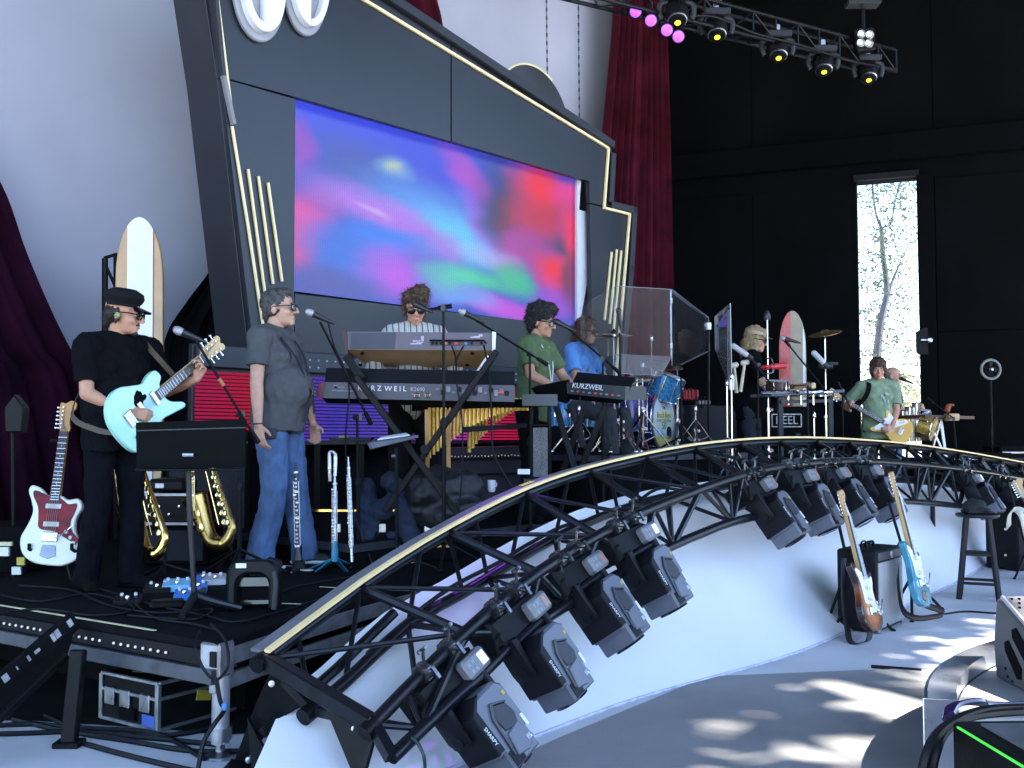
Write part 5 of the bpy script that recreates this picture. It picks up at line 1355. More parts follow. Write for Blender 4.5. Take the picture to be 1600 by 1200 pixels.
# percussion player ------------------------------------------------------
p = at(1172, 690, 10.35); fdir = V((.97, -.15))
q_root, HM, T, am = person('percussion player with shoulder length blond hair and a tan visor in a black tee', (p.x, p.y, .66), yaw_of(fdir), 1.76, sk_fair, black_cloth, M('navy trousers', (.012, .014, .03), .8),
    dict(m=hair_sand, balls=H_LONG, disp=[(.012, 40), (.006, 100)], st=.045, dn=.9), lean=3, head=(-10, 10, 0), belly=.03, glasses=(black_gloss, lens_dark), voxel=.0085, hem=.80, sleeve=.85,
    arms={'R': dict(w=(.30, -.20, 1.0), d=(.95, .2, -.1), n=(0, .4, -1), pole=(-.5, -1, -.8), curl=(45, 60, 40)), 'L': dict(w=(.33, .12, 1.02), d=(.95, -.1, -.1), n=(0, -.3, -1), pole=(-.4, 1, -.7), curl=(45, 60, 40))})
b = MB(); b.X = HM; b.lathe([(.094, .048), (.096, .075), (.088, .078)], (-.012, 0, 0), (0, 0, 1), 24)
rows = [[((.055 + .085 * (j / 3) * math.cos(a)) + .01, .074 * math.sin(a), .052 - .016 * j / 3) for a in [math.radians(-80 + 160 * i / 12) for i in range(13)]] for j in range(4)]
b.grid(rows); b.grid([[(x, y, z - .005) for x, y, z in r] for r in rows]); b.build('visor', M('tan visor', (.42, .36, .26), .7), q_root, recalc=False)
b = MB(); b.box((.140, -.075, 1.33), (.006, .06, .012), Matrix.Rotation(.2, 3, 'X')); b.box((.142, -.07, 1.305), (.006, .05, .010), Matrix.Rotation(.2, 3, 'X')); b.build('shirt_print', lettering, q_root)

# bass player -------------------------------------------------------------
p = at(1372, 690, 11.9); fdir = V((-.10, -1.0))
b_root, HM, T, am = person('bass player with mop of brown hair in a sage green tee at the door gap', (p.x, p.y, .47), yaw_of(fdir), 1.74, sk_red, sage_tee, M('brown black trousers', (.02, .017, .02), .8),
    dict(m=hair_brown, balls=H_MOP, disp=[(.012, 40), (.006, 100)]), lean=2, head=(-8, 3, 0), belly=.03, width=1.04, voxel=.009, hem=.80, sleeve=.80,
    arms={'R': dict(w=(.20, -.36, 1.13), d=(.45, -.25, .6), n=(.1, .95, .1), pole=(.0, -.8, -1), **FRET), 'L': dict(w=(.23, .10, .93), d=(.5, -.7, -.2), n=(-.8, -.4, -.2), pole=(-.5, 1, -.2), **STRUM)})
sun_y = M('honey yellow lacquer', (.72, .40, .06), .25, var=.2, scale=4, coat=.4)
bass = make_guitar('strat', 'honey yellow bass guitar with white scratchplate held by the bass player', sun_y, white_paint, bass=True, pickups=1, cat='bass guitar')
m0 = wmat(b_root); ndir = V((0.02, -.86, .50)).normalized()
place(bass, m0 @ frame(V((.185, .09, .94)), ndir, z=(1, .05, .1)))
b = MB(); P = spline([V((.12, -.30, 1.12)), V((.15, -.17, 1.28)), V((.10, -.12, 1.42)), V((-.02, -.12, 1.475)), V((-.12, -.0, 1.36)), V((-.15, .10, 1.15)), V((-.06, .22, .95)), V((.15, .22, .84))], 30)
b.grid([[q + V((.012, -.024, .01)) for q in P], [q + V((.012, .030, 0.0)) for q in P]]); o = b.build('guitar_strap', black_matte, bass, recalc=False); o.data.transform(bass.matrix_basis.inverted() @ m0)
b = MB(); rr = random.Random(8)
for i in range(12): b.box((.158 + rr.uniform(-.003, .003), rr.uniform(.0, .09), 1.12 + rr.uniform(0, .22)), (.004, rr.uniform(.012, .035), rr.uniform(.01, .04)))
b.build('shirt_print', M('pale print', (.42, .50, .46), .8), b_root, kind='stuff')

# shorn man behind ----------------------------------------------------------
p = at(1391, 690, 13.2); fdir = V((.75, -.66))
m_root, HM, T, am = person('balding man in a dark shirt and faded jeans playing behind the bass player', (p.x, p.y, .47), yaw_of(fdir), 1.74, sk_fair, M('dark blue shirt', (.02, .022, .04), .8), denim_light,
    dict(m=hair_shorn, balls=[((-.030, 0, .010), (.085, .078, .070))], disp=[(.003, 60)], st=0), lean=2, head=(8, 4, 0), voxel=.010, hem=.82,
    arms={'R': dict(w=(.24, -.05, .98), d=(.5, .7, -.1), n=(-.7, .4, -.3), pole=(-.5, -1, -.2), **STRUM), 'L': dict(w=(.22, .42, 1.08), d=(.4, .25, .6), n=(.1, -.95, .1), pole=(.0, .8, -1), **FRET)})
g2 = make_guitar('single', 'white bodied guitar with pale neck held by the balding man', white_paint, white_paint, pickups=2, fret_m=M('maple fretboard', (.58, .40, .17), .4))
place(g2, wmat(m_root) @ frame(V((.20, .06, .98)), V((-.02, .93, .36)), z=(1, 0, .1)))
# ------------------------------------------------------------------ microphones and stands
mic_mesh = M('silver mic grille', (.42, .42, .44), .45, .6, .3, 300, .4, 700); mic_dark = M('dark mic body', (.02, .02, .024), .4)
def microphone(tip, d, label, L=.17, grille=None, group=None, s=1.0):
    d = V(d).normalized(); t = V(tip); root = thing('microphone', label, 'microphone', t + d * L, None, group)
    b = MB(); b.lathe([(.001, 0), (.014 * s, .004), (.023 * s, .018), (.026 * s, .034), (.024 * s, .046), (.023 * s, .052)], t, d, 16); b.W('grille', grille or mic_mesh, root)
    b = MB(); b.lathe([(.0235 * s, .053), (.020 * s, .065), (.013 * s, L - .005), (.010 * s, L), (.008 * s, L + .03)], t, d, 14); b.W('handle', mic_dark, root)
    return root
def mic_stand(label, base, top, boom=None, kind='tripod', m=None, r=.0105, group='microphone stands on the deck', cable=True, legs=.28):
    m = m or black_metal; base = V(base); top = V(top)
    root = thing('microphone_stand', label, 'mic stand', base, None, group)
    b = MB(); b.tube([base + V((0, 0, .09)), base.lerp(top, .55)], r * 1.25, 10); b.tube([base.lerp(top, .54), top], r * .85, 10); b.lathe([(r * 1.9, -.03), (r * 2.1, -.01), (r * 2.1, .02), (r * 1.2, .04)], base.lerp(top, .55), top - base, 12); b.W('pole', m, root)
    if kind == 'tripod':
        for k in range(3):
            a = 2 * math.pi * k / 3 + .5; e = base + V((legs * math.cos(a), legs * math.sin(a), .012))
            b = MB(); b.tube([base + V((0, 0, .16)), e], r * .9, 8); b.ball(e, r * 1.6, n=8, m=6); b.W('leg', m, root)
    else:
        b = MB(); b.lathe([(.13, .001), (.13, .012), (.11, .022), (.03, .035), (.014, .09)], base, n=28); b.W('base_plate', m, root)
    if boom:
        a, c = V(boom[0]), V(boom[1])
        b = MB(); b.tube([a, c], r * .75, 8); b.W('boom_arm', m, root)
        b = MB(); d = (c - a).normalized(); b.cyl(a - d * .0, a + d * .09, r * 1.5, r * 1.3, 10); b.W('counterweight', m, root)
        b = MB(); x, y = perp(c - a); b.cyl(top - x * .03, top + x * .03, .018, n=12); b.box(top + x * .042, (.02, .012, .045)); b.W('clutch', mic_dark, root)
    return root
def cable_on(pts, label, r=.006, m=None, n=60, group=None, name='cable'):
    b = MB(); b.tube(spline(pts, n), r, 6); return tag(b.build(name, m or cab), label, 'cable', group)
def deckp(u, v, z=DECK): return on(u, v, z)

# guitarist's microphone: upright pole in front of the red LED, long boom up to the left
p0 = at(376, 700, 6.1); base = V((p0.x, p0.y, DECK)); top = at(376, 648, 6.1)
mic_stand('boom stand slanting up towards the guitarist, orange tape on its arm', base, top, (at(404, 692, 6.0), at(303, 527, 5.75)))
microphone(at(270, 513, 5.7), at(303, 527, 5.75) - at(270, 513, 5.7), 'silver ball microphone in front of the guitarist')
b = MB(); a_, c_ = at(404, 692, 6.0), at(303, 527, 5.75); b.tube([a_.lerp(c_, .55), a_.lerp(c_, .62)], .0115, 10); o = b.build('tape_band', M('orange tape', (.42, .16, .05), .6)); o.parent = bpy.data.objects['microphone_stand']; o.matrix_parent_inverse = mw(o.parent).inverted()
# singer's microphone
p0 = at(561, 800, 6.7); base = V((p0.x, p0.y, DECK)); top = at(558, 652, 6.7)
mic_stand('boom stand rising to the singer in the charcoal tee', base, top, (at(580, 663, 6.7), at(500, 503, 6.45)))
microphone(at(477, 485, 6.42), at(510, 500, 6.45) - at(477, 485, 6.42), 'silver microphone at the mouth of the man in charcoal')
cable_on([at(512, 500, 6.46), at(522, 540, 6.5), at(545, 600, 6.6), at(540, 690, 6.65), at(548, 780, 6.7), V((base.x + .1, base.y - .1, DECK + .01))], 'thin cable hanging from the singer microphone')
# stand with a T bar in front of the upper keyboard
p0 = at(694, 780, 6.55); base = V((p0.x, p0.y, DECK)); top = at(693, 482, 6.55)
mic_stand('upright stand with a short top bar before the brown keyboard', base, top, (at(706, 478, 6.55), at(664, 484, 6.55)))
microphone(at(645, 473, 6.62), at(664, 482, 6.55) - at(645, 473, 6.62), 'black microphone in front of the sunglasses of the keyboard player', grille=mic_dark)
# second keyboard microphone, long boom
p0 = at(829, 740, 7.2); base = V((p0.x, p0.y, .5)); top = at(828, 553, 7.2)
mic_stand('boom stand reaching left from the player in green', base, top, (at(856, 570, 7.15), at(738, 497, 7.0)))
microphone(at(716, 484, 6.98), at(750, 501, 7.0) - at(716, 484, 6.98), 'silver microphone on the boom right of the brown keyboard')
p0 = at(943, 700, 7.7); base = V((p0.x, p0.y, .5)); top = at(942, 562, 7.7)
mic_stand('boom stand crossing in front of the drummer in blue', base, top, (at(970, 584, 7.65), at(886, 512, 7.75)))
microphone(at(864, 500, 7.78), at(890, 513, 7.75) - at(864, 500, 7.78), 'black microphone in front of the player in green', grille=mic_dark)

# ------------------------------------------------------------------ keyboards
vio = M('violet grey keyboard back', (.105, .085, .115), .5, var=.1); tape_g = M('slate tape', (.045, .05, .075), .6); tanwood = M('tan plywood base', (.36, .24, .11), .55, var=.22, scale=5, bump=.1, bscale=40); dkwood = M('dark wood end cheek', (.055, .025, .02), .5, var=.3)
kb1 = thing('keyboard', 'large brown stage keyboard tilted on the top tier, plywood underside showing', 'keyboard', at(656, 560, 6.9))
def quadbox(b, P, th):
    """P: 4 points (quad), thickened along its normal away from the camera"""
    n = (P[1] - P[0]).cross(P[3] - P[0]).normalized()
    if n.dot(C0 - P[0]) > 0: n = -n
    b.add(list(P) + [p + n * th for p in P], [(0, 1, 2, 3), (7, 6, 5, 4), (0, 4, 5, 1), (1, 5, 6, 2), (2, 6, 7, 3), (3, 7, 4, 0)])
def K(u, v, d=6.9): return at(u, v, d)
TL, TR, BR, BL = K(538, 518), K(770, 520), K(770, 547), K(540, 546)
b = MB(); quadbox(b, [TL, TR, BR, BL], .05); b.W('back_panel', vio, kb1)
u0, u1 = K(748, 574, 7.24), K(577, 573, 7.24)
b = MB(); e = V((0, 0, .10)); b.add([BL + V((0, .002, -.002)), BR + V((0, .002, -.002)), u0, u1, BL + V((0, .05, 0)) + e, BR + V((0, .05, 0)) + e, u0 + e * .5, u1 + e * .5], [(0, 1, 2, 3), (7, 6, 5, 4), (0, 4, 5, 1), (1, 5, 6, 2), (2, 6, 7, 3), (3, 7, 4, 0)]); b.W('underside', tanwood, kb1)
b = MB(); quadbox(b, [K(548, 520, 6.896), K(619, 520, 6.896), K(616, 545, 6.896), K(548, 545, 6.896)], .004); b.W('tape_cover', tape_g, kb1)
b = MB(); quadbox(b, [K(534, 517, 6.88), K(541, 517, 6.88), K(544, 556, 6.9), K(540, 552, 6.88)], .34); b.W('end_cheek', dkwood, kb1)
b = MB(); quadbox(b, [K(769, 518, 6.88), K(775, 519, 6.88), K(774, 549, 6.88), K(769, 549, 6.88)], .05); b.W('end_bracket', alu, kb1)
b = MB(); quadbox(b, [K(671, 532, 6.894), K(758, 532, 6.894), K(758, 540, 6.894), K(671, 540, 6.894)], .006); jp = b.W('jack_panel', M('dark jack panel', (.02, .022, .03), .4), kb1)
b = MB(); b.tube([K(671, 532, 6.87), K(756, 532, 6.87), K(760, 537, 6.87)], .006, 6); b.W('guard_rail', black_metal, kb1)
for i, u in enumerate((676, 682, 689, 697, 703, 712, 714, 728, 737, 752)):
    b = MB(); q = K(u, 536.5, 6.893); b.lathe([(.010, 0), (.010, .012), (.005, .013)], q, (0, -1, 0), 10); b.W('jack', [black_plastic, black_plastic, black_plastic, M('orange socket', (.5, .14, .04), .5), black_plastic, M('red socket', (.5, .02, .03), .5), M('red socket', (.5, .02, .03), .5), M('blue socket', (.08, .2, .5), .5), black_plastic, black_metal][i], kb1)
for u, v, w, h in ((660, 529, 2.2, 4), (652, 533, 7, 1.2), (650, 537, 9, 1.0), (656, 534.5, 5, 1.2), (745, 526.5, 5, 1.4), (751, 524, 3, 1.6), (738, 527, 3, 1.0)):
    b = MB(); quadbox(b, [K(u - w, v - h, 6.897), K(u + w, v - h, 6.897), K(u + w, v + h, 6.897), K(u - w, v + h, 6.897)], .002); b.W('print_mark', M('pale print mark', (.42, .40, .46), .6), kb1)
for u, v, d in ((566, 551, 6.95), (563, 569, 7.2), (738, 551, 6.95), (730, 569, 7.2)): b = MB(); b.lathe([(.014, 0), (.012, .012), (.001, .013)], at(u, v, d - .02), (0, -.4, -1), 10); b.W('rubber_foot', rubber, kb1)
# lower keyboard
kv = M('dark violet keyboard case', (.035, .032, .052), .45, var=.1)
kb2 = thing('keyboard', 'long dark violet keyboard with white maker lettering on the lower tier', 'keyboard', at(655, 625, 6.7))
def K2(u, v, d=6.7): return at(u, v, d)
b = MB(); quadbox(b, [K2(508, 597), K2(804, 602), K2(804, 628), K2(504, 622)], .34); b.W('case', kv, kb2)
b = MB(); quadbox(b, [K2(505, 622.5, 6.72), K2(803, 628.5, 6.72), K2(798, 637, 6.80), K2(510, 630, 6.80)], .22); b.W('under_case', M('black lower case', (.005, .005, .007), .5, spec=.15), kb2)
b = MB(); quadbox(b, [K2(496, 600), K2(507.5, 597), K2(503.5, 624), K2(494, 620)], .3); b.W('end_cheek', M('dark red end cheek', (.13, .008, .03), .45), kb2)
X = frame(K2(600, 608, 6.69), (1, .0, -.010), z=(0, -1, .02)); text_mesh('K U R Z', .048, lettering, Matrix.Translation(X.to_3x3() @ V((-.095, .004, 0))) @ X, kb2, sx=.95); text_mesh('W E I L', .048, lettering, Matrix.Translation(X.to_3x3() @ V((.075, .002, 0))) @ X, kb2, sx=.95); text_mesh('K2600', .036, M('dim lettering', (.35, .34, .4), .5), Matrix.Translation(X.to_3x3() @ V((.22, .0, 0))) @ X, kb2)
for u, v, w, h in ((530, 605, 8, 1.2), (528, 610, 9, 1.0), (540, 611, 14, .8), (524, 604, 3, 2.5), (648, 616, 5, 1), (668, 616, 6, 1)):
    b = MB(); quadbox(b, [K2(u - w, v - h, 6.692), K2(u + w, v - h, 6.692), K2(u + w, v + h, 6.692), K2(u - w, v + h, 6.692)], .003); b.W('print_mark', M('dim print mark', (.2, .19, .23), .6), kb2)
for u in (651, 668): b = MB(); b.ring(K2(u, 618, 6.69), (0, 1, 0), .016, .003, 14, 5); b.W('midi_socket', brass, kb2)
for i in range(14):
    u = 684 + i * 8.3; b = MB(); q = K2(u, 608 + (i % 2) * 5 + i * .12, 6.695); b.box(q, (.028, .012, .020 + .01 * (i % 3)), None, .002); b.W('socket', [M('dull socket', (.09, .09, .12), .4), black_plastic, M('grey socket', (.16, .16, .2), .4)][i % 3], kb2)
b = MB(); q = K2(783, 613, 6.69); b.box(q, (.04, .01, .02), None, .003); b.W('power_switch', M('red switch', (.45, .05, .05), .4), kb2)
for i in range(28): 
    b = MB(); u = 512 + i * 10.3; q0 = K2(u, 596.4 + i * .17, 6.78); b.box(q0 + V((0, .05, -.004)), (.038, .13, .012), None, .003); b.W('key', white_paint, kb2)
# X stand below, with an upper pair of arms
xs = thing('keyboard_stand', 'black double X stand carrying the two keyboards', 'keyboard stand', V((at(650, 700, 6.8).x, 6.8, .62)))
def xbar(a, c, w=.042): b = MB(); b.bar(a, c, w, .03, up=(0, 1, 0), ch=.005); b.W('brace', black_metal, xs)
xbar(at(556, 588, 6.62), at(722, 812, 6.62)); xbar(at(776, 548, 6.66), at(600, 800, 6.66)); xbar(at(556, 588, 7.05), at(722, 805, 7.05), .04); xbar(at(770, 560, 7.06), at(604, 795, 7.06), .04)
b = MB(); b.bar(at(762, 556, 6.85), at(737, 592, 6.8), .018, .018); b.W('tier_arm', steel, xs)
b = MB(); b.bar(at(540, 556, 6.72), at(566, 592, 6.72), .05, .03, up=(0, 1, 0)); b.W('tier_arm', black_metal, xs)
b = MB(); b.cyl(at(664, 702, 6.58), at(664, 702, 7.1), .03, n=14); b.W('pivot', black_metal, xs)
# cables of the keyboards
for i, (pts, lab) in enumerate((([K(706, 541, 6.86), K(712, 560, 6.8), K(714, 600, 6.6), K(722, 660, 6.6), K(722, 740, 6.6), K(716, 800, 6.6)], 'thin lead hanging from the middle sockets of the brown keyboard'), ([K(724, 541, 6.86), K(716, 556, 6.8), K(712, 565, 6.75)], 'short lead joining the middle lead of the brown keyboard'), ([K(756, 540, 6.86), K(764, 580, 6.7), K(768, 650, 6.62), K(772, 710, 6.6), K(800, 760, 6.6), K(812, 775, 6.6)], 'long lead falling from the right end of the brown keyboard'))):
    cable_on(pts, lab, .006)
# third keyboard, facing right
kb3 = thing('keyboard', 'shorter dark keyboard with white lettering before the player in green', 'keyboard', at(930, 615, 7.5))
def K3(u, v, d=7.5): return at(u, v, d)
b = MB(); quadbox(b, [K3(885, 597, 7.55), K3(977, 604, 7.25), K3(977, 625, 7.25), K3(886, 615, 7.55)], .30); b.W('case', M('charcoal keyboard case', (.032, .036, .042), .4), kb3)
b = MB(); quadbox(b, [K3(886, 615.5, 7.56), K3(977, 625.5, 7.26), K3(965, 631, 7.34), K3(890, 624, 7.62)], .2); b.W('under_case', M('black lower case', (.005, .005, .007), .5, spec=.15), kb3)
b = MB(); quadbox(b, [K3(830, 607, 7.75), K3(884, 596.5, 7.56), K3(885, 631, 7.56), K3(836, 616, 7.75)], .06); b.W('end_cheek', black_matte, kb3)
X = frame(K3(918, 604.5, 7.42), at(977, 610, 7.25) - at(885, 602, 7.55), z=(0, -1, .02)); text_mesh('KURZWEIL', .052, lettering, X, kb3, sx=1.05)
for i in range(9):
    b = MB(); q = K3(895 + i * 9, 611 + i * .9, 7.52 - i * .03); b.box(q, (.03, .012, .014), None, .002); b.W('socket', [M('grey socket', (.16, .16, .2), .4), M('red socket', (.5, .02, .03), .5), M('dull socket', (.09, .09, .12), .4)][i % 3], kb3)
x3 = thing('keyboard_stand', 'black folding stand under the shorter keyboard', 'keyboard stand', at(905, 700, 7.5))
for a, c in (((868, 632, 7.55), (900, 740, 7.45)), ((893, 632, 7.55), (912, 700, 7.5)), ((946, 634, 7.35), (905, 740, 7.4)), ((912, 640, 7.5), (880, 735, 7.55))): b = MB(); b.bar(at(*a), at(*c), .045, .03, up=(0, 1, 0), ch=.004); b.W('leg', black_metal, x3)
cable_on([K3(906, 620, 7.3), K3(908, 650, 7.3), K3(903, 690, 7.3), K3(898, 730, 7.3)], 'lead hanging from the shorter keyboard')
# grey box on a two-post stand with clear sheet
bx = thing('utility_stand', 'grey topped two post stand with clear sheet left of the shorter keyboard', 'stand', at(845, 700, 7.1))
b = MB(); quadbox(b, [at(816, 616, 7.1), at(871, 616, 7.1), at(871, 634, 7.1), at(816, 634, 7.1)], .16); b.W('tray', M('grey tray front', (.06, .064, .07), .55), bx)
for u in (830, 858): b = MB(); b.tube([at(u, 634, 7.14), at(u + 1, 752, 7.14)], .013, 8); b.W('pole', black_metal, bx)
b = MB(); b.tube([at(830, 665, 7.12), at(858, 665, 7.12)], .011, 8); b.W('cross_bar', black_metal, bx)
b = MB(); quadbox(b, [at(818, 749, 7.1), at(875, 748, 7.1), at(876, 756, 7.1), at(820, 758, 7.1)], .14); b.W('foot_bar', grey_plastic, bx)
b = MB(); quadbox(b, [at(809, 733, 7.08), at(828, 733, 7.08), at(828, 741, 7.08), at(809, 741, 7.08)], .01); b.W('paper_label', label_white, bx)
glass_m = bpy.data.materials.new('clear acrylic'); glass_m.use_nodes = True
def acrylic(m, tint, frost, fog=(.5, .5, .52)):
    m.use_nodes = True
    N = m.node_tree.nodes; L = m.node_tree.links
    for n in list(N): N.remove(n)
    out = N.new('ShaderNodeOutputMaterial'); tr_ = N.new('ShaderNodeBsdfTransparent'); tr_.inputs[0].default_value = (*tint, 1)
    gl = N.new('ShaderNodeBsdfGlossy'); gl.inputs[0].default_value = (1, 1, 1, 1); nz = N.new('ShaderNodeTexNoise'); nz.inputs['Scale'].default_value = 6; mr = N.new('ShaderNodeMapRange'); mr.inputs[3].default_value = .01; mr.inputs[4].default_value = .08; L.new(nz.outputs['Fac'], mr.inputs[0]); L.new(mr.outputs[0], gl.inputs[1])
    fr = N.new('ShaderNodeFresnel'); fr.inputs[0].default_value = 1.5
    mx = N.new('ShaderNodeMixShader'); L.new(fr.outputs[0], mx.inputs[0]); L.new(tr_.outputs[0], mx.inputs[1]); L.new(gl.outputs[0], mx.inputs[2])
    df = N.new('ShaderNodeBsdfDiffuse'); df.inputs[0].default_value = (*fog, 1); m2 = N.new('ShaderNodeMixShader'); m2.inputs[0].default_value = frost
    L.new(mx.outputs[0], m2.inputs[1]); L.new(df.outputs[0], m2.inputs[2]); L.new(m2.outputs[0], out.inputs[0]); return m
acrylic(glass_m, (.95, .96, .97), .008)
frost_m = acrylic(bpy.data.materials.new('hazy acrylic') , (.85, .85, .87), .16); 
b = MB(); quadbox(b, [at(833, 668, 7.08), at(856, 668, 7.08), at(856, 745, 7.08), at(833, 745, 7.08)], .004); b.W('clear_sheet', frost_m, bx)

# ------------------------------------------------------------------ vibraphone with gold resonators
vb = thing('vibraphone', 'vibraphone with two rows of gold resonator tubes under the lower keyboard', 'vibraphone', at(750, 800, 7.15))
gold = M('gold resonator', (.66, .42, .10), .3, .55, .2, 25)
for row, (pa, pb, n, d0, d1, ytop0, ytop1) in enumerate((((671, 716), (823, 638), 25, 7.0, 7.3, 640, 634), ((733, 707), (821, 639), 18, 7.3, 7.5, 640, 634))):
    for i in range(n):
        t = i / (n - 1); u = pa[0] + (pb[0] - pa[0]) * t; v = pb[1] + (pa[1] - pb[1]) * ((1 - t) ** 1.75); d = d0 + (d1 - d0) * t
        if row == 1 and i == 6: continue
        b = MB(); p, q = at(u, ytop0 - 3, d), at(u, v, d); q = V((p.x, p.y, q.z))
        if p.z - q.z < .02: q = p - V((0, 0, .02))
        b.tube([p, q + V((0, 0, .035)) if (p.z - q.z) > .06 else p.lerp(q, .4)], .0135, 10); b.tube([q + V((0, 0, .034)) if (p.z - q.z) > .06 else p.lerp(q, .41), q], .0155, 10); b.W('resonator_tube', gold, vb)
b = MB(); quadbox(b, [at(660, 629, 6.98), at(868, 622, 7.35), at(868, 634, 7.35), at(660, 641, 6.98)], .3); b.W('bar_bed', black_matte, vb)
b = MB(); quadbox(b, [at(726, 667, 6.99), at(823, 661, 7.27), at(823, 668, 7.27), at(726, 676, 6.99)], .03); b.W('cross_rail', black_metal, vb)
for (u, d) in ((667, 6.96), (700, 7.02)): b = MB(); p, q = at(u, 640, d), at(u + 2, 800, d); b.bar(p, q, .028, .022); b.W('leg', M('bronze frame', (.22, .13, .05), .4, .7), vb)
b = MB(); b.bar(at(670, 768, 6.96), at(692, 768, 7.0), .03, .05); b.W('foot_bar', gold, vb)
for i, u in enumerate(range(676, 864, 10)): b = MB(); q = at(u, 626.5 - (u - 676) * .026, 7.1 + (u - 676) * .0019); b.box(q, (.036, .16, .012), None, .003); b.W('tone_bar', M('dull gold bar', (.45, .33, .14), .35, .7), vb)
# pedal board tray on the right of the vibraphone and low rack with lamps
rk = thing('equipment_rack', 'low dark rack with a row of tiny lamps behind the vibraphone', 'rack', at(760, 800, 8.3))
b = MB(); quadbox(b, [at(700, 700, 8.3), at(822, 697, 8.5), at(822, 780, 8.5), at(700, 790, 8.3)], .4); b.W('case', M('plum black case', (.018, .010, .020), .5), rk)
for v in (718, 742): b = MB(); b.bar(at(700, v, 8.28), at(822, v - 3, 8.48), .015, .012); b.W('rail', black_metal, rk)
b = MB(); 
for i in range(22): b.ball(at(706 + i * 5.2, 713 - i * .12 + .6 * (i % 3), 8.28 + i * .009), .006, n=6, m=4)
b.build('lamp_row', bulb_m, rk, world=True, kind='stuff')
for (u, v) in ((746, 757), (768, 757)):
    t = thing('mug', 'small white mug, %s of the pair on the floor by the vibraphone' % ('left' if u < 750 else 'right'), 'mug', at(u, v, 7.0)); b = MB(); b.lathe([(.02, -.05), (.026, -.04), (.030, .03), (.026, .03), (.022, -.03)], at(u, v, 7.0), n=14); b.W('cup', M('glazed white', (.5, .5, .55), .2), t); b = MB(); b.ring(at(u + 4.5, v, 7.0), (0, 1, 0), .016, .004, 10, 5); b.W('handle', M('glazed white', (.5, .5, .55), .2), t)
    
# ------------------------------------------------------------------ guitars and gear at the left
gs_black = black_metal
def guitar_stand(label, base, top_, lean_d, feet, group='guitar stands'):
    base = V(base); root = thing('guitar_stand', label, 'guitar stand', base, None, group)
    b = MB(); b.tube([base + V((0, 0, .22)), V(top_)], .011, 8); b.W('pole', gs_black, root)
    for f in feet:
        b = MB(); b.tube([base + V((0, 0, .24)), V(f)], .011, 8); b.ball(V(f), .018, n=8, m=6); b.W('leg', gs_black, root)
    x, y = perp(lean_d); t = V(top_); b = MB(); b.tube([t, t + V(lean_d) * .05], .010, 8); b.tube(spline([t + V(lean_d) * .05 + s_ * x for s_, x in ((-.05, x), (-.04, x), (.04, x), (.05, x))], 8), .011, 8); b.W('yoke', rubber, root)
    return root
white_g = M('aged white lacquer', (.66, .66, .58), .25, var=.04, coat=.5); tortoise = M('red tortoiseshell', (.16, .006, .012), .35, var=.6, scale=22, spec=.2)
g = make_guitar('offset', 'white electric guitar with red tortoiseshell pickguard on a stand at the far left', white_g, tortoise, pickups=2, head_m=M('amber maple', (.50, .24, .05), .35, var=.2), pick_m=M('aged white pickup', (.6, .58, .52), .4))
c = at(84, 810, 5.75); nx = (at(105, 650, 5.86) - c).normalized(); place(g, frame(c, nx, z=(.12, -1, .10)) @ Matrix.Scale(1.0, 4))
guitar_stand('stand holding the white guitar at the far left', on(92, 902, DECK), at(98, 690, 5.98), (0, -1, .1), [on(22, 900, DECK), on(112, 905, DECK), V((c.x + .02, c.y + .42, DECK + .01))])
b = MB(); 
for du in (-32, 34): q = at(84 + du, 862, 5.72); b.tube([q + V((0, .12, -.02)), q, q + V((0, -.05, .02)), q + V((0, -.05, .05))], .010, 8)
o = b.build('cradle', rubber); o.parent = bpy.data.objects['guitar_stand']; o.matrix_parent_inverse = mw(o.parent).inverted(); o['kind'] = 'stuff'
# dark little monitor on a pole at the far left
t = thing('side_monitor', 'small dark monitor on a pole in front of the plum curtain', 'monitor', at(20, 900, 6.3)); b = MB(); b.prism([(-.05, -.1), (-.06, .05), (0, .13), (.06, .05), (.05, -.1)], -.05, .05, frame(at(26, 650, 6.3), (1, .1, 0), z=(0, -1, 0)), .01); b.W('case', black_plastic, t); b = MB(); b.tube([at(20, 670, 6.3), at(22, 905, 6.3)], .012, 8); b.W('pole', black_metal, t)
# case with stickers at the left edge
cs = thing('flight_case', 'black case with white and yellow tags at the left picture edge', 'flight case', on(20, 905, DECK)); b = MB(); p = on(22, 898, DECK); b.box(p + V((-.25, .30, .14)), (.6, .5, .28), None, .01); b.W('case', black_matte, cs)
for u, v, w, h, m in ((4, 862, 9, 7, label_white), (8, 850, 10, 3, tape_y), (32, 877, 6, 6, M('yellow tag', (.5, .42, .06), .5)), (25, 892, 7, 6, label_white)): b = MB(); quadbox(b, [at(u - w, v - h, 6.08), at(u + w, v - h, 6.08), at(u + w, v + h, 6.08), at(u - w, v + h, 6.08)], .02); b.W('tag', m, cs)

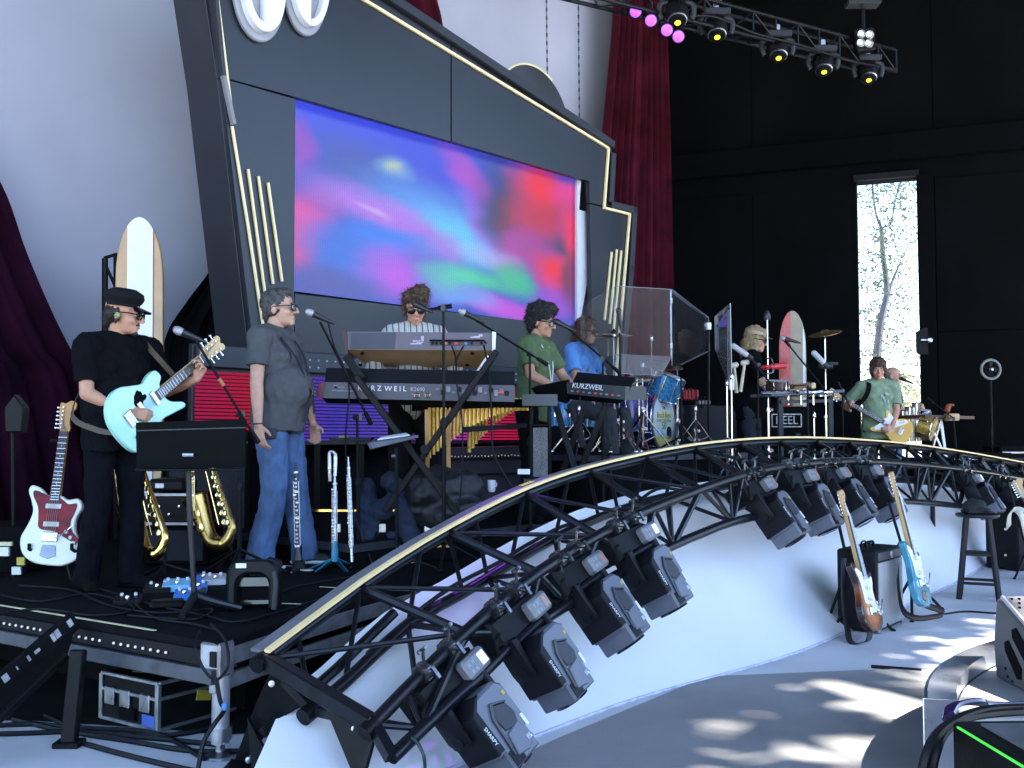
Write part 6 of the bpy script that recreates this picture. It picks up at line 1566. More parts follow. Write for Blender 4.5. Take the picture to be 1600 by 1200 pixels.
# surfboard leaning behind the guitarist
def surfboard(name, label, base, top, face, Lw, mats, stringer_w=.42):
    base, top = V(base), V(top); L = (top - base).length; X = frame(base, top - base, z=face)
    root = thing('surfboard', label, 'surfboard', base)
    def prof(w): return [(t * L, .5 * w * (min(1, .55 + 2 * t) if t < .225 else math.sqrt(max(0, 1 - (max(0, t - .80) / .20) ** 2.2)) * (1 - .10 * max(0, t - .45)))) for t in [1 - (1 - i / 40) ** 2.4 for i in range(41)]]
    R_ = prof(Lw); L_ = [(x, -y) for x, y in R_][::-1]
    b = MB(); b.prism(R_ + L_[1:], -.03, .03, X, .006); b.W('deck', mats[0], root)
    k = stringer_w
    up = [(x, min(y, Lw * k * .5) if y > 0 else y) for x, y in R_]; lo = [(x, max(-y, -Lw * k * .5)) for x, y in R_][::-1]
    def strip(y0, y1, z, m, nm):
        U = []; W = []
        for x, y in R_:
            a = max(-y + .004, y0); c = min(y - .004, y1)
            if c > a: U.append((x, c)); W.append((x, a))
        b = MB(); b.prism(U + W[::-1], .0305, .0305 + z, X); b.W(nm, m, root)
    for y0, y1, m, nm in mats[1]: strip(y0 * Lw, y1 * Lw, .003, m, nm)
    return root
woodA = M('honey wood board', (.48, .27, .10), .35, var=.25, scale=3, coat=.3)
sb_base = at(210, 846, 8.0); sb_base.z = DECK; stp = at(219, 341, 8.15)
surfboard('surfboard', 'wood surfboard with broad white centre stripe behind the guitarist', V((at(219, 700, 8.0).x, 8.0, DECK + .02)), stp, (.15, -1, .06), .375, (woodA, [(-.28, .24, white_paint, 'white_stripe'), (-.305, -.285, M('dark red pinline', (.22, .02, .04), .4), 'pinline')]))
# black truss frame behind the board
fr_ = thing('support_frame', 'small black truss frame propped behind the white striped surfboard', 'frame', at(172, 700, 8.25))
for a, c in (((164, 404), (164, 850)), ((182, 398), (182, 850)), ((163, 403), (183, 397)), ((164, 412), (182, 452)), ((182, 470), (164, 520)), ((164, 530), (182, 580))): b = MB(); b.tube([at(*a, 8.3), at(*c, 8.3)], .026 if abs(a[0] - c[0]) < 3 else .014, 8); b.W('tube', black_metal, fr_)
# amp and rack case below the board
rc = thing('rack_case', 'low rack case with bright edge trims behind the guitarist legs', 'rack case', on(262, 862, DECK))
c = V((at(270, 800, 6.6).x, 6.75, 0)); b = MB(); b.box(c + V((0, 0, DECK + .36)), (.36, .36, .20), None, .008); b.W('case', black_plastic, rc)
for z in (.27, .455): b = MB(); b.box(c + V((0, -.184, DECK + z)), (.37, .012, .016)); b.W('edge_trim', alu, rc)
for i in range(5): b = MB(); b.lathe([(.011, 0), (.009, .02), (.001, .021)], c + V((-.14 + .065 * i, -.181, DECK + .33 + .05 * (i % 2))), (0, -1, 0), 10); b.W('knob', chrome, rc)
am = thing('amplifier', 'black amplifier under the rack case behind the guitarist legs', 'amplifier', c); b = MB(); b.box(c + V((.02, .02, DECK + .13)), (.42, .36, .245), None, .012); b.W('cabinet', black_matte, am); b = MB(); b.box(c + V((.02, -.164, DECK + .13)), (.36, .008, .19)); b.W('grille', M('dark grille cloth', (.014, .016, .022), .9, bump=.4, bscale=400), am)
hd_ = thing('small_amplifier', 'small black unit with a white tag on top of the rack case', 'amplifier', c + V((0, 0, .94))); b = MB(); b.box(c + V((-.05, .0, DECK + .51)), (.24, .28, .085), None, .02); b.W('cabinet', black_plastic, hd_); b = MB(); b.box(c + V((-.09, -.142, DECK + .51)), (.055, .006, .028)); b.W('tag', label_white, hd_)
bc = thing('speaker_cabinet', 'black cabinet in front of the red end of the LED wall', 'speaker cabinet', at(338, 780, 7.6)); b = MB(); q = at(335, 672, 7.6); b.box(V((q.x - .05, 7.8, (DECK + q.z) / 2)), (.62, .4, q.z - DECK - .002), None, .012); b.W('cabinet', black_matte, bc); b = MB(); b.box(V((q.x - .05, 7.598, q.z - .09)), (.6, .006, .012)); b.W('trim_line', grey_plastic, bc); b = MB(); b.box(V((q.x - .05, 7.598, (DECK + q.z) / 2 - .06)), (.56, .006, q.z - DECK - .22)); b.W('grille', M('dark grille cloth', (.014, .016, .022), .9), bc)

# saxophones
key_m = M('sax key brass', (.85, .66, .30), .2, 1.0)
def saxophone(label, bow, axis, face, L=.60, s=1.0, m=brass):
    """bow: lowest point; axis: upward direction of the body tube"""
    X = frame(V(bow), V(axis), z=face); root = thing('saxophone', label, 'saxophone', bow)
    P = [X @ V((x * s, y * s, 0)) for x, y in ([(L, -.015), (L * .6, -.028), (.10, -.045), (.045, -.030), (.012, .005), (.005, .045), (.03, .085), (.09, .105), (.20, .115), (.30, .125)])]
    Q = spline(P, 48); rad = [(.012 + .026 * min(1, i / 24) + (.004 if i > 24 else 0) + max(0, (i - 34) / 13) ** 1.6 * .032) * s for i in range(48)]
    b = MB(); b.tube(Q[:30], rad[:30], 14); b.W('body_tube', m, root); b = MB(); b.tube(Q[29:], rad[29:], 18, caps=False); b.ring(Q[-1], Q[-1] - Q[-2], rad[-1], .005 * s, 24, 6); b.W('bell', m, root)
    b = MB(); b.tube(spline([Q[0], X @ V((L * s + .05 * s, -.005 * s, 0)), X @ V((L * s + .09 * s, .04 * s, 0)), X @ V((L * s + .10 * s, .11 * s, 0))], 12), .009 * s, 8); b.W('neck', m, root)
    b = MB(); b.cyl(X @ V((L * s + .10 * s, .10 * s, 0)), X @ V((L * s + .095 * s, .17 * s, 0)), .011 * s, .006 * s, 10); b.W('mouthpiece', black_gloss, root)
    for i in range(9):
        x = (.10 + i * (L - .12) / 9) * s; b = MB(); p = X @ V((x, -.030 * s, (.032 - .0012 * i) * s)); r_ = (.020 - .0011 * i) * s; b.lathe([(r_, 0), (r_, .005), (r_ * .6, .008), (.001, .008)], p, X.to_3x3() @ V((0, -.1, 1)), 12); b.W('key_cup', key_m, root)
    b = MB(); b.tube([X @ V((.10 * s, .01 * s, .035 * s)), X @ V((L * .9 * s, .006 * s, .02 * s))], .0035 * s, 6); b.W('key_rod', key_m, root); b = MB(); b.tube([X @ V((.10 * s, -.06 * s, .02 * s)), X @ V((L * .8 * s, -.045 * s, .015 * s))], .0035 * s, 6); b.W('key_rod', key_m, root)
    for x in (.12, .2): b = MB(); p = X @ V((x * s, .115 * s, .045 * s)); b.lathe([(.026 * s, 0), (.026 * s, .006), (.001, .010)], p, X.to_3x3() @ V((0, .3, 1)), 14); b.W('bell_key', key_m, root)
    return root
def sax_stand(label, p, q):
    root = thing('instrument_stand', label, 'instrument stand', V(p)); b = MB(); b.tube([V(p) + V((0, 0, .05)), V(q)], .010, 8); b.W('pole', black_metal, root)
    for k in range(3): a = .4 + 2.094 * k; b = MB(); b.tube([V(p) + V((0, 0, .10)), V(p) + V((.24 * math.cos(a), .24 * math.sin(a), .012))], .010, 8); b.W('leg', black_metal, root)
saxophone('bright gold alto saxophone standing behind the guitarist legs', at(252, 862, 5.75), at(228, 745, 5.85) - at(256, 850, 5.75), (-.3, -1, .1), s=1.0)
q = at(258, 870, 5.86); sax_stand('stand under the bright gold alto saxophone', V((q.x, q.y, DECK)), q + V((0, 0, .10)))
saxophone('larger dull gold saxophone between the music stand and the jeans', at(357, 846, 6.35), at(332, 735, 6.45) - at(360, 838, 6.35), (-.25, -1, .1), s=1.12, m=M('dull brass', (.52, .34, .11), .28, 1.0, .25))
q = at(362, 850, 6.5); sax_stand('stand under the larger dull gold saxophone', V((q.x, q.y, DECK)), q + V((0, 0, .12)))
# straight soprano, dark, behind the music stand pole
def woodwind(name, label, cat, lo, hi, m, keys, r=.013, bell=True, nk=14):
    lo, hi = V(lo), V(hi); d = (hi - lo).normalized(); L = (hi - lo).length; root = thing(name, label, cat, lo)
    b = MB(); pr = [(r * 2.1, 0), (r * 2.0, .01), (r * 1.3, .05)] if bell else [(r, 0)]
    b.lathe(pr + [(r, .09), (r, L * .5), (r * .98, L - .07), (r * .8, L - .06), (r * .45, L)], lo, d, 14); b.W('body_tube', m, root)
    x, y = perp(d); f = V((0, -1, .1)); f = (f - d * f.dot(d)).normalized(); sd = d.cross(f)
    rr = random.Random(int(lo.x * 1000) % 97)
    for i in range(nk):
        h = L * (.14 + .72 * i / nk); b = MB(); p = lo + d * h + f * (r + .002) + sd * rr.uniform(-.008, .008); k = rr.uniform(.006, .010); b.lathe([(k, 0), (k, .004), (.001, .007)], p, f, 10); b.W('key_cup', keys, root)
    for sg in (-1, 1): b = MB(); b.tube([lo + d * L * .15 + sd * sg * r * 1.1 + f * r * .6, lo + d * L * .8 + sd * sg * r * 1.1 + f * r * .6], .0028, 6); b.W('key_rod', keys, root)
    for h in (.13, .42, .68, .88): b = MB(); b.lathe([(r * 1.18, 0), (r * 1.22, .006), (r * 1.18, .012)], lo + d * L * h, d, 14); b.W('ring', keys, root)
    return root
silver = M('silver keywork', (.40, .38, .37), .3, 1.0, .2, 40); ebony = M('black grenadilla', (.012, .010, .010), .35)
woodwind('soprano_saxophone', 'dim straight soprano saxophone behind the music stand pole', 'saxophone', at(299, 812, 6.2), at(300, 728, 6.3), M('dull brass', (.52, .34, .11), .28, 1.0, .25), key_m, .016)
woodwind('clarinet', 'black clarinet with silver keys standing beside the blue jeans', 'clarinet', at(466, 876, 6.0), at(462, 722, 6.1), ebony, silver, .0135, nk=18)
t = thing('peg_base', 'small peg base under the clarinet', 'instrument stand', on(467, 893, DECK)); p = on(467, 893, DECK); b = MB(); b.lathe([(.035, .06), (.05, .02), (.012, .015), (.012, .004)], p, n=12); b.lathe([(.022, .03), (.016, .16), (.001, .17)], p, n=12); b.W('peg', black_plastic, t)
for k in range(3): a = 2.2 * k; b = MB(); b.bar(p + V((0, 0, .01)), p + V((.09 * math.cos(a), .09 * math.sin(a), .008)), .014, .010); b.W('foot', steel, t)
# alto flute with curved head
fl = woodwind('alto_flute', 'silver alto flute with a curved head joint on the blue folding base', 'flute', at(523, 876, 6.05), at(523, 742, 6.15), silver, silver, .013, bell=False, nk=20)
b = MB(); T0 = at(523, 744, 6.15); b.tube(spline([T0, at(524, 716, 6.17), at(522, 708, 6.17), at(518, 706, 6.17), at(515, 710, 6.17), at(515, 735, 6.15), at(516, 752, 6.15)], 24), .012, 10); b.W('head_joint', silver, fl); b = MB(); b.box(at(515, 737, 6.13), (.02, .014, .03), None, .004); b.W('lip_plate', silver, fl)
woodwind('flute', 'slim silver flute leaning right of the curved alto flute', 'flute', at(550, 878, 6.0), at(544, 714, 6.12), silver, silver, .0095, bell=False, nk=16)
teal = M('teal blue stand', (.03, .20, .33), .4); t = thing('flute_stand', 'teal folding stand with spread legs holding the flutes', 'instrument stand', on(515, 890, DECK)); h_ = at(523, 872, 6.05)
for u, v in ((483, 892), (506, 886), (545, 884), (541, 895), (492, 897)): b = MB(); b.bar(h_, on(u, v, DECK) + V((0, 0, .008)), .028, .010, ch=.003); b.W('leg', teal, t)
b = MB(); b.lathe([(.018, -.02), (.022, .03), (.012, .10)], h_, n=10); b.W('peg', teal, t); b = MB(); b.tube([on(484, 899, DECK) + V((0, 0, .015)), on(551, 882, DECK) + V((0, 0, .02))], .009, 8); b.W('cross_bar', black_metal, t)
# big music stand in front
ms = thing('music_stand', 'tall black music stand with wide desk in front of the guitarist', 'music stand', on(302, 962, DECK)); p = on(302, 958, DECK); d0 = p.y
b = MB(); quadbox(b, [at(212, 660, d0), at(384, 655, d0), at(383, 730, d0), at(214, 735, d0)], .012); b.W('desk', M('black desk sheet', (.004, .0045, .005), .7, spec=.05, bump=.05), ms)
b = MB(); b.box(at(298, 734, d0 - .03), (.50, .06, .012), None, .004); b.W('ledge', black_metal, ms)
b = MB(); quadbox(b, [at(212, 672, d0 - .004), at(384, 667, d0 - .004), at(384, 669, d0 - .004), at(212, 674, d0 - .004)], .004); b.W('fold_line', grey_plastic, ms)
b = MB(); b.tube([at(294, 690, d0 + .02), at(296, 800, d0 + .02), p + V((0, .02, .06))], .013, 10); b.W('pole', M('worn black pole', (.012, .013, .018), .4, .3), ms)
b = MB(); b.cyl(at(286, 711, d0 - .005), at(303, 711, d0 - .005), .012, n=10); b.W('tilt_knob', steel, ms)
for q in (on(283, 972, DECK), on(378, 957, DECK), on(318, 928, DECK)): b = MB(); b.tube(spline([p + V((0, .02, .08)), p.lerp(q, .4) + V((0, 0, .055)), q + V((0, 0, .02))], 10), [.022, .021, .02, .019, .018, .018, .017, .016, .016, .016], 8); b.W('leg', M('worn black pole', (.012, .013, .018), .4, .3), ms)
# low music stand with papers
m2 = thing('music_stand', 'low music stand with flat desk and papers by the keyboards', 'music stand', at(619, 860, 6.3)); b = MB(); quadbox(b, [at(577, 692, 6.2), at(652, 680, 6.5), at(655, 683, 6.5), at(582, 701, 6.2)], .02); b.add([at(577, 692, 6.2), at(584, 686, 6.5), at(655, 679, 6.75), at(652, 683, 6.5)], [(0, 1, 2, 3)]); b.W('desk', M('grey desk', (.10, .105, .12), .4), m2)
b = MB(); q = [at(590, 689, 6.25), at(640, 682, 6.5), at(634, 679, 6.65), at(596, 685, 6.5)]; b.add([p_ + V((0, 0, .012)) for p_ in q] + [p_ + V((0, 0, .004)) for p_ in q], [(0, 1, 2, 3), (7, 6, 5, 4), (0, 4, 5, 1), (1, 5, 6, 2), (2, 6, 7, 3), (3, 7, 4, 0)]); b.W('paper', label_white, m2)
q = at(619, 700, 6.4); b = MB(); b.tube([q, V((q.x + .01, q.y, DECK + .03))], .011, 8); b.W('pole', black_metal, m2); b = MB(); b.cyl(at(612, 713, 6.38), at(618, 713, 6.38), .012, n=8); b.W('tilt_knob', steel, m2)
for k in range(3): a = 2.1 * k; b = MB(); b.tube([V((q.x, q.y, DECK + .10)), V((q.x + .25 * math.cos(a), q.y + .25 * math.sin(a), DECK + .012))], .010, 8); b.W('leg', black_metal, m2)
# small accessory tray on the singer stand
t = thing('accessory_tray', 'small black tray clipped below the singer boom stand', 'tray', at(546, 687, 6.7)); b = MB(); quadbox(b, [at(512, 684, 6.66), at(580, 683, 6.66), at(578, 688, 6.66), at(516, 690, 6.66)], .16); b.W('tray', black_plastic, t); b = MB(); b.box(at(537, 683, 6.7), (.06, .05, .02), None, .006); b.W('clip', M('amber clip', (.3, .2, .06), .4), t)
# hooded floor unit
fu = thing('floor_unit', 'hooded black floor unit with arched opening and white sticker on the deck edge', 'floor unit', on(390, 952, DECK)); p = on(388, 958, DECK); X = frame(p + V((0, .12, 0)), (1, .10, 0), z=(.1, -1, .12))
def arch(w, h, r, n=8): return [(-w, 0)] + [(-w + r - r * math.cos(math.pi / 2 * i / n), h - r + r * math.sin(math.pi / 2 * i / n)) for i in range(n + 1)] + [(w - r + r * math.sin(math.pi / 2 * i / n), h - r + r * math.cos(math.pi / 2 * i / n)) for i in range(n + 1)] + [(w, 0)]
outer = arch(.118, .235, .07); inner = arch(.075, .165, .055)
b = MB(); b.prism(outer + inner[::-1], -.09, .10, X, .012); b.W('hood', black_plastic, fu)
b = MB(); b.prism([(-.10, .10), (.10, .10), (.10, .155), (-.10, .155)], -.07, .03, X, .01); b.box((X @ V((0, .03, -.06))), (.18, .03, .05), X, .006); b.W('inner_body', black_gloss, fu)
b = MB(); b.box(X @ V((-.055, .205, .102)), (.048, .022, .004), X); b.W('sticker', label_white, fu)
b = MB(); b.tube([X @ V((.105, .0, .115)), X @ V((.112, .12, .115)), X @ V((.10, .175, .11))], .013, 8); b.W('handle', grey_plastic, fu)
# effect pedals
def pedal(label, u, v, w, l, h, m, knobs=2, switch=True):
    p = on(u, v, DECK); t = thing('effect_pedal', label, 'effect pedal', p, .25, 'effect pedals at the guitarist feet'); b = MB(); b.prism([(-l / 2, 0), (l / 2, 0), (l / 2, h), (-l / 2, h * .6)], -w / 2, w / 2, Matrix(((0, 0, 1, 0), (1, 0, 0, 0), (0, 1, 0, 0), (0, 0, 0, 1))), .005); b.build('housing', m, t)
    for i in range(knobs): b = MB(); b.lathe([(.009, 0), (.008, .014), (.001, .015)], (-w / 2 + w * (i + .5) / knobs, l * .3, h * .9), n=10); b.build('knob', M('white knob', (.6, .6, .58), .4), t)
    if switch: b = MB(); b.lathe([(.010, 0), (.010, .012), (.006, .018), (.001, .019)], (0, -l * .25, h * .72), n=10); b.build('foot_switch', chrome, t)
pedal('pale blue double pedal left of the music stand leg', 277, 922, .15, .12, .055, M('sky blue enamel', (.18, .42, .62), .35), 3)
pedal('bright blue pedal in front of the pale blue one', 288, 936, .10, .11, .045, M('bright blue enamel', (.03, .16, .50), .35), 2)
pedal('blue pedal tight against the music stand pole', 310, 925, .09, .11, .05, M('bright blue enamel', (.03, .16, .50), .35), 2)
pedal('silver tuner pedal beside the hooded unit', 336, 912, .12, .11, .05, M('silver enamel', (.5, .5, .52), .35, .4), 2)
pedal('small blue silver pedal behind the tuner pedal', 318, 908, .08, .10, .04, M('bright blue enamel', (.03, .16, .50), .35), 1)
pedal('black pedal with two silver knobs near the right boot', 246, 924, .14, .11, .04, black_plastic, 2)
pedal('flat black pedal with two pale knobs in front of the left boot', 200, 942, .13, .12, .035, black_plastic, 2)
t = thing('effect_pedal', 'wedge shaped black pedal left of the music stand foot', 'effect pedal', on(258, 952, DECK)); p = on(258, 952, DECK); b = MB(); b.box(p + V((0, .03, .022)), (.16, .09, .04), Matrix.Rotation(.3, 3, 'Z'), .012); b.W('housing', black_plastic, t)
# cables on the deck
for P, lab in (([(-20, 925), (60, 940), (140, 928), (210, 950), (150, 962), (60, 952), (-20, 962)], 'black cable looping along the left deck edge'), ([(30, 915), (110, 922), (170, 946), (250, 958), (330, 952), (300, 968), (200, 962)], 'black cable curling before the left boot'), ([(130, 915), (190, 930), (240, 945), (320, 962), (370, 972), (440, 955), (520, 930)], 'black cable running past the music stand foot to the truss'), ([(205, 938), (240, 965), (300, 975), (340, 985)], 'black cable from the flat pedal to the deck corner'), ([(330, 905), (400, 905), (430, 925), (470, 915), (560, 900)], 'black cable behind the hooded unit')):
    cable_on([on(u, v, DECK + .008) for u, v in P], lab, .006, n=80)
for i, (u, v, du, dv, lab) in enumerate(((500, 917, 50, 3, 'yellow tape mark on the deck left of the truss'), (628, 883, 25, -6, 'yellow tape mark beside the truss rail'), (440, 884, 22, 1, 'white tape mark beside the hooded unit'), (440, 943, 30, 1, 'short white tape mark at the hooded unit foot'))):
    a, c = on(u, v, DECK + .002), on(u + du, v + dv, DECK + .002); b = MB(); b.bar(a + V((0, 0, .001)), c + V((0, 0, .001)), .014, .002); tag(b.build('tape_mark', tape_y if i < 2 else label_white), lab, 'tape mark')
# denim jacket over a case, dark bags
trunk = thing('trunk', 'low black trunk behind the flutes', 'trunk', at(590, 850, 6.75)); q = at(600, 800, 6.9); b = MB(); b.box(V((q.x, 7.0, DECK + .17)), (.95, .34, .34), None, .012); b.W('case', black_matte, trunk)
for z in (.10, .335): b = MB(); b.box(V((q.x, 6.826, DECK + z)), (.96, .008, .014)); b.W('edge_trim', brass, trunk)
for dx in (-.3, 0, .3): b = MB(); b.box(V((q.x + dx, 6.824, DECK + .22)), (.05, .012, .06), None, .004); b.W('latch', steel, trunk)
jk = blob('denim_jacket', lambda b: [b.ball(V((q.x - .05 + .10 * math.sin(i * 1.7), 6.88 + .03 * math.cos(i), DECK + .12 + .05 * i)), (.11 - .006 * i, .09, .07), n=12, m=8) for i in range(9)] + [b.cap(V((q.x + .10, 6.86, DECK + .48)), V((q.x + .20, 6.80, DECK + .12)), .055, .06), b.cap(V((q.x - .14, 6.86, DECK + .45)), V((q.x - .10, 6.80, DECK + .05)), .055, .06)], .012, M('dark denim', (.010, .016, .036), .85, var=.5, scale=7, bump=.4, bscale=200), None, disp=[(.03, (10, 10, 6)), (.012, 26)], iters=3); tag(jk, 'dark denim jacket heaped over the trunk', 'jacket')
bag = blob('duffel_bag', lambda b: [b.cap(at(668, 770, 6.9), at(720, 765, 7.0), .16, .15), b.ball(at(690, 800, 6.9), (.30, .15, .14))], .014, M('black nylon bag', (.005, .0055, .008), .6, var=.3), None, disp=[(.04, (7, 7, 7)), (.012, 22)], iters=3); tag(bag, 'black nylon bag slumped behind the truss rail', 'bag')
# ------------------------------------------------------------------ drum kit on its riser
blue_sp = M('turquoise blue sparkle shell', (.03, .20, .42), .28, .3, .25, 40, coat=.5); blue_dk = M('deep blue shell', (.012, .03, .18), .25, .2, .2, 20, coat=.5); head_skin = M('white drum head', (.62, .63, .62), .5, var=.04)
RZ = 1.141
def drum(name, label, c, axis, R, L, m, cat='drum', parent=None, lugs=8, skin_m=None, group=None):
    c = V(c); a = V(axis).normalized(); root = thing(name, label, cat, c, None, group) if parent is None else parent
    b = MB(); b.tube([c - a * L / 2, c + a * L / 2], R, 28); b.W('shell', m, root)
    for sg in (-1, 1):
        b = MB(); b.ring(c + a * sg * L / 2, a, R * 1.03, R * .045, 28, 8); b.W('hoop', chrome, root)
        b = MB(); b.lathe([(R * .99, 0), (R * .98, .004), (.001, .004)], c + a * sg * L / 2, a * sg, 28); b.W('drum_head', skin_m or head_skin, root)
    x, y = perp(a)
    for i in range(lugs):
        t = 2 * math.pi * (i + .5) / lugs; d = x * math.cos(t) + y * math.sin(t)
        b = MB(); b.bar(c + d * (R + .010) - a * L * .22, c + d * (R + .010) + a * L * .22, .022, .018, up=d, ch=.005); b.tube([c + d * (R + .014) - a * L * .49, c + d * (R + .014) + a * L * .49], .0035, 6); b.W('lug', chrome, root)
    return root
ka = V((.85, -.53, 0)).normalized(); kc = at(1036, 660, 10.0); kc.z = RZ + .305
kick = drum('bass_drum', 'blue bass drum with painted front head and sound hole', kc - ka * .20, ka, .28, .40, blue_dk, 'bass drum')
# painted front head: beach picture with lettering
def kick_mat():
    m = bpy.data.materials.new('painted drum head'); m.use_nodes = True; N = m.node_tree.nodes; L = m.node_tree.links; B = N['Principled BSDF']
    tc = N.new('ShaderNodeTexCoord'); sp = N.new('ShaderNodeSeparateXYZ'); L.new(tc.outputs['Object'], sp.inputs[0]); nz = N.new('ShaderNodeTexNoise'); nz.inputs['Scale'].default_value = 9; L.new(tc.outputs['Object'], nz.inputs['Vector'])
    ad = N.new('ShaderNodeMath'); ad.operation = 'MULTIPLY_ADD'; ad.inputs[1].default_value = .10; L.new(nz.outputs['Fac'], ad.inputs[0]); L.new(sp.outputs['Y'], ad.inputs[2])
    mr = N.new('ShaderNodeMapRange'); mr.inputs[1].default_value = -.22; mr.inputs[2].default_value = .32; L.new(ad.outputs[0], mr.inputs[0]); cr = N.new('ShaderNodeValToRGB'); L.new(mr.outputs[0], cr.inputs[0]); e = cr.color_ramp.elements
    e[0].position = 0; e[0].color = (.36, .33, .10, 1); e[1].position = 1; e[1].color = (.32, .48, .70, 1)
    for p, c in ((.20, (.40, .37, .12)), (.25, (.20, .42, .55)), (.33, (.30, .52, .58)), (.40, (.48, .58, .50)), (.6, (.55, .62, .62)), (.8, (.50, .62, .78))): k = e.new(p); k.color = (*c, 1)
    L.new(cr.outputs[0], B.inputs['Base Color']); B.inputs['Roughness'].default_value = .4; return m
X = frame(kc + ka * .006, V((-ka.y, ka.x, 0)), z=ka); Xc = X.copy()
o = thing('drum_head_art', '', ''); bpy.data.objects.remove(o)
b = MB(); b.prism([(.265 * math.cos(t), .265 * math.sin(t)) for t in [2 * math.pi * i / 40 for i in range(40)]], 0, .003); art = b.build('front_head', kick_mat(), kick); art.matrix_basis = mw(kick).inverted() @ X
b = MB(); b.ring((0, 0, 0), (0, 0, 1), .282, .016, 40, 8); ho = b.build('front_hoop', M('brown drum hoop', (.12, .08, .07), .3), kick); ho.matrix_basis = mw(kick).inverted() @ X
ink = M('dark olive ink', (.05, .06, .02), .5); pale_y = M('pale yellow ink', (.62, .60, .30), .5); inkb = M('blue ink', (.04, .08, .25), .5)
def on_head(body, size, m, x, y, z=.0045, sx=1.0): return text_mesh(body, size, m, X @ Matrix.Translation((x, y, z)), kick, depth=.0006, sx=sx)
on_head('Ludwig', .055, inkb, -.005, .19); on_head('THE', .045, ink, .0, .125, .0048)
b = MB(); b.prism([(-.17, .015), (.17, .015), (.17, .095), (-.17, .095)], .0035, .0042); q = b.build('name_band', pale_y, kick); q.matrix_basis = mw(kick).inverted() @ X
on_head('Beach Boys', .075, ink, 0, .055, .0050, .95); on_head('50', .13, pale_y, .0, -.05, .0045, 1.1); on_head('50', .105, ink, .0, -.05, .0055, 1.1)
for y in (.012, .0): b = MB(); b.box((0, y - .004, .0045), (.34, .006, .001)); q = b.build('rule', ink, kick); q.matrix_basis = mw(kick).inverted() @ X
b = MB(); b.lathe([(.062, 0), (.062, .002), (.056, .0025), (.056, -.001), (.001, -.001)], (.12, -.115, .0035), n=24); q = b.build('sound_hole', black_gloss, kick); q.matrix_basis = mw(kick).inverted() @ X
for sg in (-1, 1):
    b = MB(); d = V((-ka.y, ka.x, 0)) * sg; b.tube([kc - ka * .1 + d * .26 + V((0, 0, -.10)), kc + ka * .02 + d * .38 + V((0, 0, -.285))], .009, 8); b.W('spur', chrome, kick)
drum('tom_drum', 'turquoise rack tom above the painted bass drum', at(1040, 604, 10.0), (.35, -.22, .9), .15, .24, blue_sp, 'tom drum', group='toms of the blue kit')
drum('tom_drum', 'darker rack tom left of the turquoise one', at(1000, 606, 10.15), (.2, -.3, .9), .12, .20, blue_dk, 'tom drum', group='toms of the blue kit')
drum('floor_tom', 'turquoise floor tom seen under the shorter keyboard, right one', at(928, 642, 9.7), (0, -.05, 1), .17, .30, blue_sp, 'floor tom', group='toms of the blue kit')
drum('floor_tom', 'turquoise floor tom seen left of the shorter keyboard legs', at(878, 640, 9.6), (0, -.05, 1), .17, .30, blue_sp, 'floor tom', group='toms of the blue kit')
drum('floor_tom', 'deep blue floor tom left of the bass drum', at(985, 645, 9.75), (0, -.05, 1), .15, .34, blue_dk, 'floor tom', group='toms of the blue kit')
drum('snare_drum', 'small dark snare drum between the toms and the drummer', at(968, 600, 9.9), (0, -.1, 1), .16, .10, black_gloss, 'snare drum')
bronze = M('bronze cymbal', (.40, .26, .12), .32, .9, .25, 30); bronze_dk = M('dark bronze cymbal', (.13, .085, .06), .35, .9, .3, 30)
def cymbal_stand(label, base, top, cym=None, R=.2, tilt=(.1, -.15, 1), m=bronze, clabel='', legs=.26, rot=.3, lh=.32):
    base, top = V(base), V(top); root = thing('cymbal_stand', label, 'stand', base, None, 'chrome stands of the band')
    b = MB(); b.tube([base + V((0, 0, .06)), base.lerp(top, .5)], .014, 10); b.tube([base.lerp(top, .5), top], .009, 10); b.W('pole', chrome, root)
    for t in (.5, .28): b = MB(); q = base.lerp(top, t); b.lathe([(.022, -.02), (.024, 0), (.022, .02)], q, top - base, 10); b.box(q + V((.03, 0, 0)), (.03, .012, .03), None, .003); b.W('clamp', chrome, root)
    for k in range(3):
        a = rot + 2.094 * k; e = base + V((legs * math.cos(a), legs * math.sin(a), .015))
        b = MB(); b.bar(base + V((0, 0, lh)), e, .022, .010, up=(0, 0, 1)); b.bar(base + V((0, 0, .10)), base.lerp(e, .55) + V((0, 0, lh * .45)), .016, .008); b.ball(e, .02, n=8, m=6); b.W('leg', chrome, root)
    b = MB(); b.lathe([(.012, -.02), (.018, -.01), (.016, .02), (.006, .04)], top, (0, 0, 1), 10); b.W('wing_nut', chrome, root)
    if cym:
        c = thing('cymbal', clabel, 'cymbal', top, None, 'cymbals'); b = MB(); t = V(tilt).normalized(); b.lathe([(.001, .032), (.03, .028), (.045, .012), (R * .6, .004), (R, -.008), (R, -.011), (R * .6, .001), (.04, .008), (.001, .026)], top + t * .0, t, 30); b.W('plate', m, c)
        b = MB(); b.lathe([(.016, .03), (.012, .04), (.006, .055)], top, t, 10); b.W('felt', black_matte, c)
def S(u, v, d): return at(u, v, d)
def stand_at(label, u, vt, d, z, **k):
    t = S(u, vt, d); cymbal_stand(label, (t.x, t.y, z), t, **k)
stand_at('chrome stand with a dark cymbal beside the drummer face', 959, 523, 9.3, RZ, cym=True, R=.17, tilt=(.0, -.03, 1), m=bronze_dk, clabel='dark bronze cymbal edge on beside the drummer')
stand_at('chrome hi-hat style stand in front of the bass drum, legs wide', 1004, 572, 9.5, RZ, legs=.30, rot=.2, lh=.38)
stand_at('chrome stand behind the acrylic shield left half', 1018, 530, 10.3, RZ)
stand_at('chrome stand right of the turquoise rack tom', 1058, 535, 10.2, RZ)
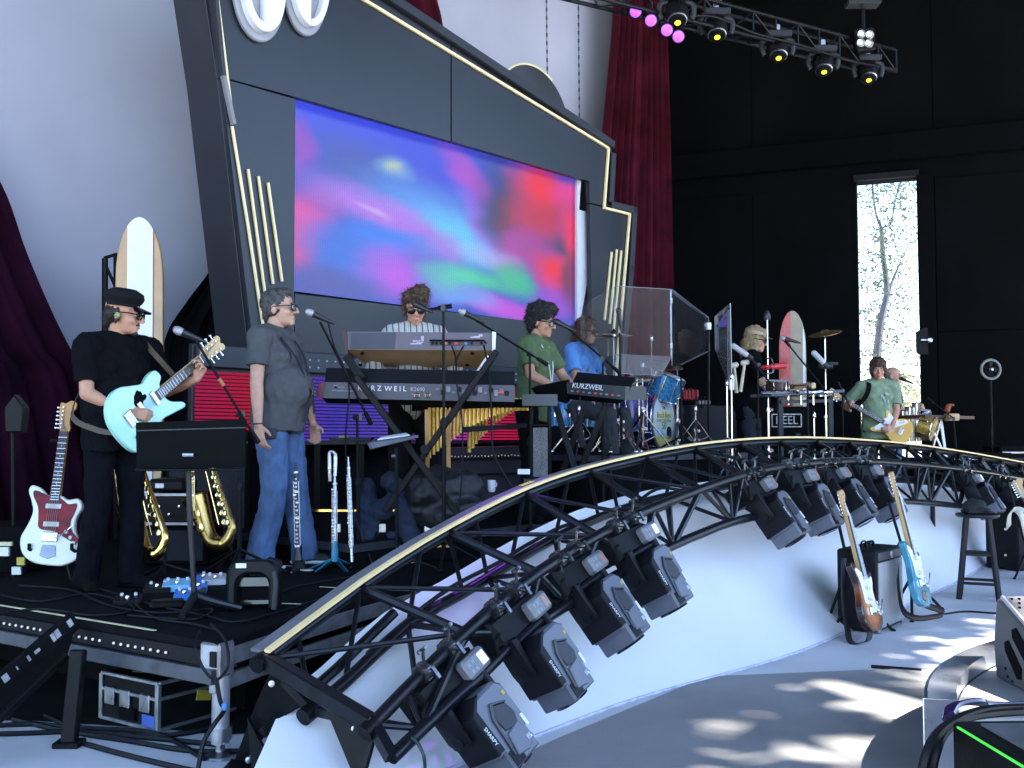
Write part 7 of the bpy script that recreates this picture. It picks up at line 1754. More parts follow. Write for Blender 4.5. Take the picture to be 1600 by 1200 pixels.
stand_at('chrome stand between the floor toms', 968, 610, 9.4, RZ, rot=1.0)
stand_at('short chrome stand by the left floor tom', 905, 640, 9.3, RZ, rot=.7)
stand_at('chrome stand behind the bass drum right side', 1087, 640, 10.1, RZ, rot=.4)
b = MB(); b.lathe([(.001, .0), (.165, .012), (.17, .014), (.165, .018), (.001, .006)], S(1004, 592, 9.5), (0, 0, 1), 28); tag(b.build('cymbal', bronze), 'hi-hat cymbal low on the wide legged chrome stand', 'cymbal', 'cymbals')
b = MB(); b.lathe([(.001, .0), (.20, .012), (.205, .014), (.20, .018), (.001, .006)], S(1034, 574, 10.0), (.1, -.25, 1), 28); tag(b.build('cymbal', bronze), 'flat cymbal above the turquoise tom behind the hazy strip', 'cymbal', 'cymbals')
# overhead drum microphone on a stand
mic_stand('black stand holding a microphone before the acrylic shield', (S(972, 600, 9.0).x, 9.0, .66), S(968, 520, 9.0))
microphone(S(966, 480, 9.0), S(970, 512, 9.0) - S(966, 480, 9.0), 'dark microphone upright before the acrylic shield', grille=mic_dark, L=.2)
mic_stand('thin black stand right of the bass drum', (S(1066, 700, 9.6).x, 9.6, RZ), S(1064, 590, 9.6))
# acrylic shields
sh = thing('drum_shield', 'clear acrylic drum shield of hinged panels with hazy lower strip', 'drum shield', S(1040, 600, 9.7))
def sheet(P, m, nm, parent, th=.008):
    b = MB(); n = (P[1] - P[0]).cross(P[2] - P[0]).normalized(); k = len(P); b.add([p + n * th / 2 for p in P] + [p - n * th / 2 for p in P], [tuple(range(k)), tuple(range(k, 2 * k))[::-1]] + [(i, (i + 1) % k, k + (i + 1) % k, k + i) for i in range(k)]); return b.build(nm, m, parent, world=True, smooth=0)
sheet([S(962, 447, 9.35), S(1048, 452, 9.65), S(1049, 556, 9.65), S(961, 556, 9.35)], glass_m, 'panel', sh)
sheet([S(1050, 452, 9.65), S(1107, 496, 10.35), S(1109, 548, 10.35), S(1064, 570, 9.8), S(1051, 572, 9.66)], glass_m, 'panel', sh)
sheet([S(906, 480, 9.25), S(960, 448, 9.36), S(959, 560, 9.36), S(908, 545, 9.25)], glass_m, 'panel', sh)
sheet([S(962, 553, 9.25), S(1049, 557, 9.5), S(1033, 587, 9.45), S(962, 583, 9.25)], frost_m, 'lower_strip', sh)
edge_m = M('bright acrylic edge', (.30, .32, .36), .2, coat=.4)
def edge(P, nm='edge', par=None, r=.003): b = MB(); b.tube(P, r, 6); b.W(nm, edge_m, par or sh)
edge([S(962, 447, 9.34), S(1048, 452, 9.64), S(1107, 496, 10.34), S(1109, 548, 10.34), S(1064, 570, 9.79)]); edge([S(1049, 452, 9.645), S(1050, 572, 9.645)]); edge([S(962, 583, 9.245), S(1033, 587, 9.445), S(1049, 557, 9.495)])
for v in (470, 540): b = MB(); b.cyl(S(1049, v - 4, 9.63), S(1049, v + 4, 9.63), .012, n=8); b.W('hinge', alu, sh)
b = MB(); b.tube([S(1107, 505, 10.32), S(1107, 660, 10.3), V((S(1107, 660, 10.3).x, 10.3, .67))], .012, 8); b.W('support_pole', black_metal, sh); b = MB(); b.box(S(1107, 510, 10.32), (.05, .05, .09), None, .01); b.W('pole_clamp', chrome, sh)
s2 = thing('acrylic_screen', 'tall narrow acrylic screen on a chrome stand left of the percussion player', 'acrylic screen', S(1142, 690, 9.5))
sheet([S(1117, 495, 9.9), S(1141, 474, 9.45), S(1144, 622, 9.45), S(1138, 600, 9.55), S(1118, 547, 9.9)], glass_m, 'panel', s2); edge([S(1118, 547, 9.895), S(1117, 495, 9.895), S(1141, 474, 9.445), S(1144, 622, 9.445)], 'edge', s2, .004); edge([S(1136, 484, 9.54), S(1138, 602, 9.54)], 'edge', s2); sheet([S(1119, 512, 9.86), S(1135, 488, 9.56), S(1135.5, 510, 9.56)], M('violet sticker film', (.10, .03, .35), .3), 'film', s2, .012)
b = MB(); b.box(S(1143, 598, 9.44), (.05, .03, .14), None, .006); b.W('clamp', steel, s2)
stand_at('twin leg chrome tripod under the narrow acrylic screen', 1136, 600, 9.45, .67, rot=.3, legs=.42, lh=.62); stand_at('second chrome pole right against the narrow acrylic screen', 1143, 590, 9.42, .67, rot=1.2, legs=.30, lh=.45)
# table with small mixers behind the kit
tb = thing('cloth_table', 'black draped table with small devices behind the acrylic screen', 'table', S(1090, 690, 10.9)); q = S(1088, 634, 10.9); b = MB(); b.box(V((q.x + .02, 11.0, (q.z + .5) / 2)), (.75, .5, q.z - .5), Matrix.Rotation(.7, 3, 'Z'), .01); b.W('tablecloth', M('black table drape', (.014, .015, .022), .85, bump=.4, bscale=20), tb)
for i, (u, v, w, m, lab) in enumerate(((1078, 617, .16, M('red device', (.45, .02, .03), .45), 'red caged device on the draped table'), (1098, 629, .14, M('pale device', (.35, .33, .32), .4), 'pale little mixer on the draped table'))):
    t = thing('small_device', lab, 'device', S(u, v, 10.6)); b = MB(); b.box(S(u, v, 10.6), (w, .12, .10 if i == 0 else .04), None, .006); b.W('housing', m, t)
    for k in range(4): b = MB(); b.tube([S(u - 7 + 5 * k, v - 10, 10.52), S(u - 7 + 5 * k, v + 9, 10.52)], .006, 6); b.W('bar', M('dark red bar', (.25, .01, .02), .4) if i == 0 else chrome, t)
t = thing('caged_rack', 'thin chrome rack frame beside the red device', 'rack', S(1086, 612, 10.5)); b = MB(); b.tube([S(1076, 608, 10.5), S(1088, 608, 10.5), S(1088, 625, 10.5)], .006, 6); b.W('frame', chrome, t)

# ------------------------------------------------------------------ percussion rig
PZ = .66
stand_at('tall chrome percussion post right of the blond player', 1199, 497, 9.9, PZ, legs=.2)
b = MB(); q = S(1199, 497, 9.9); b.lathe([(.03, -.02), (.035, .02), (.02, .06), (.012, .075)], q, n=12); o = b.build('post_cap', mic_dark); tag(o, 'dark cap and clamp at the top of the tall percussion post', 'clamp')
jb = thing('jam_blocks', 'red block instruments clamped on the tall chrome post', 'percussion blocks', S(1212, 573, 9.85)); redp = M('red plastic', (.55, .02, .04), .35)
for (u0_, u1_, v, h) in ((1203, 1231, 573, .055), (1190, 1203, 575, .04)): b = MB(); a, c = S(u0_, v, 9.85), S(u1_, v - 2, 9.8); b.bar(a, c, .08, h, ch=.015); b.W('block', redp, jb)
b = MB(); b.tube([S(1199, 560, 9.88), S(1206, 560, 9.86), S(1210, 570, 9.8), S(1208, 582, 9.84), S(1198, 584, 9.88)], .008, 6); b.W('bracket', chrome, jb)
drum('bongo_drum', 'small dark bongo with bright rim right of the tall post', S(1214, 606, 9.8), (0, -.15, 1), .105, .13, M('dark brown shell', (.03, .015, .012), .3), 'bongo', lugs=6)
pt_ = thing('percussion_table', 'black legged percussion table with chrome rail and clamps', 'table', S(1255, 690, 9.8)); b = MB(); a, c = S(1188, 618, 9.7), S(1302, 612, 10.0); b.bar(a, c, .34, .03, ch=.004); b.W('tray', M('towel grey tray', (.09, .10, .12), .8), pt_)
b = MB(); b.tube([S(1190, 614, 9.5), S(1300, 613, 9.8)], .014, 8); b.W('rail', chrome, pt_)
for (u, d) in ((1219, 9.65), (1297, 9.95)): b = MB(); q = S(u, 618, d); b.bar(q, V((q.x, q.y, PZ)), .045, .045, ch=.004); b.W('leg', grey_plastic, pt_)
b = MB(); b.bar(S(1219, 628, 9.62), S(1297, 626, 9.92), .03, .03); b.W('cross_bar', grey_plastic, pt_)
for u in (1232, 1252, 1271, 1290): b = MB(); p = S(u, 613, 9.72); b.tube([p, p - V((0, 0, .12))], .011, 8); b.ball(p, .026, n=8, m=6); b.W('chrome_rod', chrome, pt_)
t = thing('wood_block', 'brown wood block lying on the percussion table', 'wood block', S(1250, 603, 9.75)); b = MB(); b.bar(S(1237, 604, 9.75), S(1264, 602, 9.8), .10, .045, ch=.01); b.W('block', M('brown block wood', (.22, .10, .05), .5, var=.3), t); b = MB(); b.bar(S(1239, 603, 9.69), S(1262, 601.5, 9.74), .006, .01); b.W('slot', black_matte, t)
t = thing('wood_block', 'pale yellow block clamped beside the brown wood block', 'wood block', S(1269, 603, 9.8)); b = MB(); b.box(S(1269, 603, 9.8), (.055, .07, .06), None, .01); b.W('block', M('pale block wood', (.60, .45, .22), .5), t); b = MB(); b.tube([S(1267, 612, 9.76), S(1267, 596, 9.76)], .006, 6); b.W('clamp_rod', black_metal, t)
t = thing('timbale_pair', 'chrome timbales hanging at the right end of the percussion table', 'timbales', S(1284, 612, 10.0)); 
for u, r_ in ((1283, .12), (1248, .11)): drum('x', '', '', 0, (0, 0, 1), .1, .1, chrome) if False else None; b = MB(); b.tube([S(u, 620, 10.05), S(u, 611, 10.05)], r_, 24); b.W('shell', chrome, t); b = MB(); b.lathe([(r_ * .97, 0), (.001, .002)], S(u, 610.5, 10.05), n=24); b.W('drum_head', head_skin, t)
stand_at('chrome stand carrying the tilted bright cymbal at right', 1289, 520, 10.0, PZ, cym=True, R=.16, tilt=(-.22, -.20, 1), m=bronze, clabel='tilted thin cymbal at the right of the percussion rig', legs=.32, lh=.5)
stand_at('short chrome stand with bent tube under the table', 1272, 650, 9.7, PZ, rot=.9)
b = MB(); b.box(S(1290, 572, 9.95), (.12, .10, .05), None, .012); b.box(S(1301, 568, 9.95), (.10, .03, .03), None, .006); o = b.build('trigger_pad', grey_plastic); tag(o, 'dark clamp and trigger pad on the right cymbal stand', 'pad'); o['kind'] = 'stuff'
for (u0_, v0, u1_, v1, lab) in ((1164, 566, 1157, 612, 'right mallet with pale head held upright beside the blond player'), (1147, 570, 1151, 614, 'left mallet with pale head beside the acrylic screen')):
    t = thing('mallet', lab, 'mallet', S(u1_, v1, 9.6)); b = MB(); b.tube([S(u0_, v0, 9.6), S(u1_, v1, 9.6)], [.013, .017], 8); b.W('shaft', M('pale mallet wood', (.55, .47, .32), .5), t); b = MB(); b.cap(S(u0_ - 3, v0 + 1, 9.6), S(u0_ + 3, v0, 9.6), .026); b.W('head', M('cream felt', (.55, .52, .46), .8), t)
for (u0_, v0, u1_, v1, lab, gm_) in ((1146, 541, 1166, 554, 'fat pale overhead microphone at the shoulder of the blond player', M('pale mic shell', (.4, .4, .42), .4)), (1272, 552, 1286, 566, 'fat pale microphone over the right of the percussion table', M('pale mic shell', (.4, .4, .42), .4))):
    t = thing('microphone', lab, 'microphone', S(u1_, v1, 9.5)); a, c = S(u0_, v0, 9.5), S(u1_, v1, 9.5); b = MB(); b.cap(a, c, .028, .026); b.W('body', gm_, t); b = MB(); b.tube([c, c.lerp(a, -.5)], .022, 10); b.W('handle', mic_dark, t)
mic_stand('boom stand reaching over the percussion table', (S(1262, 690, 9.6).x, 9.6, PZ), S(1262, 600, 9.6), (S(1225, 530, 9.7), S(1290, 610, 9.6)), legs=.24)
microphone(S(1219, 527, 9.7), S(1240, 533, 9.65) - S(1219, 527, 9.7), 'silver vocal microphone before the red surfboard')
mic_stand('boom stand beside the blond percussion player', (S(1185, 690, 9.6).x, 9.6, PZ), S(1184, 570, 9.6), (S(1170, 557, 9.55), S(1215, 612, 9.6)), legs=.2)
surfboard('surfboard', 'slim red and tan surfboard standing behind the percussion table', (S(1238, 700, 11.4).x, 11.4, .49), S(1238, 486, 11.5), (-.35, -1, .03), .30, (M('tan board', (.30, .22, .12), .35, coat=.3), [(.06, .46, M('red board side', (.50, .035, .02), .3, coat=.3), 'red_side'), (-.47, -.38, white_paint, 'white_rail')]))
rd = thing('road_case', 'black road case with white stencilled frame behind the percussion table', 'road case', S(1228, 690, 10.9)); q = S(1229, 657, 10.9); b = MB(); b.box(V((q.x, 11.1, (q.z + .15 + .5) / 2)), (.62, .4, q.z + .15 - .5), None, .012); b.W('case', black_matte, rd)
st = M('white stencil paint', (.5, .5, .5), .7, var=.35, scale=30)
for (x, z, w, h) in ((0, .066, .31, .012), (0, -.066, .31, .012), (-.155, 0, .012, .132), (.155, 0, .012, .132)): b = MB(); b.box(V((q.x + x, 10.895, q.z + z)), (w, .004, h)); b.W('stencil_line', st, rd)
text_mesh('REEL', .125, st, frame((q.x - .0, 10.894, q.z), (1, 0, 0), z=(0, -1, 0)), rd, sx=.92)
b = MB(); b.box(V((q.x + .12, 10.895, q.z - .17)), (.05, .006, .07)); b.W('latch', grey_plastic, rd)

# ------------------------------------------------------------------ right background
fn = thing('stage_fan', 'round caged fan on a pole against the black wall', 'fan', S(1548, 690, 13.5)); c = S(1548, 577, 13.5)
b = MB(); b.ring(c, (0, 1, 0), .125, .018, 32, 8); b.W('cage_ring', M('grey cage ring', (.16, .16, .16), .5), fn)
for k in range(10): a = 2 * math.pi * k / 10; b = MB(); b.tube([c + V((0, -.02, 0)), c + V((.122 * math.cos(a), -.01, .122 * math.sin(a)))], .0025, 5); b.W('cage_wire', black_metal, fn)
for k in range(5):
    a = 2 * math.pi * k / 5; x = V((math.cos(a), 0, math.sin(a))); y = V((-math.sin(a), 0, math.cos(a))); b = MB(); b.grid([[c + x * .03 + y * .02 + V((0, .03, 0)), c + x * .03 - y * .02 + V((0, .05, 0))], [c + x * .11 + y * .035 + V((0, .02, 0)), c + x * .11 - y * .03 + V((0, .06, 0))]]); b.W('blade', black_plastic, fn)
b = MB(); b.ball(c + V((0, -.02, 0)), (.028, .03, .028)); b.W('hub', steel, fn); b = MB(); b.tube([c - V((0, 0, .14)), V((c.x, c.y, DECK))], .012, 8); b.W('pole', black_metal, fn)
for i, (u, v, w, h, lab) in enumerate(((1520, 722, .78, .62, 'wide dark road case with ribbed front at the right background'), (1455, 728, .66, .55, 'dark ribbed road case left of the wide one at the right background'), (1573, 716, .4, .7, 'narrow dark road case at the right background'))):
    q = S(u, 765, 13.0 + .3 * i); t = thing('road_case', lab, 'road case', (q.x, q.y, DECK)); b = MB(); b.box((q.x, q.y, DECK + h / 2), (w, .5, h), None, .012); b.W('case', black_matte, t)
    for k in range(6): b = MB(); b.box((q.x, q.y - .254, DECK + h * (.30 + .115 * k)), (w * .86, .012, .014 if k < 5 else .02)); b.W('rib', grey_plastic if k < 5 else alu, t)
kt = thing('side_table', 'brown topped folding table with a wooden box by the door gap', 'table', S(1440, 690, 12.4)); b = MB(); a, c = S(1424, 651, 12.3), S(1500, 653, 12.6); b.bar(a, c, .45, .04, ch=.004); b.W('table_top', M('brown table top', (.10, .045, .03), .5), kt)
for (u0_, u1_) in ((1450, 1478), (1470, 1478), (1470, 1452)): b = MB(); b.bar(S(u0_, 655, 12.25), S(u1_, 715, 12.2), .03, .02); b.W('leg', steel, kt)
t = thing('wooden_box', 'pale wooden box at the right end of the brown table', 'box', S(1487, 652, 12.2)); b = MB(); b.box(S(1487, 652, 12.2), (.13, .14, .085), None, .008); b.W('body', M('pale box wood', (.50, .33, .16), .5, var=.3), t); b = MB(); b.box(S(1487, 653, 12.12), (.08, .01, .03)); b.W('front_label', M('dark print', (.06, .05, .04), .5), t)
b = MB(); b.box(S(1481, 638, 12.5), (.06, .06, .11), Matrix.Rotation(.3, 3, 'Y'), .02); b.box(S(1485, 633, 12.5), (.08, .05, .03), None, .01); tag(b.build('orange_bag', M('rust orange cloth', (.30, .07, .03), .7)), 'rust orange pouch behind the wooden box', 'pouch')
drum('gong_drum', 'gold shelled drum tilted under the brown table', S(1448, 668, 12.2), (.75, -.6, -.25), .14, .16, gold, 'drum', lugs=6, skin_m=M('gold tinted head', (.45, .32, .10), .25, .6))
for i, (u, w) in enumerate(((1410, .055), (1421, .055), (1432, .055))): t = thing('small_drum', ['leftmost', 'middle', 'rightmost'][i] + ' of three upright chrome drum shells by the bass player', 'drum', S(u, 655, 12.7)); b = MB(); b.tube([S(u, 690, 12.7), S(u, 642 - i * 6, 12.7)], w, 18); b.W('shell', chrome, t); b = MB(); b.ring(S(u, 642 - i * 6, 12.7), (0, 0, 1), w * 1.05, .008, 18, 6); b.W('hoop', chrome, t)
drum('small_drum', 'white headed small drum above the chrome shells', S(1446, 645, 12.3), (0, -.2, 1), .06, .06, chrome, 'drum', lugs=5)
mic_stand('boom stand rising from the wooden box beside the door gap', (S(1500, 700, 12.0).x, 12.0, DECK), S(1490, 655, 12.0), (S(1449, 622, 12.1), S(1492, 655, 12.0)))
microphone(S(1405, 590, 12.4), S(1423, 598, 12.3) - S(1405, 590, 12.4), 'dark microphone silhouetted against the bright door gap', grille=mic_dark, s=.9)
mic_stand('plain stand left of the bass player', (S(1318, 700, 11.4).x, 11.4, DECK), S(1316, 610, 11.4), (S(1309, 597, 11.4), S(1330, 640, 11.4)))
mic_stand('plain dark stand between the surfboard and bass player', (S(1299, 700, 11.2).x, 11.2, DECK), S(1297, 625, 11.2))

# ------------------------------------------------------------------ guitars, amplifier and stool on the floor at the right
sunb = M('sunburst body', (.30, .10, .025), .25, var=.2, coat=.6)
def sunburst():
    m = sunb; N = m.node_tree.nodes; L = m.node_tree.links; B = N['Principled BSDF']; tc = N.new('ShaderNodeTexCoord'); ln = N.new('ShaderNodeVectorMath'); ln.operation = 'LENGTH'; mp = N.new('ShaderNodeMapping'); mp.inputs['Location'].default_value = (.06, 0, 0); mp.inputs['Scale'].default_value = (.85, 1.1, .1); L.new(tc.outputs['Object'], mp.inputs[0]); L.new(mp.outputs[0], ln.inputs[0])
    cr = N.new('ShaderNodeValToRGB'); L.new(ln.outputs['Value'], cr.inputs[0]); e = cr.color_ramp.elements; e[0].position = .03; e[0].color = (.75, .36, .06, 1); e[1].position = .17; e[1].color = (.035, .010, .006, 1); k = e.new(.10); k.color = (.45, .12, .02, 1); L.new(cr.outputs[0], B.inputs['Base Color'])
sunburst()
gA = make_guitar('strat', 'sunburst electric guitar with white scratchplate on a stand before the amplifier', sunb, white_paint, pickups=3)
cA = on(1352, 985) + V((0, 0, .0)); c = at(1350, 925, 6.62); hd_p = at(1312, 770, 6.78); place(gA, frame(c, hd_p - c, z=(.78, -.62, .12)))
lake = M('lake blue lacquer', (.045, .25, .36), .25, .15, .06, coat=.6)
gB = make_guitar('offset', 'lake blue electric guitar with white scratchplate right of the amplifier', lake, white_paint, pickups=2)
c2 = at(1428, 888, 6.95); hd2 = at(1394, 752, 7.1); place(gB, frame(c2, hd2 - c2, z=(.80, -.60, .10)))
guitar_stand('stand holding the sunburst guitar', on(1338, 985), at(1308, 808, 6.85), (.5, -.3, .1), [on(1396, 986), on(1300, 985), on(1345, 960)])
guitar_stand('stand holding the lake blue guitar', on(1425, 950), at(1388, 782, 7.2), (.5, -.3, .1), [on(1472, 952), on(1425, 972), on(1400, 945)])
# straps hanging from the guitars
def strap(P, w, side, m, label, name='guitar_strap'):
    Q = spline(P, 40); b = MB(); side = V(side); b.grid([[q + side * w / 2 for q in Q], [q - side * w / 2 for q in Q]]); o = b.build(name, m, recalc=False, smooth=70); md = o.modifiers.new('t', 'SOLIDIFY'); md.thickness = .004; return tag(o, label, 'strap')
strap([at(1318, 872, 6.75), at(1318, 930, 6.7), at(1324, 985, 6.6), at(1330, 1004, 6.5), at(1345, 1005, 6.45), at(1358, 998, 6.5), at(1357, 975, 6.55), at(1340, 930, 6.7), at(1328, 880, 6.75)], .055, (.8, .5, 0), M('black strap webbing', (.012, .012, .015), .6), 'black strap looping to the floor under the sunburst guitar')
strap([at(1402, 850, 7.15), at(1404, 920, 7.05), at(1412, 955, 6.95), at(1432, 966, 6.9), at(1458, 964, 6.9), at(1474, 960, 6.9), at(1468, 953, 6.92), at(1446, 945, 6.95), at(1436, 935, 6.98)], .045, (.5, .3, .8), M('dark brown leather strap', (.03, .017, .015), .5), 'dark brown strap curling on the floor under the lake blue guitar')
# amplifier
ax_ = V((.62, .78, 0)); ay = V((-.78, .62, 0)); ap = on(1372, 991); amp = thing('amplifier', 'black combo amplifier with pale grille between the two floor guitars', 'amplifier', ap)
X = frame(ap + V((0, 0, 0)), ax_, z=(0, 0, 1)); W_, H_, D_a = .50, .53, .27
b = MB(); b.X = X; b.box((W_ / 2, D_a / 2, H_ / 2 + .01), (W_, D_a, H_), None, .012); b.X = None; b.W('cabinet', M('black vinyl cabinet', (.007, .007, .009), .6, spec=.2, bump=.4, bscale=220), amp)
b = MB(); b.X = X; b.box((W_ / 2, -.004, H_ / 2 - .02), (W_ - .03, .012, H_ - .10), None, .003); b.X = None; b.W('grille_cloth', M('silver grille cloth', (.33, .34, .35), .8, var=.08, scale=60, bump=.5, bscale=500), amp)
b = MB(); b.X = X; b.box((W_ / 2, -.005, H_ - .03), (W_ - .02, .012, .055), None, .003); b.X = None; b.W('control_panel', M('charcoal panel', (.05, .055, .06), .5), amp)
text_mesh('VJ', .05, lettering, X @ Matrix.Translation((W_ * .5, -.0125, H_ - .03)) @ Matrix.Rotation(math.pi / 2, 4, 'X'), amp)
b = MB(); b.X = X; b.tube(spline([(W_ * .35, D_a / 2, H_ + .01), (W_ * .37, D_a / 2, H_ + .04), (W_ * .63, D_a / 2, H_ + .04), (W_ * .65, D_a / 2, H_ + .01)], 12), .010, 8); b.X = None; b.W('handle', rubber, amp)
for x in (.02, W_ - .02): b = MB(); b.X = X; b.box((x, -.002, .03), (.035, .02, .05), None, .004); b.X = None; b.W('corner', steel, amp)
cable_on([at(1345, 862, 6.9), at(1346, 848, 6.85), at(1352, 846, 6.85), at(1356, 858, 6.85)], 'short black lead arching over the amplifier top', .006)
cable_on([at(1320, 880, 6.9), at(1308, 930, 6.95), at(1290, 975, 7.0), on(1276, 990) + V((0, 0, .008)), on(1286, 985) + V((0, 0, .008))], 'pair of black leads sagging left of the amplifier', .009)
cable_on([on(1474, 961) + V((0, 0, .008)), on(1510, 957) + V((0, 0, .008)), on(1560, 960) + V((0, 0, .008)), on(1650, 962) + V((0, 0, .008))], 'black lead lying on the pale floor toward the wedge', .007)
for (u0_, v0, u1_, v1, lab) in ((1190, 1023, 1210, 1028, 'short dark tool lying at the white cloth hem'), (1240, 1003, 1268, 1008, 'thin cable end lying on the pale floor left of the amplifier')):
    cable_on([on(u0_, v0) + V((0, 0, .008)), on((u0_ + u1_) / 2, (v0 + v1) / 2 - 1) + V((0, 0, .01)), on(u1_, v1) + V((0, 0, .008))], lab, .010, n=8)
b = MB(); b.tube([on(1361, 1044) + V((0, 0, .010)), on(1440, 1050) + V((0, 0, .010))], .010, 8); tag(b.build('edge_bar', black_metal), 'dark metal bar lying along the matting edge', 'bar')
# bar stool with cap
sp_ = at(1527, 802, 8.3); stz = sp_.z; stool = thing('bar_stool', 'black wooden bar stool standing in front of the white cloth', 'stool', (sp_.x, sp_.y, 0))
bw = M('black painted wood', (.008, .008, .012), .4, spec=.3, var=.4, scale=8, bump=.1)
b = MB(); b.lathe([(.001, -.03), (.155, -.03), (.165, -.02), (.165, -.006), (.155, 0), (.001, .002)], (sp_.x, sp_.y, stz), n=32); b.W('seat', bw, stool)
cnr = []
for k in range(4):
    a = math.radians(20 + 90 * k); top_ = V((sp_.x + .115 * math.cos(a), sp_.y + .115 * math.sin(a), stz - .03)); bot = V((sp_.x + .205 * math.cos(a), sp_.y + .205 * math.sin(a), 0)); cnr.append((top_, bot)); b = MB(); b.bar(top_, bot, .036, .036, up=(math.cos(a), math.sin(a), 0), ch=.004); b.W('leg', bw, stool)
for k in range(4):
    for t in ((.45, .80) if k % 2 == 0 else (.50, .86)):
        a, c = cnr[k][0].lerp(cnr[k][1], t), cnr[(k + 1) % 4][0].lerp(cnr[(k + 1) % 4][1], t); b = MB(); b.bar(a, c, .022, .022, ch=.003); b.W('rung', bw, stool)
cp = thing('cap', 'crumpled black cap lying on the bar stool seat', 'cap', (sp_.x - .02, sp_.y, stz)); blob('crown', lambda b: [b.ball((0, 0, .05), (.095, .10, .062)), b.ball((-.03, .0, .07), (.06, .07, .05)), b.ball((.06, -.02, .03), (.07, .08, .03)), b.box((0, 0, .012), (.16, .16, .02))], .008, M('black cap cloth', (.012, .012, .014), .85), cp, disp=[(.02, 14)], iters=3)
b = MB(); b.grid([[V((.06 + .06 * t, .09 * s_, .018 + .01 * (1 - s_ * s_) - .012 * t)) for s_ in (-1, -.5, 0, .5, 1)] for t in (0, .5, 1)]); o = b.build('peak', M('black cap cloth', (.012, .012, .014), .85), cp, recalc=False); o.modifiers.new('t', 'SOLIDIFY').thickness = .006
# second amplifier and cream strapped guitar at the right edge
a2 = thing('amplifier', 'black cabinet at the right picture edge behind the bar stool', 'amplifier', on(1600, 892)); p = on(1605, 892); b = MB(); b.box(p + V((.05, .22, .29)), (.58, .36, .57), Matrix.Rotation(.5, 3, 'Z'), .014); b.W('cabinet', M('black vinyl cabinet', (.012, .012, .015), .6), a2); 
for dz in (.15, .42): b = MB(); b.lathe([(.012, 0), (.01, .008), (.001, .009)], at(1571, 890 - dz * 150, 9.62), (-.5, -1, 0), 10); b.W('stud', steel, a2)
gC = make_guitar('single', 'guitar with cream strap leaning at the right picture edge', M('cream lacquer', (.62, .56, .40), .3, coat=.4), white_paint, pickups=2); c3_ = at(1640, 858, 9.2); h3 = at(1577, 728, 9.4); place(gC, frame(c3_, h3 - c3_, z=(-.3, -1, .1)))
strap([at(1600, 800, 9.1), at(1590, 796, 9.1), at(1580, 798, 9.08), at(1576, 812, 9.06), at(1576, 824, 9.06)], .075, (.7, .3, .6), M('cream leather strap', (.60, .54, .42), .6), 'wide cream strap draped on the guitar at the right edge'); strap([at(1588, 796, 9.1), at(1596, 806, 9.05), at(1602, 830, 9.05), at(1610, 860, 9.05)], .07, (.7, .3, .5), M('cream leather strap', (.60, .54, .42), .6), 'second turn of the wide cream strap hanging lower at the right edge')
guitar_stand('stand holding the guitar with the cream strap', on(1606, 900), at(1574, 752, 9.45), (-.3, -.5, .1), [on(1640, 905), on(1585, 905), on(1610, 880)])

# ------------------------------------------------------------------ right foreground: chrome curb ring, wedge, black box, cables
pts = [V((1.54, 3.88)), V((1.97, 4.63)), V((2.58, 5.16))]
def circ(a, b_, c):
    d = 2 * (a.x * (b_.y - c.y) + b_.x * (c.y - a.y) + c.x * (a.y - b_.y)); ux = ((a.length_squared) * (b_.y - c.y) + b_.length_squared * (c.y - a.y) + c.length_squared * (a.y - b_.y)) / d; uy = (a.length_squared * (c.x - b_.x) + b_.length_squared * (a.x - c.x) + c.length_squared * (b_.x - a.x)) / d; o = V((ux, uy)); return o, (a - o).length
co, cr_ = circ(*pts); a0 = math.atan2(pts[0].y - co.y, pts[0].x - co.x); a1 = a0 - math.radians(135)
while a1 > a0: a1 -= 2 * math.pi
ring_ = thing('curb_ring', 'curved chrome edged curb round the wedge monitor in the right foreground', 'curb', (pts[0].x, pts[0].y, 0)); n = 40; zt = .32; wv = .115
def arcp(r, t, z): a = a0 + (a1 - a0) * t; return V((co.x + r * math.cos(a), co.y + r * math.sin(a), z))
mirror = M('polished chrome curb', (.62, .62, .66), .09, 1.0, .12, 3); topm = M('brushed curb top', (.30, .31, .36), .3, .75, .15, 6)
b = MB(); b.grid([[arcp(cr_, i / n, z) for i in range(n + 1)] for z in (0.001, zt - .012, zt)] + [[arcp(cr_ - .012, i / n, zt + .004) for i in range(n + 1)]]); b.W('outer_face', mirror, ring_)
b = MB(); b.grid([[arcp(cr_ - .0125, i / n, zt + .004) for i in range(n + 1)], [arcp(cr_ - wv, i / n, zt + .004) for i in range(n + 1)], [arcp(cr_ - wv, i / n, .26) for i in range(n + 1)]]); b.W('top_band', topm, ring_)
b = MB(); b.add([arcp(cr_, 0, 0.001), arcp(cr_ - wv, 0, 0.001), arcp(cr_ - wv, 0, zt + .003), arcp(cr_, 0, zt)], [(0, 1, 2, 3)]); b.W('end_plate', topm, ring_)
b = MB(); b.tube([arcp(cr_ + .003, 0, 0.002), arcp(cr_ + .003, 0, zt), arcp(cr_ - wv, 0, zt + .004), arcp(cr_ - wv, 0, .2)], .004, 6); b.W('end_trim', steel, ring_)
b = MB(); b.grid([[arcp(cr_ + .006, t, .02), arcp(cr_ + .006, t, .22)] for t in (.012, .03)]); b.W('red_tape', M('red tape', (.45, .02, .05), .4), ring_)
b = MB(); k = 32; ins = [arcp(cr_ - wv - .002, i / k, 0) for i in range(k + 1)]; b.prism([(p.x, p.y) for p in ins], .20, .255); tag(b.build('platform', M('pale grey platform', (.34, .34, .33), .6, var=.1, scale=4)), 'pale platform floor inside the chrome curb ring', 'platform')
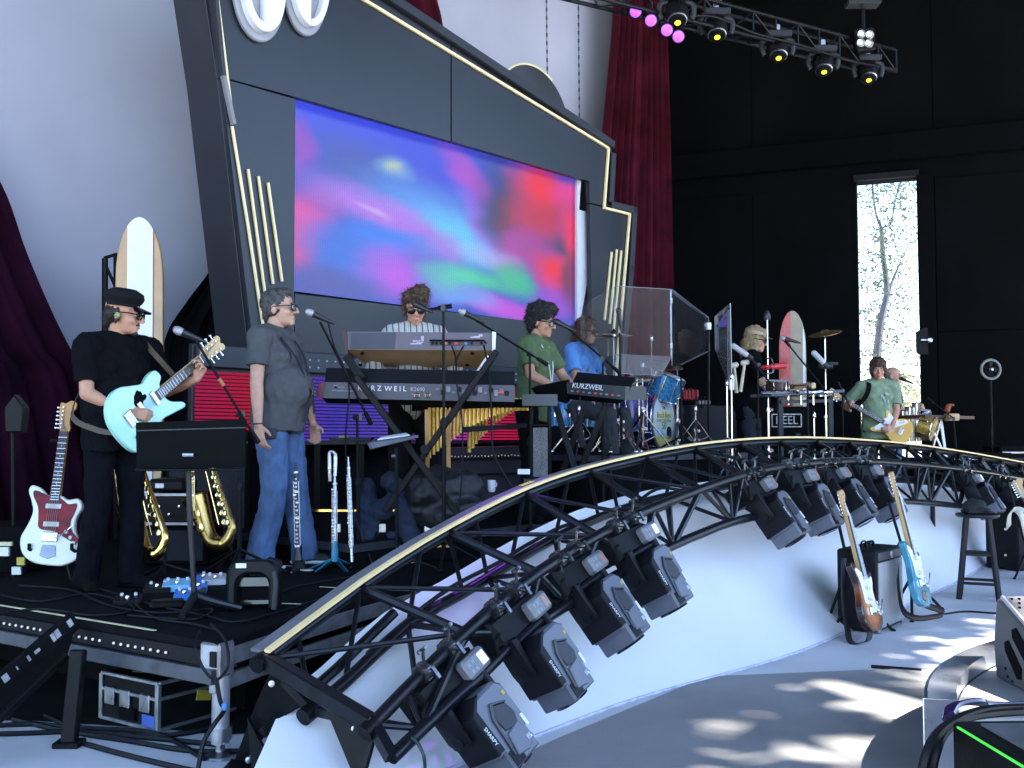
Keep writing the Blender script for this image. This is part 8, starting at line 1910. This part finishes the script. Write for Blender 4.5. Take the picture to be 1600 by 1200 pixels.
b = MB(); cc_ = arcp(cr_ - wv - .05, .36, .29); b.box(cc_, (.10, .05, .06), Matrix.Rotation(.5, 3, 'Z'), .004); tag(b.build('junction_box', alu), 'small metal box against the inside of the chrome curb', 'box')
# wedge monitor: side panel towards us
def on25(u, v): return on(u, v, .256)
w0 = on25(1556, 1058); wd = thing('wedge_monitor', 'grey wedge monitor loudspeaker with dark slots and mesh top at the right edge', 'loudspeaker', w0)
su = V((-.03, -1, 0)).normalized()          # along the side panel, towards lower right
wn = V((su.y, -su.x, 0)); wn = wn if wn.x < 0 else -wn
Xw = frame(w0, su, z=wn)
side = [(0, 0), (.60, 0), (.66, .06), (.62, .14), (.06, .34), (.02, .34), (-.02, .15)]
b = MB(); b.prism(side, -.62, 0, Xw, .012); b.W('cabinet', M('warm grey cabinet', (.10, .095, .095), .55, bump=.3, bscale=180), wd)
for pl in ([(.17, .235), (.21, .25), (.34, .16), (.335, .11), (.30, .11), (.175, .20)], [(.10, .17), (.135, .185), (.25, .09), (.245, .045), (.21, .04), (.105, .135)]): b = MB(); b.prism(pl, .001, .006, Xw, .002); b.W('side_slot', black_matte, wd)
for x, y in ((.10, .06), (.12, .03), (.16, .02)): b = MB(); b.lathe([(.007, 0), (.005, .004), (.001, .005)], Xw @ V((x, y, .001)), wn, 10); b.W('screw', black_metal, wd)
g0, g1 = V((.06, .34)), V((.62, .14)); gd = (g1 - g0).normalized(); gn = V((-gd.y, gd.x)); gn = gn if gn.y > 0 else -gn; Lg = (g1 - g0).length
b = MB(); b.prism([g0 + gn * .002, g1 + gn * .002, g1 + gn * .014, g0 + gn * .014], -.60, -.02, Xw, .003); b.W('mesh_grille', M('grey mesh grille', (.14, .135, .15), .5, .5, .5, 400, .6, 260), wd)
b = MB()
for i in range(16):
    for j in range(18):
        q = g0.lerp(g1, (i + .5) / 16) + gn * .0145; b.box(Xw @ V((q.x, q.y, -.04 - .55 * (j + .5 * (i % 2)) / 18)), (.012, .012, .006), Xw)
b.build('grille_holes', black_matte, wd, world=True, kind='stuff', smooth=0)
b = MB(); b.tube([Xw @ V((.06, .352, -.01)), Xw @ V((.62, .152, -.01))], .010, 6); b.W('front_trim', M('pale trim', (.45, .42, .46), .35), wd)
# black box with a green glowing edge line
bx2 = thing('power_box', 'black equipment box with a green glowing edge line at the lower right corner', 'equipment box', at(1520, 1190, 2.4)); A0 = at(1487, 1126, 2.62); d1 = (at(1600, 1188, 2.28) - A0); d1.z = 0; d1.normalize(); d2 = V((-d1.y, d1.x, 0)); Xb = frame((A0.x, A0.y, 0), d1, z=(0, 0, 1)); hz = A0.z
b = MB(); b.X = Xb; b.box((.6, .35, hz / 2), (1.2, .7, hz), None, .008); b.X = None; b.W('case', M('black box shell', (.005, .005, .005), .5, bump=.1, spec=.15), bx2)
b = MB(); b.X = Xb; b.box((.22, -.004, hz - .005), (.36, .005, .0045)); b.X = None; b.W('light_line', M('green light line', (.05, .5, .05), .4, emis=(.12, .9, .10), estr=.08), bx2); b = MB(); b.X = Xb; b.box((.62, -.004, hz - .006), (.30, .006, .008)); b.X = None; b.W('light_line', M('green light line', (.05, .5, .05), .4), bx2)
b = MB(); b.X = Xb; b.box((.55, .30, hz + .004), (1.0, .50, .006)); b.X = None; b.W('lid', M('grey lid sheet', (.12, .12, .12), .5), bx2)
lt_ = thing('control_tablet', 'thin black slab lying on the black equipment box', 'slab', A0); b = MB(); b.X = Xb; b.box((.42, .24, hz + .024), (.46, .28, .03), None, .008); b.X = None; b.W('body', black_plastic, lt_); b = MB(); b.X = Xb; b.box((.42, .24, hz + .041), (.42, .24, .004), None, .001); b.X = None; b.W('screen', black_gloss, lt_)
cable_on([at(1436, 1260, 2.6), at(1444, 1195, 2.58), at(1462, 1150, 2.62), at(1496, 1124, 2.72), at(1540, 1110, 2.85), at(1600, 1106, 3.0), at(1680, 1104, 3.1)], 'thick black cable arching over the corner of the black box', .013)
cable_on([at(1452, 1240, 2.62), at(1462, 1180, 2.60), at(1480, 1142, 2.66), at(1520, 1120, 2.78), at(1600, 1112, 2.95), at(1680, 1110, 3.05)], 'second thick black cable beside the arching one', .011)
vio_c = M('violet black cable', (.03, .012, .06), .3, coat=.4)
for i in range(4): cable_on([at(1476 + 4 * i, 1124 - 3 * i, 2.9), at(1482 + 6 * i, 1106 - 2 * i, 2.95), at(1510 + 8 * i, 1098 - 1 * i, 3.0), at(1560, 1101 + 2 * i, 3.1), at(1680, 1098 + 3 * i, 3.2)], ['outermost', 'second', 'third', 'innermost'][i] + ' thin violet black cable of the bundle behind the wedge corner', .008, vio_c)

# ------------------------------------------------------------------ lower left: stair rail, post, flight case, cables
wornm = M('worn silver black paint', (.03, .03, .035), .45, .3, .9, 7); sr = thing('stair_rail', 'worn black diagonal stair stringer at the left under the deck edge', 'stair rail', on(108, 1168))
a = at(118, 968, 4.62); c = at(-60, 1120, 4.2); b = MB(); b.bar(a, c, .02, .09, up=(0, 0, 1), ch=.003); b.W('stringer', black_metal, sr)
a2_, c2_ = at(104, 1024, 4.5), at(-60, 1178, 4.1); b = MB(); b.bar(a2_, c2_, .035, .03, ch=.003); b.W('lower_tube', black_metal, sr); b = MB(); b.grid([[a + V((0, .01, -.03)), a2_ + V((0, .01, 0))], [c + V((0, .01, -.03)), c2_ + V((0, .01, 0))]]); b.W('side_sheet', black_matte, sr)
rr = random.Random(5)
for i in range(9): t0 = .04 + .10 * i + rr.uniform(-.03, .03); p, q = a.lerp(c, t0), a.lerp(c, t0 + rr.uniform(.01, .05)); b = MB(); b.bar(p + V((.0, 0, .012)), q + V((0, 0, .012)), .024, rr.uniform(.012, .04)); b.W('worn_patch', M('worn bare metal', (.42, .42, .42), .45, .4, .4, 20), sr)
pp = on(108, 1166); b = MB(); b.bar((pp.x, pp.y, 0), (pp.x + .01, pp.y + .05, DECK - .08), .06, .05, ch=.005); b.W('post', black_metal, sr); b = MB(); b.box((pp.x, pp.y, .012), (.11, .09, .024), None, .004); b.W('foot_plate', black_metal, sr)
fc = thing('flight_case', 'battered black flight case with steel edges under the deck corner', 'flight case', on(245, 1146)); p0_ = on(246, 1147); dA = (on(340, 1120) - p0_).normalized(); dB = V((-dA.y, dA.x, 0)); X = frame(p0_, dA, z=(0, 0, 1)); LA, LB_, HH = .50, .40, .205
b = MB(); b.X = X; b.box((LA / 2, LB_ / 2, HH / 2 + .012), (LA, LB_, HH), None, .006); b.X = None; b.W('case', M('scuffed black laminate', (.006, .006, .007), .6, spec=.12, var=.6, scale=9, bump=.15, bscale=40), fc)
def cbar(p, q, w=.022): b = MB(); b.X = X; b.bar(p, q, w, w, ch=.003); b.X = None; b.W('edge_extrusion', alu, fc)
for z in (.015, HH * .72, HH + .012): cbar((0, -.002, z), (LA, -.002, z), .016); cbar((-.002, 0, z), (-.002, LB_, z), .016)
cbar((0, 0, .01), (0, 0, HH + .01)); cbar((0, LB_, .01), (0, LB_, HH + .01)); cbar((LA, 0, .01), (LA, 0, HH + .01))
for y in (.08, .22, .33): b = MB(); b.X = X; b.box((-.008, y, HH * .6), (.014, .07, .08), None, .004); b.X = None; b.W('latch', steel, fc)
b = MB(); b.X = X; b.box((-.010, .20, HH * .30), (.012, .11, .055), None, .004); b.X = None; b.W('handle_recess', black_matte, fc); b = MB(); b.X = X; b.box((-.010, .05, .05), (.006, .085, .05)); b.X = None; b.W('blue_tag', M('blue tag', (.05, .12, .45), .5), fc); b = MB(); b.X = X; b.box((.24, -.012, .12), (.08, .006, .045), Matrix.Rotation(.2, 3, 'Y')); b.X = None; b.W('yellow_sticker', M('yellow sticker', (.5, .42, .05), .5), fc)
b = MB(); b.X = X; b.box((.16, .24, HH + .022), (.18, .12, .004), Matrix.Rotation(.4, 3, 'Z')); b.box((.36, .16, HH + .022), (.10, .10, .004)); b.X = None; b.W('top_sticker', M('faded amber sticker', (.16, .10, .03), .6), fc)
c_lab = ['thick black cable along the floor in front of the flight case', 'second thick black cable crossing the pale floor at lower left', 'third black cable running from the stair post to the truss foot', 'black cable skirting the deck leg', 'thin black cable nearest the lower left picture edge']
for i, P in enumerate(([(-40, 1140), (60, 1136), (160, 1150), (260, 1153), (330, 1140), (380, 1110)], [(20, 1128), (100, 1146), (200, 1162), (300, 1178), (380, 1178)], [(110, 1160), (180, 1180), (260, 1200), (330, 1215)], [(-40, 1152), (40, 1150), (120, 1148), (230, 1157), (340, 1168)], [(70, 1122), (120, 1140), (240, 1150), (320, 1190)])): cable_on([on(u, v) + V((0, 0, .012)) for u, v in P], c_lab[i], .011)
cable_on([at(312, 985, 4.2), at(306, 1010, 4.1), at(318, 1045, 4.08), at(338, 1062, 4.07), at(356, 1040, 4.05), at(352, 1000, 4.1), at(330, 975, 4.2)], 'black cable looped over the deck corner', .006)
cable_on([at(338, 1062, 4.06), at(344, 1095, 4.05), at(350, 1110, 4.05), at(336, 1130, 4.0), at(318, 1160, 3.98), at(308, 1210, 3.95)], 'black cable running down the corner leg', .009)
b = MB(); b.box(at(351, 1104, 4.04), (.02, .02, .03), None, .005); tag(b.build('cable_connector', M('blue connector', (.06, .22, .5), .4)), 'small blue connector on the cable at the corner leg', 'connector')

# ------------------------------------------------------------------ overhead truss with lights
def O(u, v, d): return at(u, v, d)
ot = thing('overhead_truss', 'black overhead lighting truss hanging at the upper right', 'truss', O(1200, 40, 12))
t0, t1 = O(880, -62, 10.2), O(1400, 78, 13.6); cr0 = (t1 - t0).normalized(); bk = V((-.25, .35, .12)); dn = V((0, 0, -.30)); chords = [(t0, t1), (t0 + dn, t1 + dn), (t0 + bk, t1 + bk), (t0 + bk + dn, t1 + bk + dn)]
for p, q in chords: b = MB(); b.tube([p, q], .024, 8); b.W('chord', tube_m, ot)
nb = 14
for i in range(nb + 1):
    f = i / nb; P = [p.lerp(q, f) for p, q in chords]; b = MB(); b.tube([P[0], P[1]], .012, 6); b.W('brace', tube_m, ot); b = MB(); b.tube([P[1], P[3]], .012, 6); b.W('brace', tube_m, ot)
    if i < nb: g = (i + 1) / nb; Q = [p.lerp(q, g) for p, q in chords]; b = MB(); b.tube([P[0], Q[1]] if i % 2 else [P[1], Q[0]], .010, 6); b.W('brace', tube_m, ot); b = MB(); b.tube([P[1], Q[3]], .010, 6); b.W('brace', tube_m, ot)
yl = M('yellow green lamp lens', (.5, .5, .05), .2, emis=(.85, .80, .04), estr=.35)
for i, (u, v, d, s_) in enumerate(((1119, 45, 11.6, 1.0), (1215, 78, 12.2, 1.0), (1286, 100, 12.7, 1.0), (1356, 113, 13.2, 1.0), (1057, 22, 11.0, .9))):
    lab = ['moving lamp with yellow lens, largest of the overhead row', 'overhead moving lamp second from the left of the big four', 'overhead moving lamp third of the big four', 'overhead moving lamp at the right end below the blinder', 'dim overhead moving lamp beside the violet lamps'][i]
    c = O(u, v, d); t = thing('hanging_moving_head', lab, 'stage light', c, None, 'moving lamps on the overhead truss')
    lensd = (O(u + 3, v + 22, d - .1) - c).normalized()
    b = MB(); b.box(c + V((0, 0, .17)), (.30, .24, .08), None, .015); b.W('base', grey_plastic, t)
    for sg in (-1, 1): b = MB(); b.tube(spline([c + V((sg * .10, 0, .14)), c + V((sg * .18, 0, .10)), c + V((sg * .185, 0, .0)), c + V((sg * .16, 0, -.06))], 10), .032, 8); b.W('yoke_arm', grey_plastic, t)
    b = MB(); b.lathe([(.06, -.15), (.11, -.12), (.13, -.04), (.13, .04), (.10, .10), (.09, .13), (.07, .135)], c, lensd, 18); b.W('head', black_plastic, t)
    b = MB(); b.lathe([(.105, .085), (.108, .105), (.100, .11)], c, lensd, 18); b.W('front_ring', steel, t)
    b = MB(); b.lathe([(.034, .137), (.034, .142), (.001, .146)], c, lensd, 16); b.W('lens', yl, t)
    b = MB(); b.box(c + V((0, 0, .25)), (.06, .05, .12), None, .005); b.W('clamp', steel, t)
vl = M('violet lamp lens', (.3, .08, .5), .2, emis=(.36, .06, .95), estr=.26)
for i, (u, v) in enumerate(((993, 18), (1017, 32), (1042, 47), (1060, 57))):
    c = O(u, v, 11.0); t = thing('violet_par_lamp', ['glowing violet lamp, first from the left', 'glowing violet lamp, second from the left', 'glowing violet lamp beside the dim moving lamp', 'glowing violet lamp, lowest of the four'][i], 'stage light', c, None, 'violet par lamps'); d_ = (C0 + V((.4, 0, 0)) - c).normalized()
    b = MB(); b.lathe([(.03, -.20), (.06, -.17), (.070, 0), (.074, .012), (.064, .014)], c, d_, 20); b.W('housing', black_plastic, t); b = MB(); b.lathe([(.062, .0145), (.055, .018), (.001, .022)], c, d_, 20); b.W('lens', vl, t)
    b = MB(); b.tube([c - d_ * .08 + V((-.08, 0, 0)), c - d_ * .08 + V((-.08, 0, .12)), c - d_ * .08 + V((0, 0, .18)), c - d_ * .08 + V((0, 0, .32))], .010, 6); b.W('yoke', black_metal, t)
sp = bpy.data.objects.new('violet_beam', bpy.data.lights.new('violet_beam', 'SPOT')); COL.objects.link(sp); sp.location = O(1042, 47, 10.9); sp.rotation_euler = (sp.location - at(775, 800, 5.25)).to_track_quat('Z', 'Y').to_euler(); sp.data.energy = 380; sp.data.color = (.36, .06, 1.0); sp.data.spot_size = math.radians(4.2); sp.data.spot_blend = .9; sp.data.shadow_soft_size = .05
bl = thing('blinder', 'four cell blinder lamp with pale reflectors on the overhead truss', 'stage light', O(1352, 62, 13)); c = O(1353, 60, 12.9); b = MB(); b.box(c + V((0, .08, 0)), (.26, .14, .30), Matrix.Rotation(-.1, 3, 'Y'), .02); b.W('housing', black_plastic, bl)
for dx, dz in ((-.055, .06), (.05, .05), (-.065, -.055), (.04, -.065)): b = MB(); q = c + V((dx, .005, dz)); b.lathe([(.048, 0), (.052, .01), (.048, .014), (.03, .002), (.001, .004)], q, V((-.2, -1, -.2)), 16); b.W('reflector', M('bright reflector', (.7, .7, .68), .3, .6, emis=(.8, .8, .75), estr=.0), bl)
b = MB(); b.tube([c + V((0, .1, .15)), c + V((0, .1, .52))], .03, 8); b.W('mount', black_metal, bl); b = MB(); b.box(O(1348, 6, 12.9), (.42, .2, .06), None, .01); b.W('bracket', grey_plastic, bl)
b = MB(); b.box(O(1122, -3, 11.6), (.10, .08, .05), None, .01); tag(b.build('cable_box', M('pale box', (.5, .5, .5), .5)), 'pale little box on top of the overhead truss', 'box')
cable_on([O(960, 5, 11), O(1000, 20, 11.1), O(1040, 30, 11.2), O(1110, 25, 11.4), O(1180, 52, 11.8), O(1250, 70, 12.2), O(1330, 95, 12.8), O(1400, 108, 13.4)], 'black cable swagged along the overhead truss', .014)
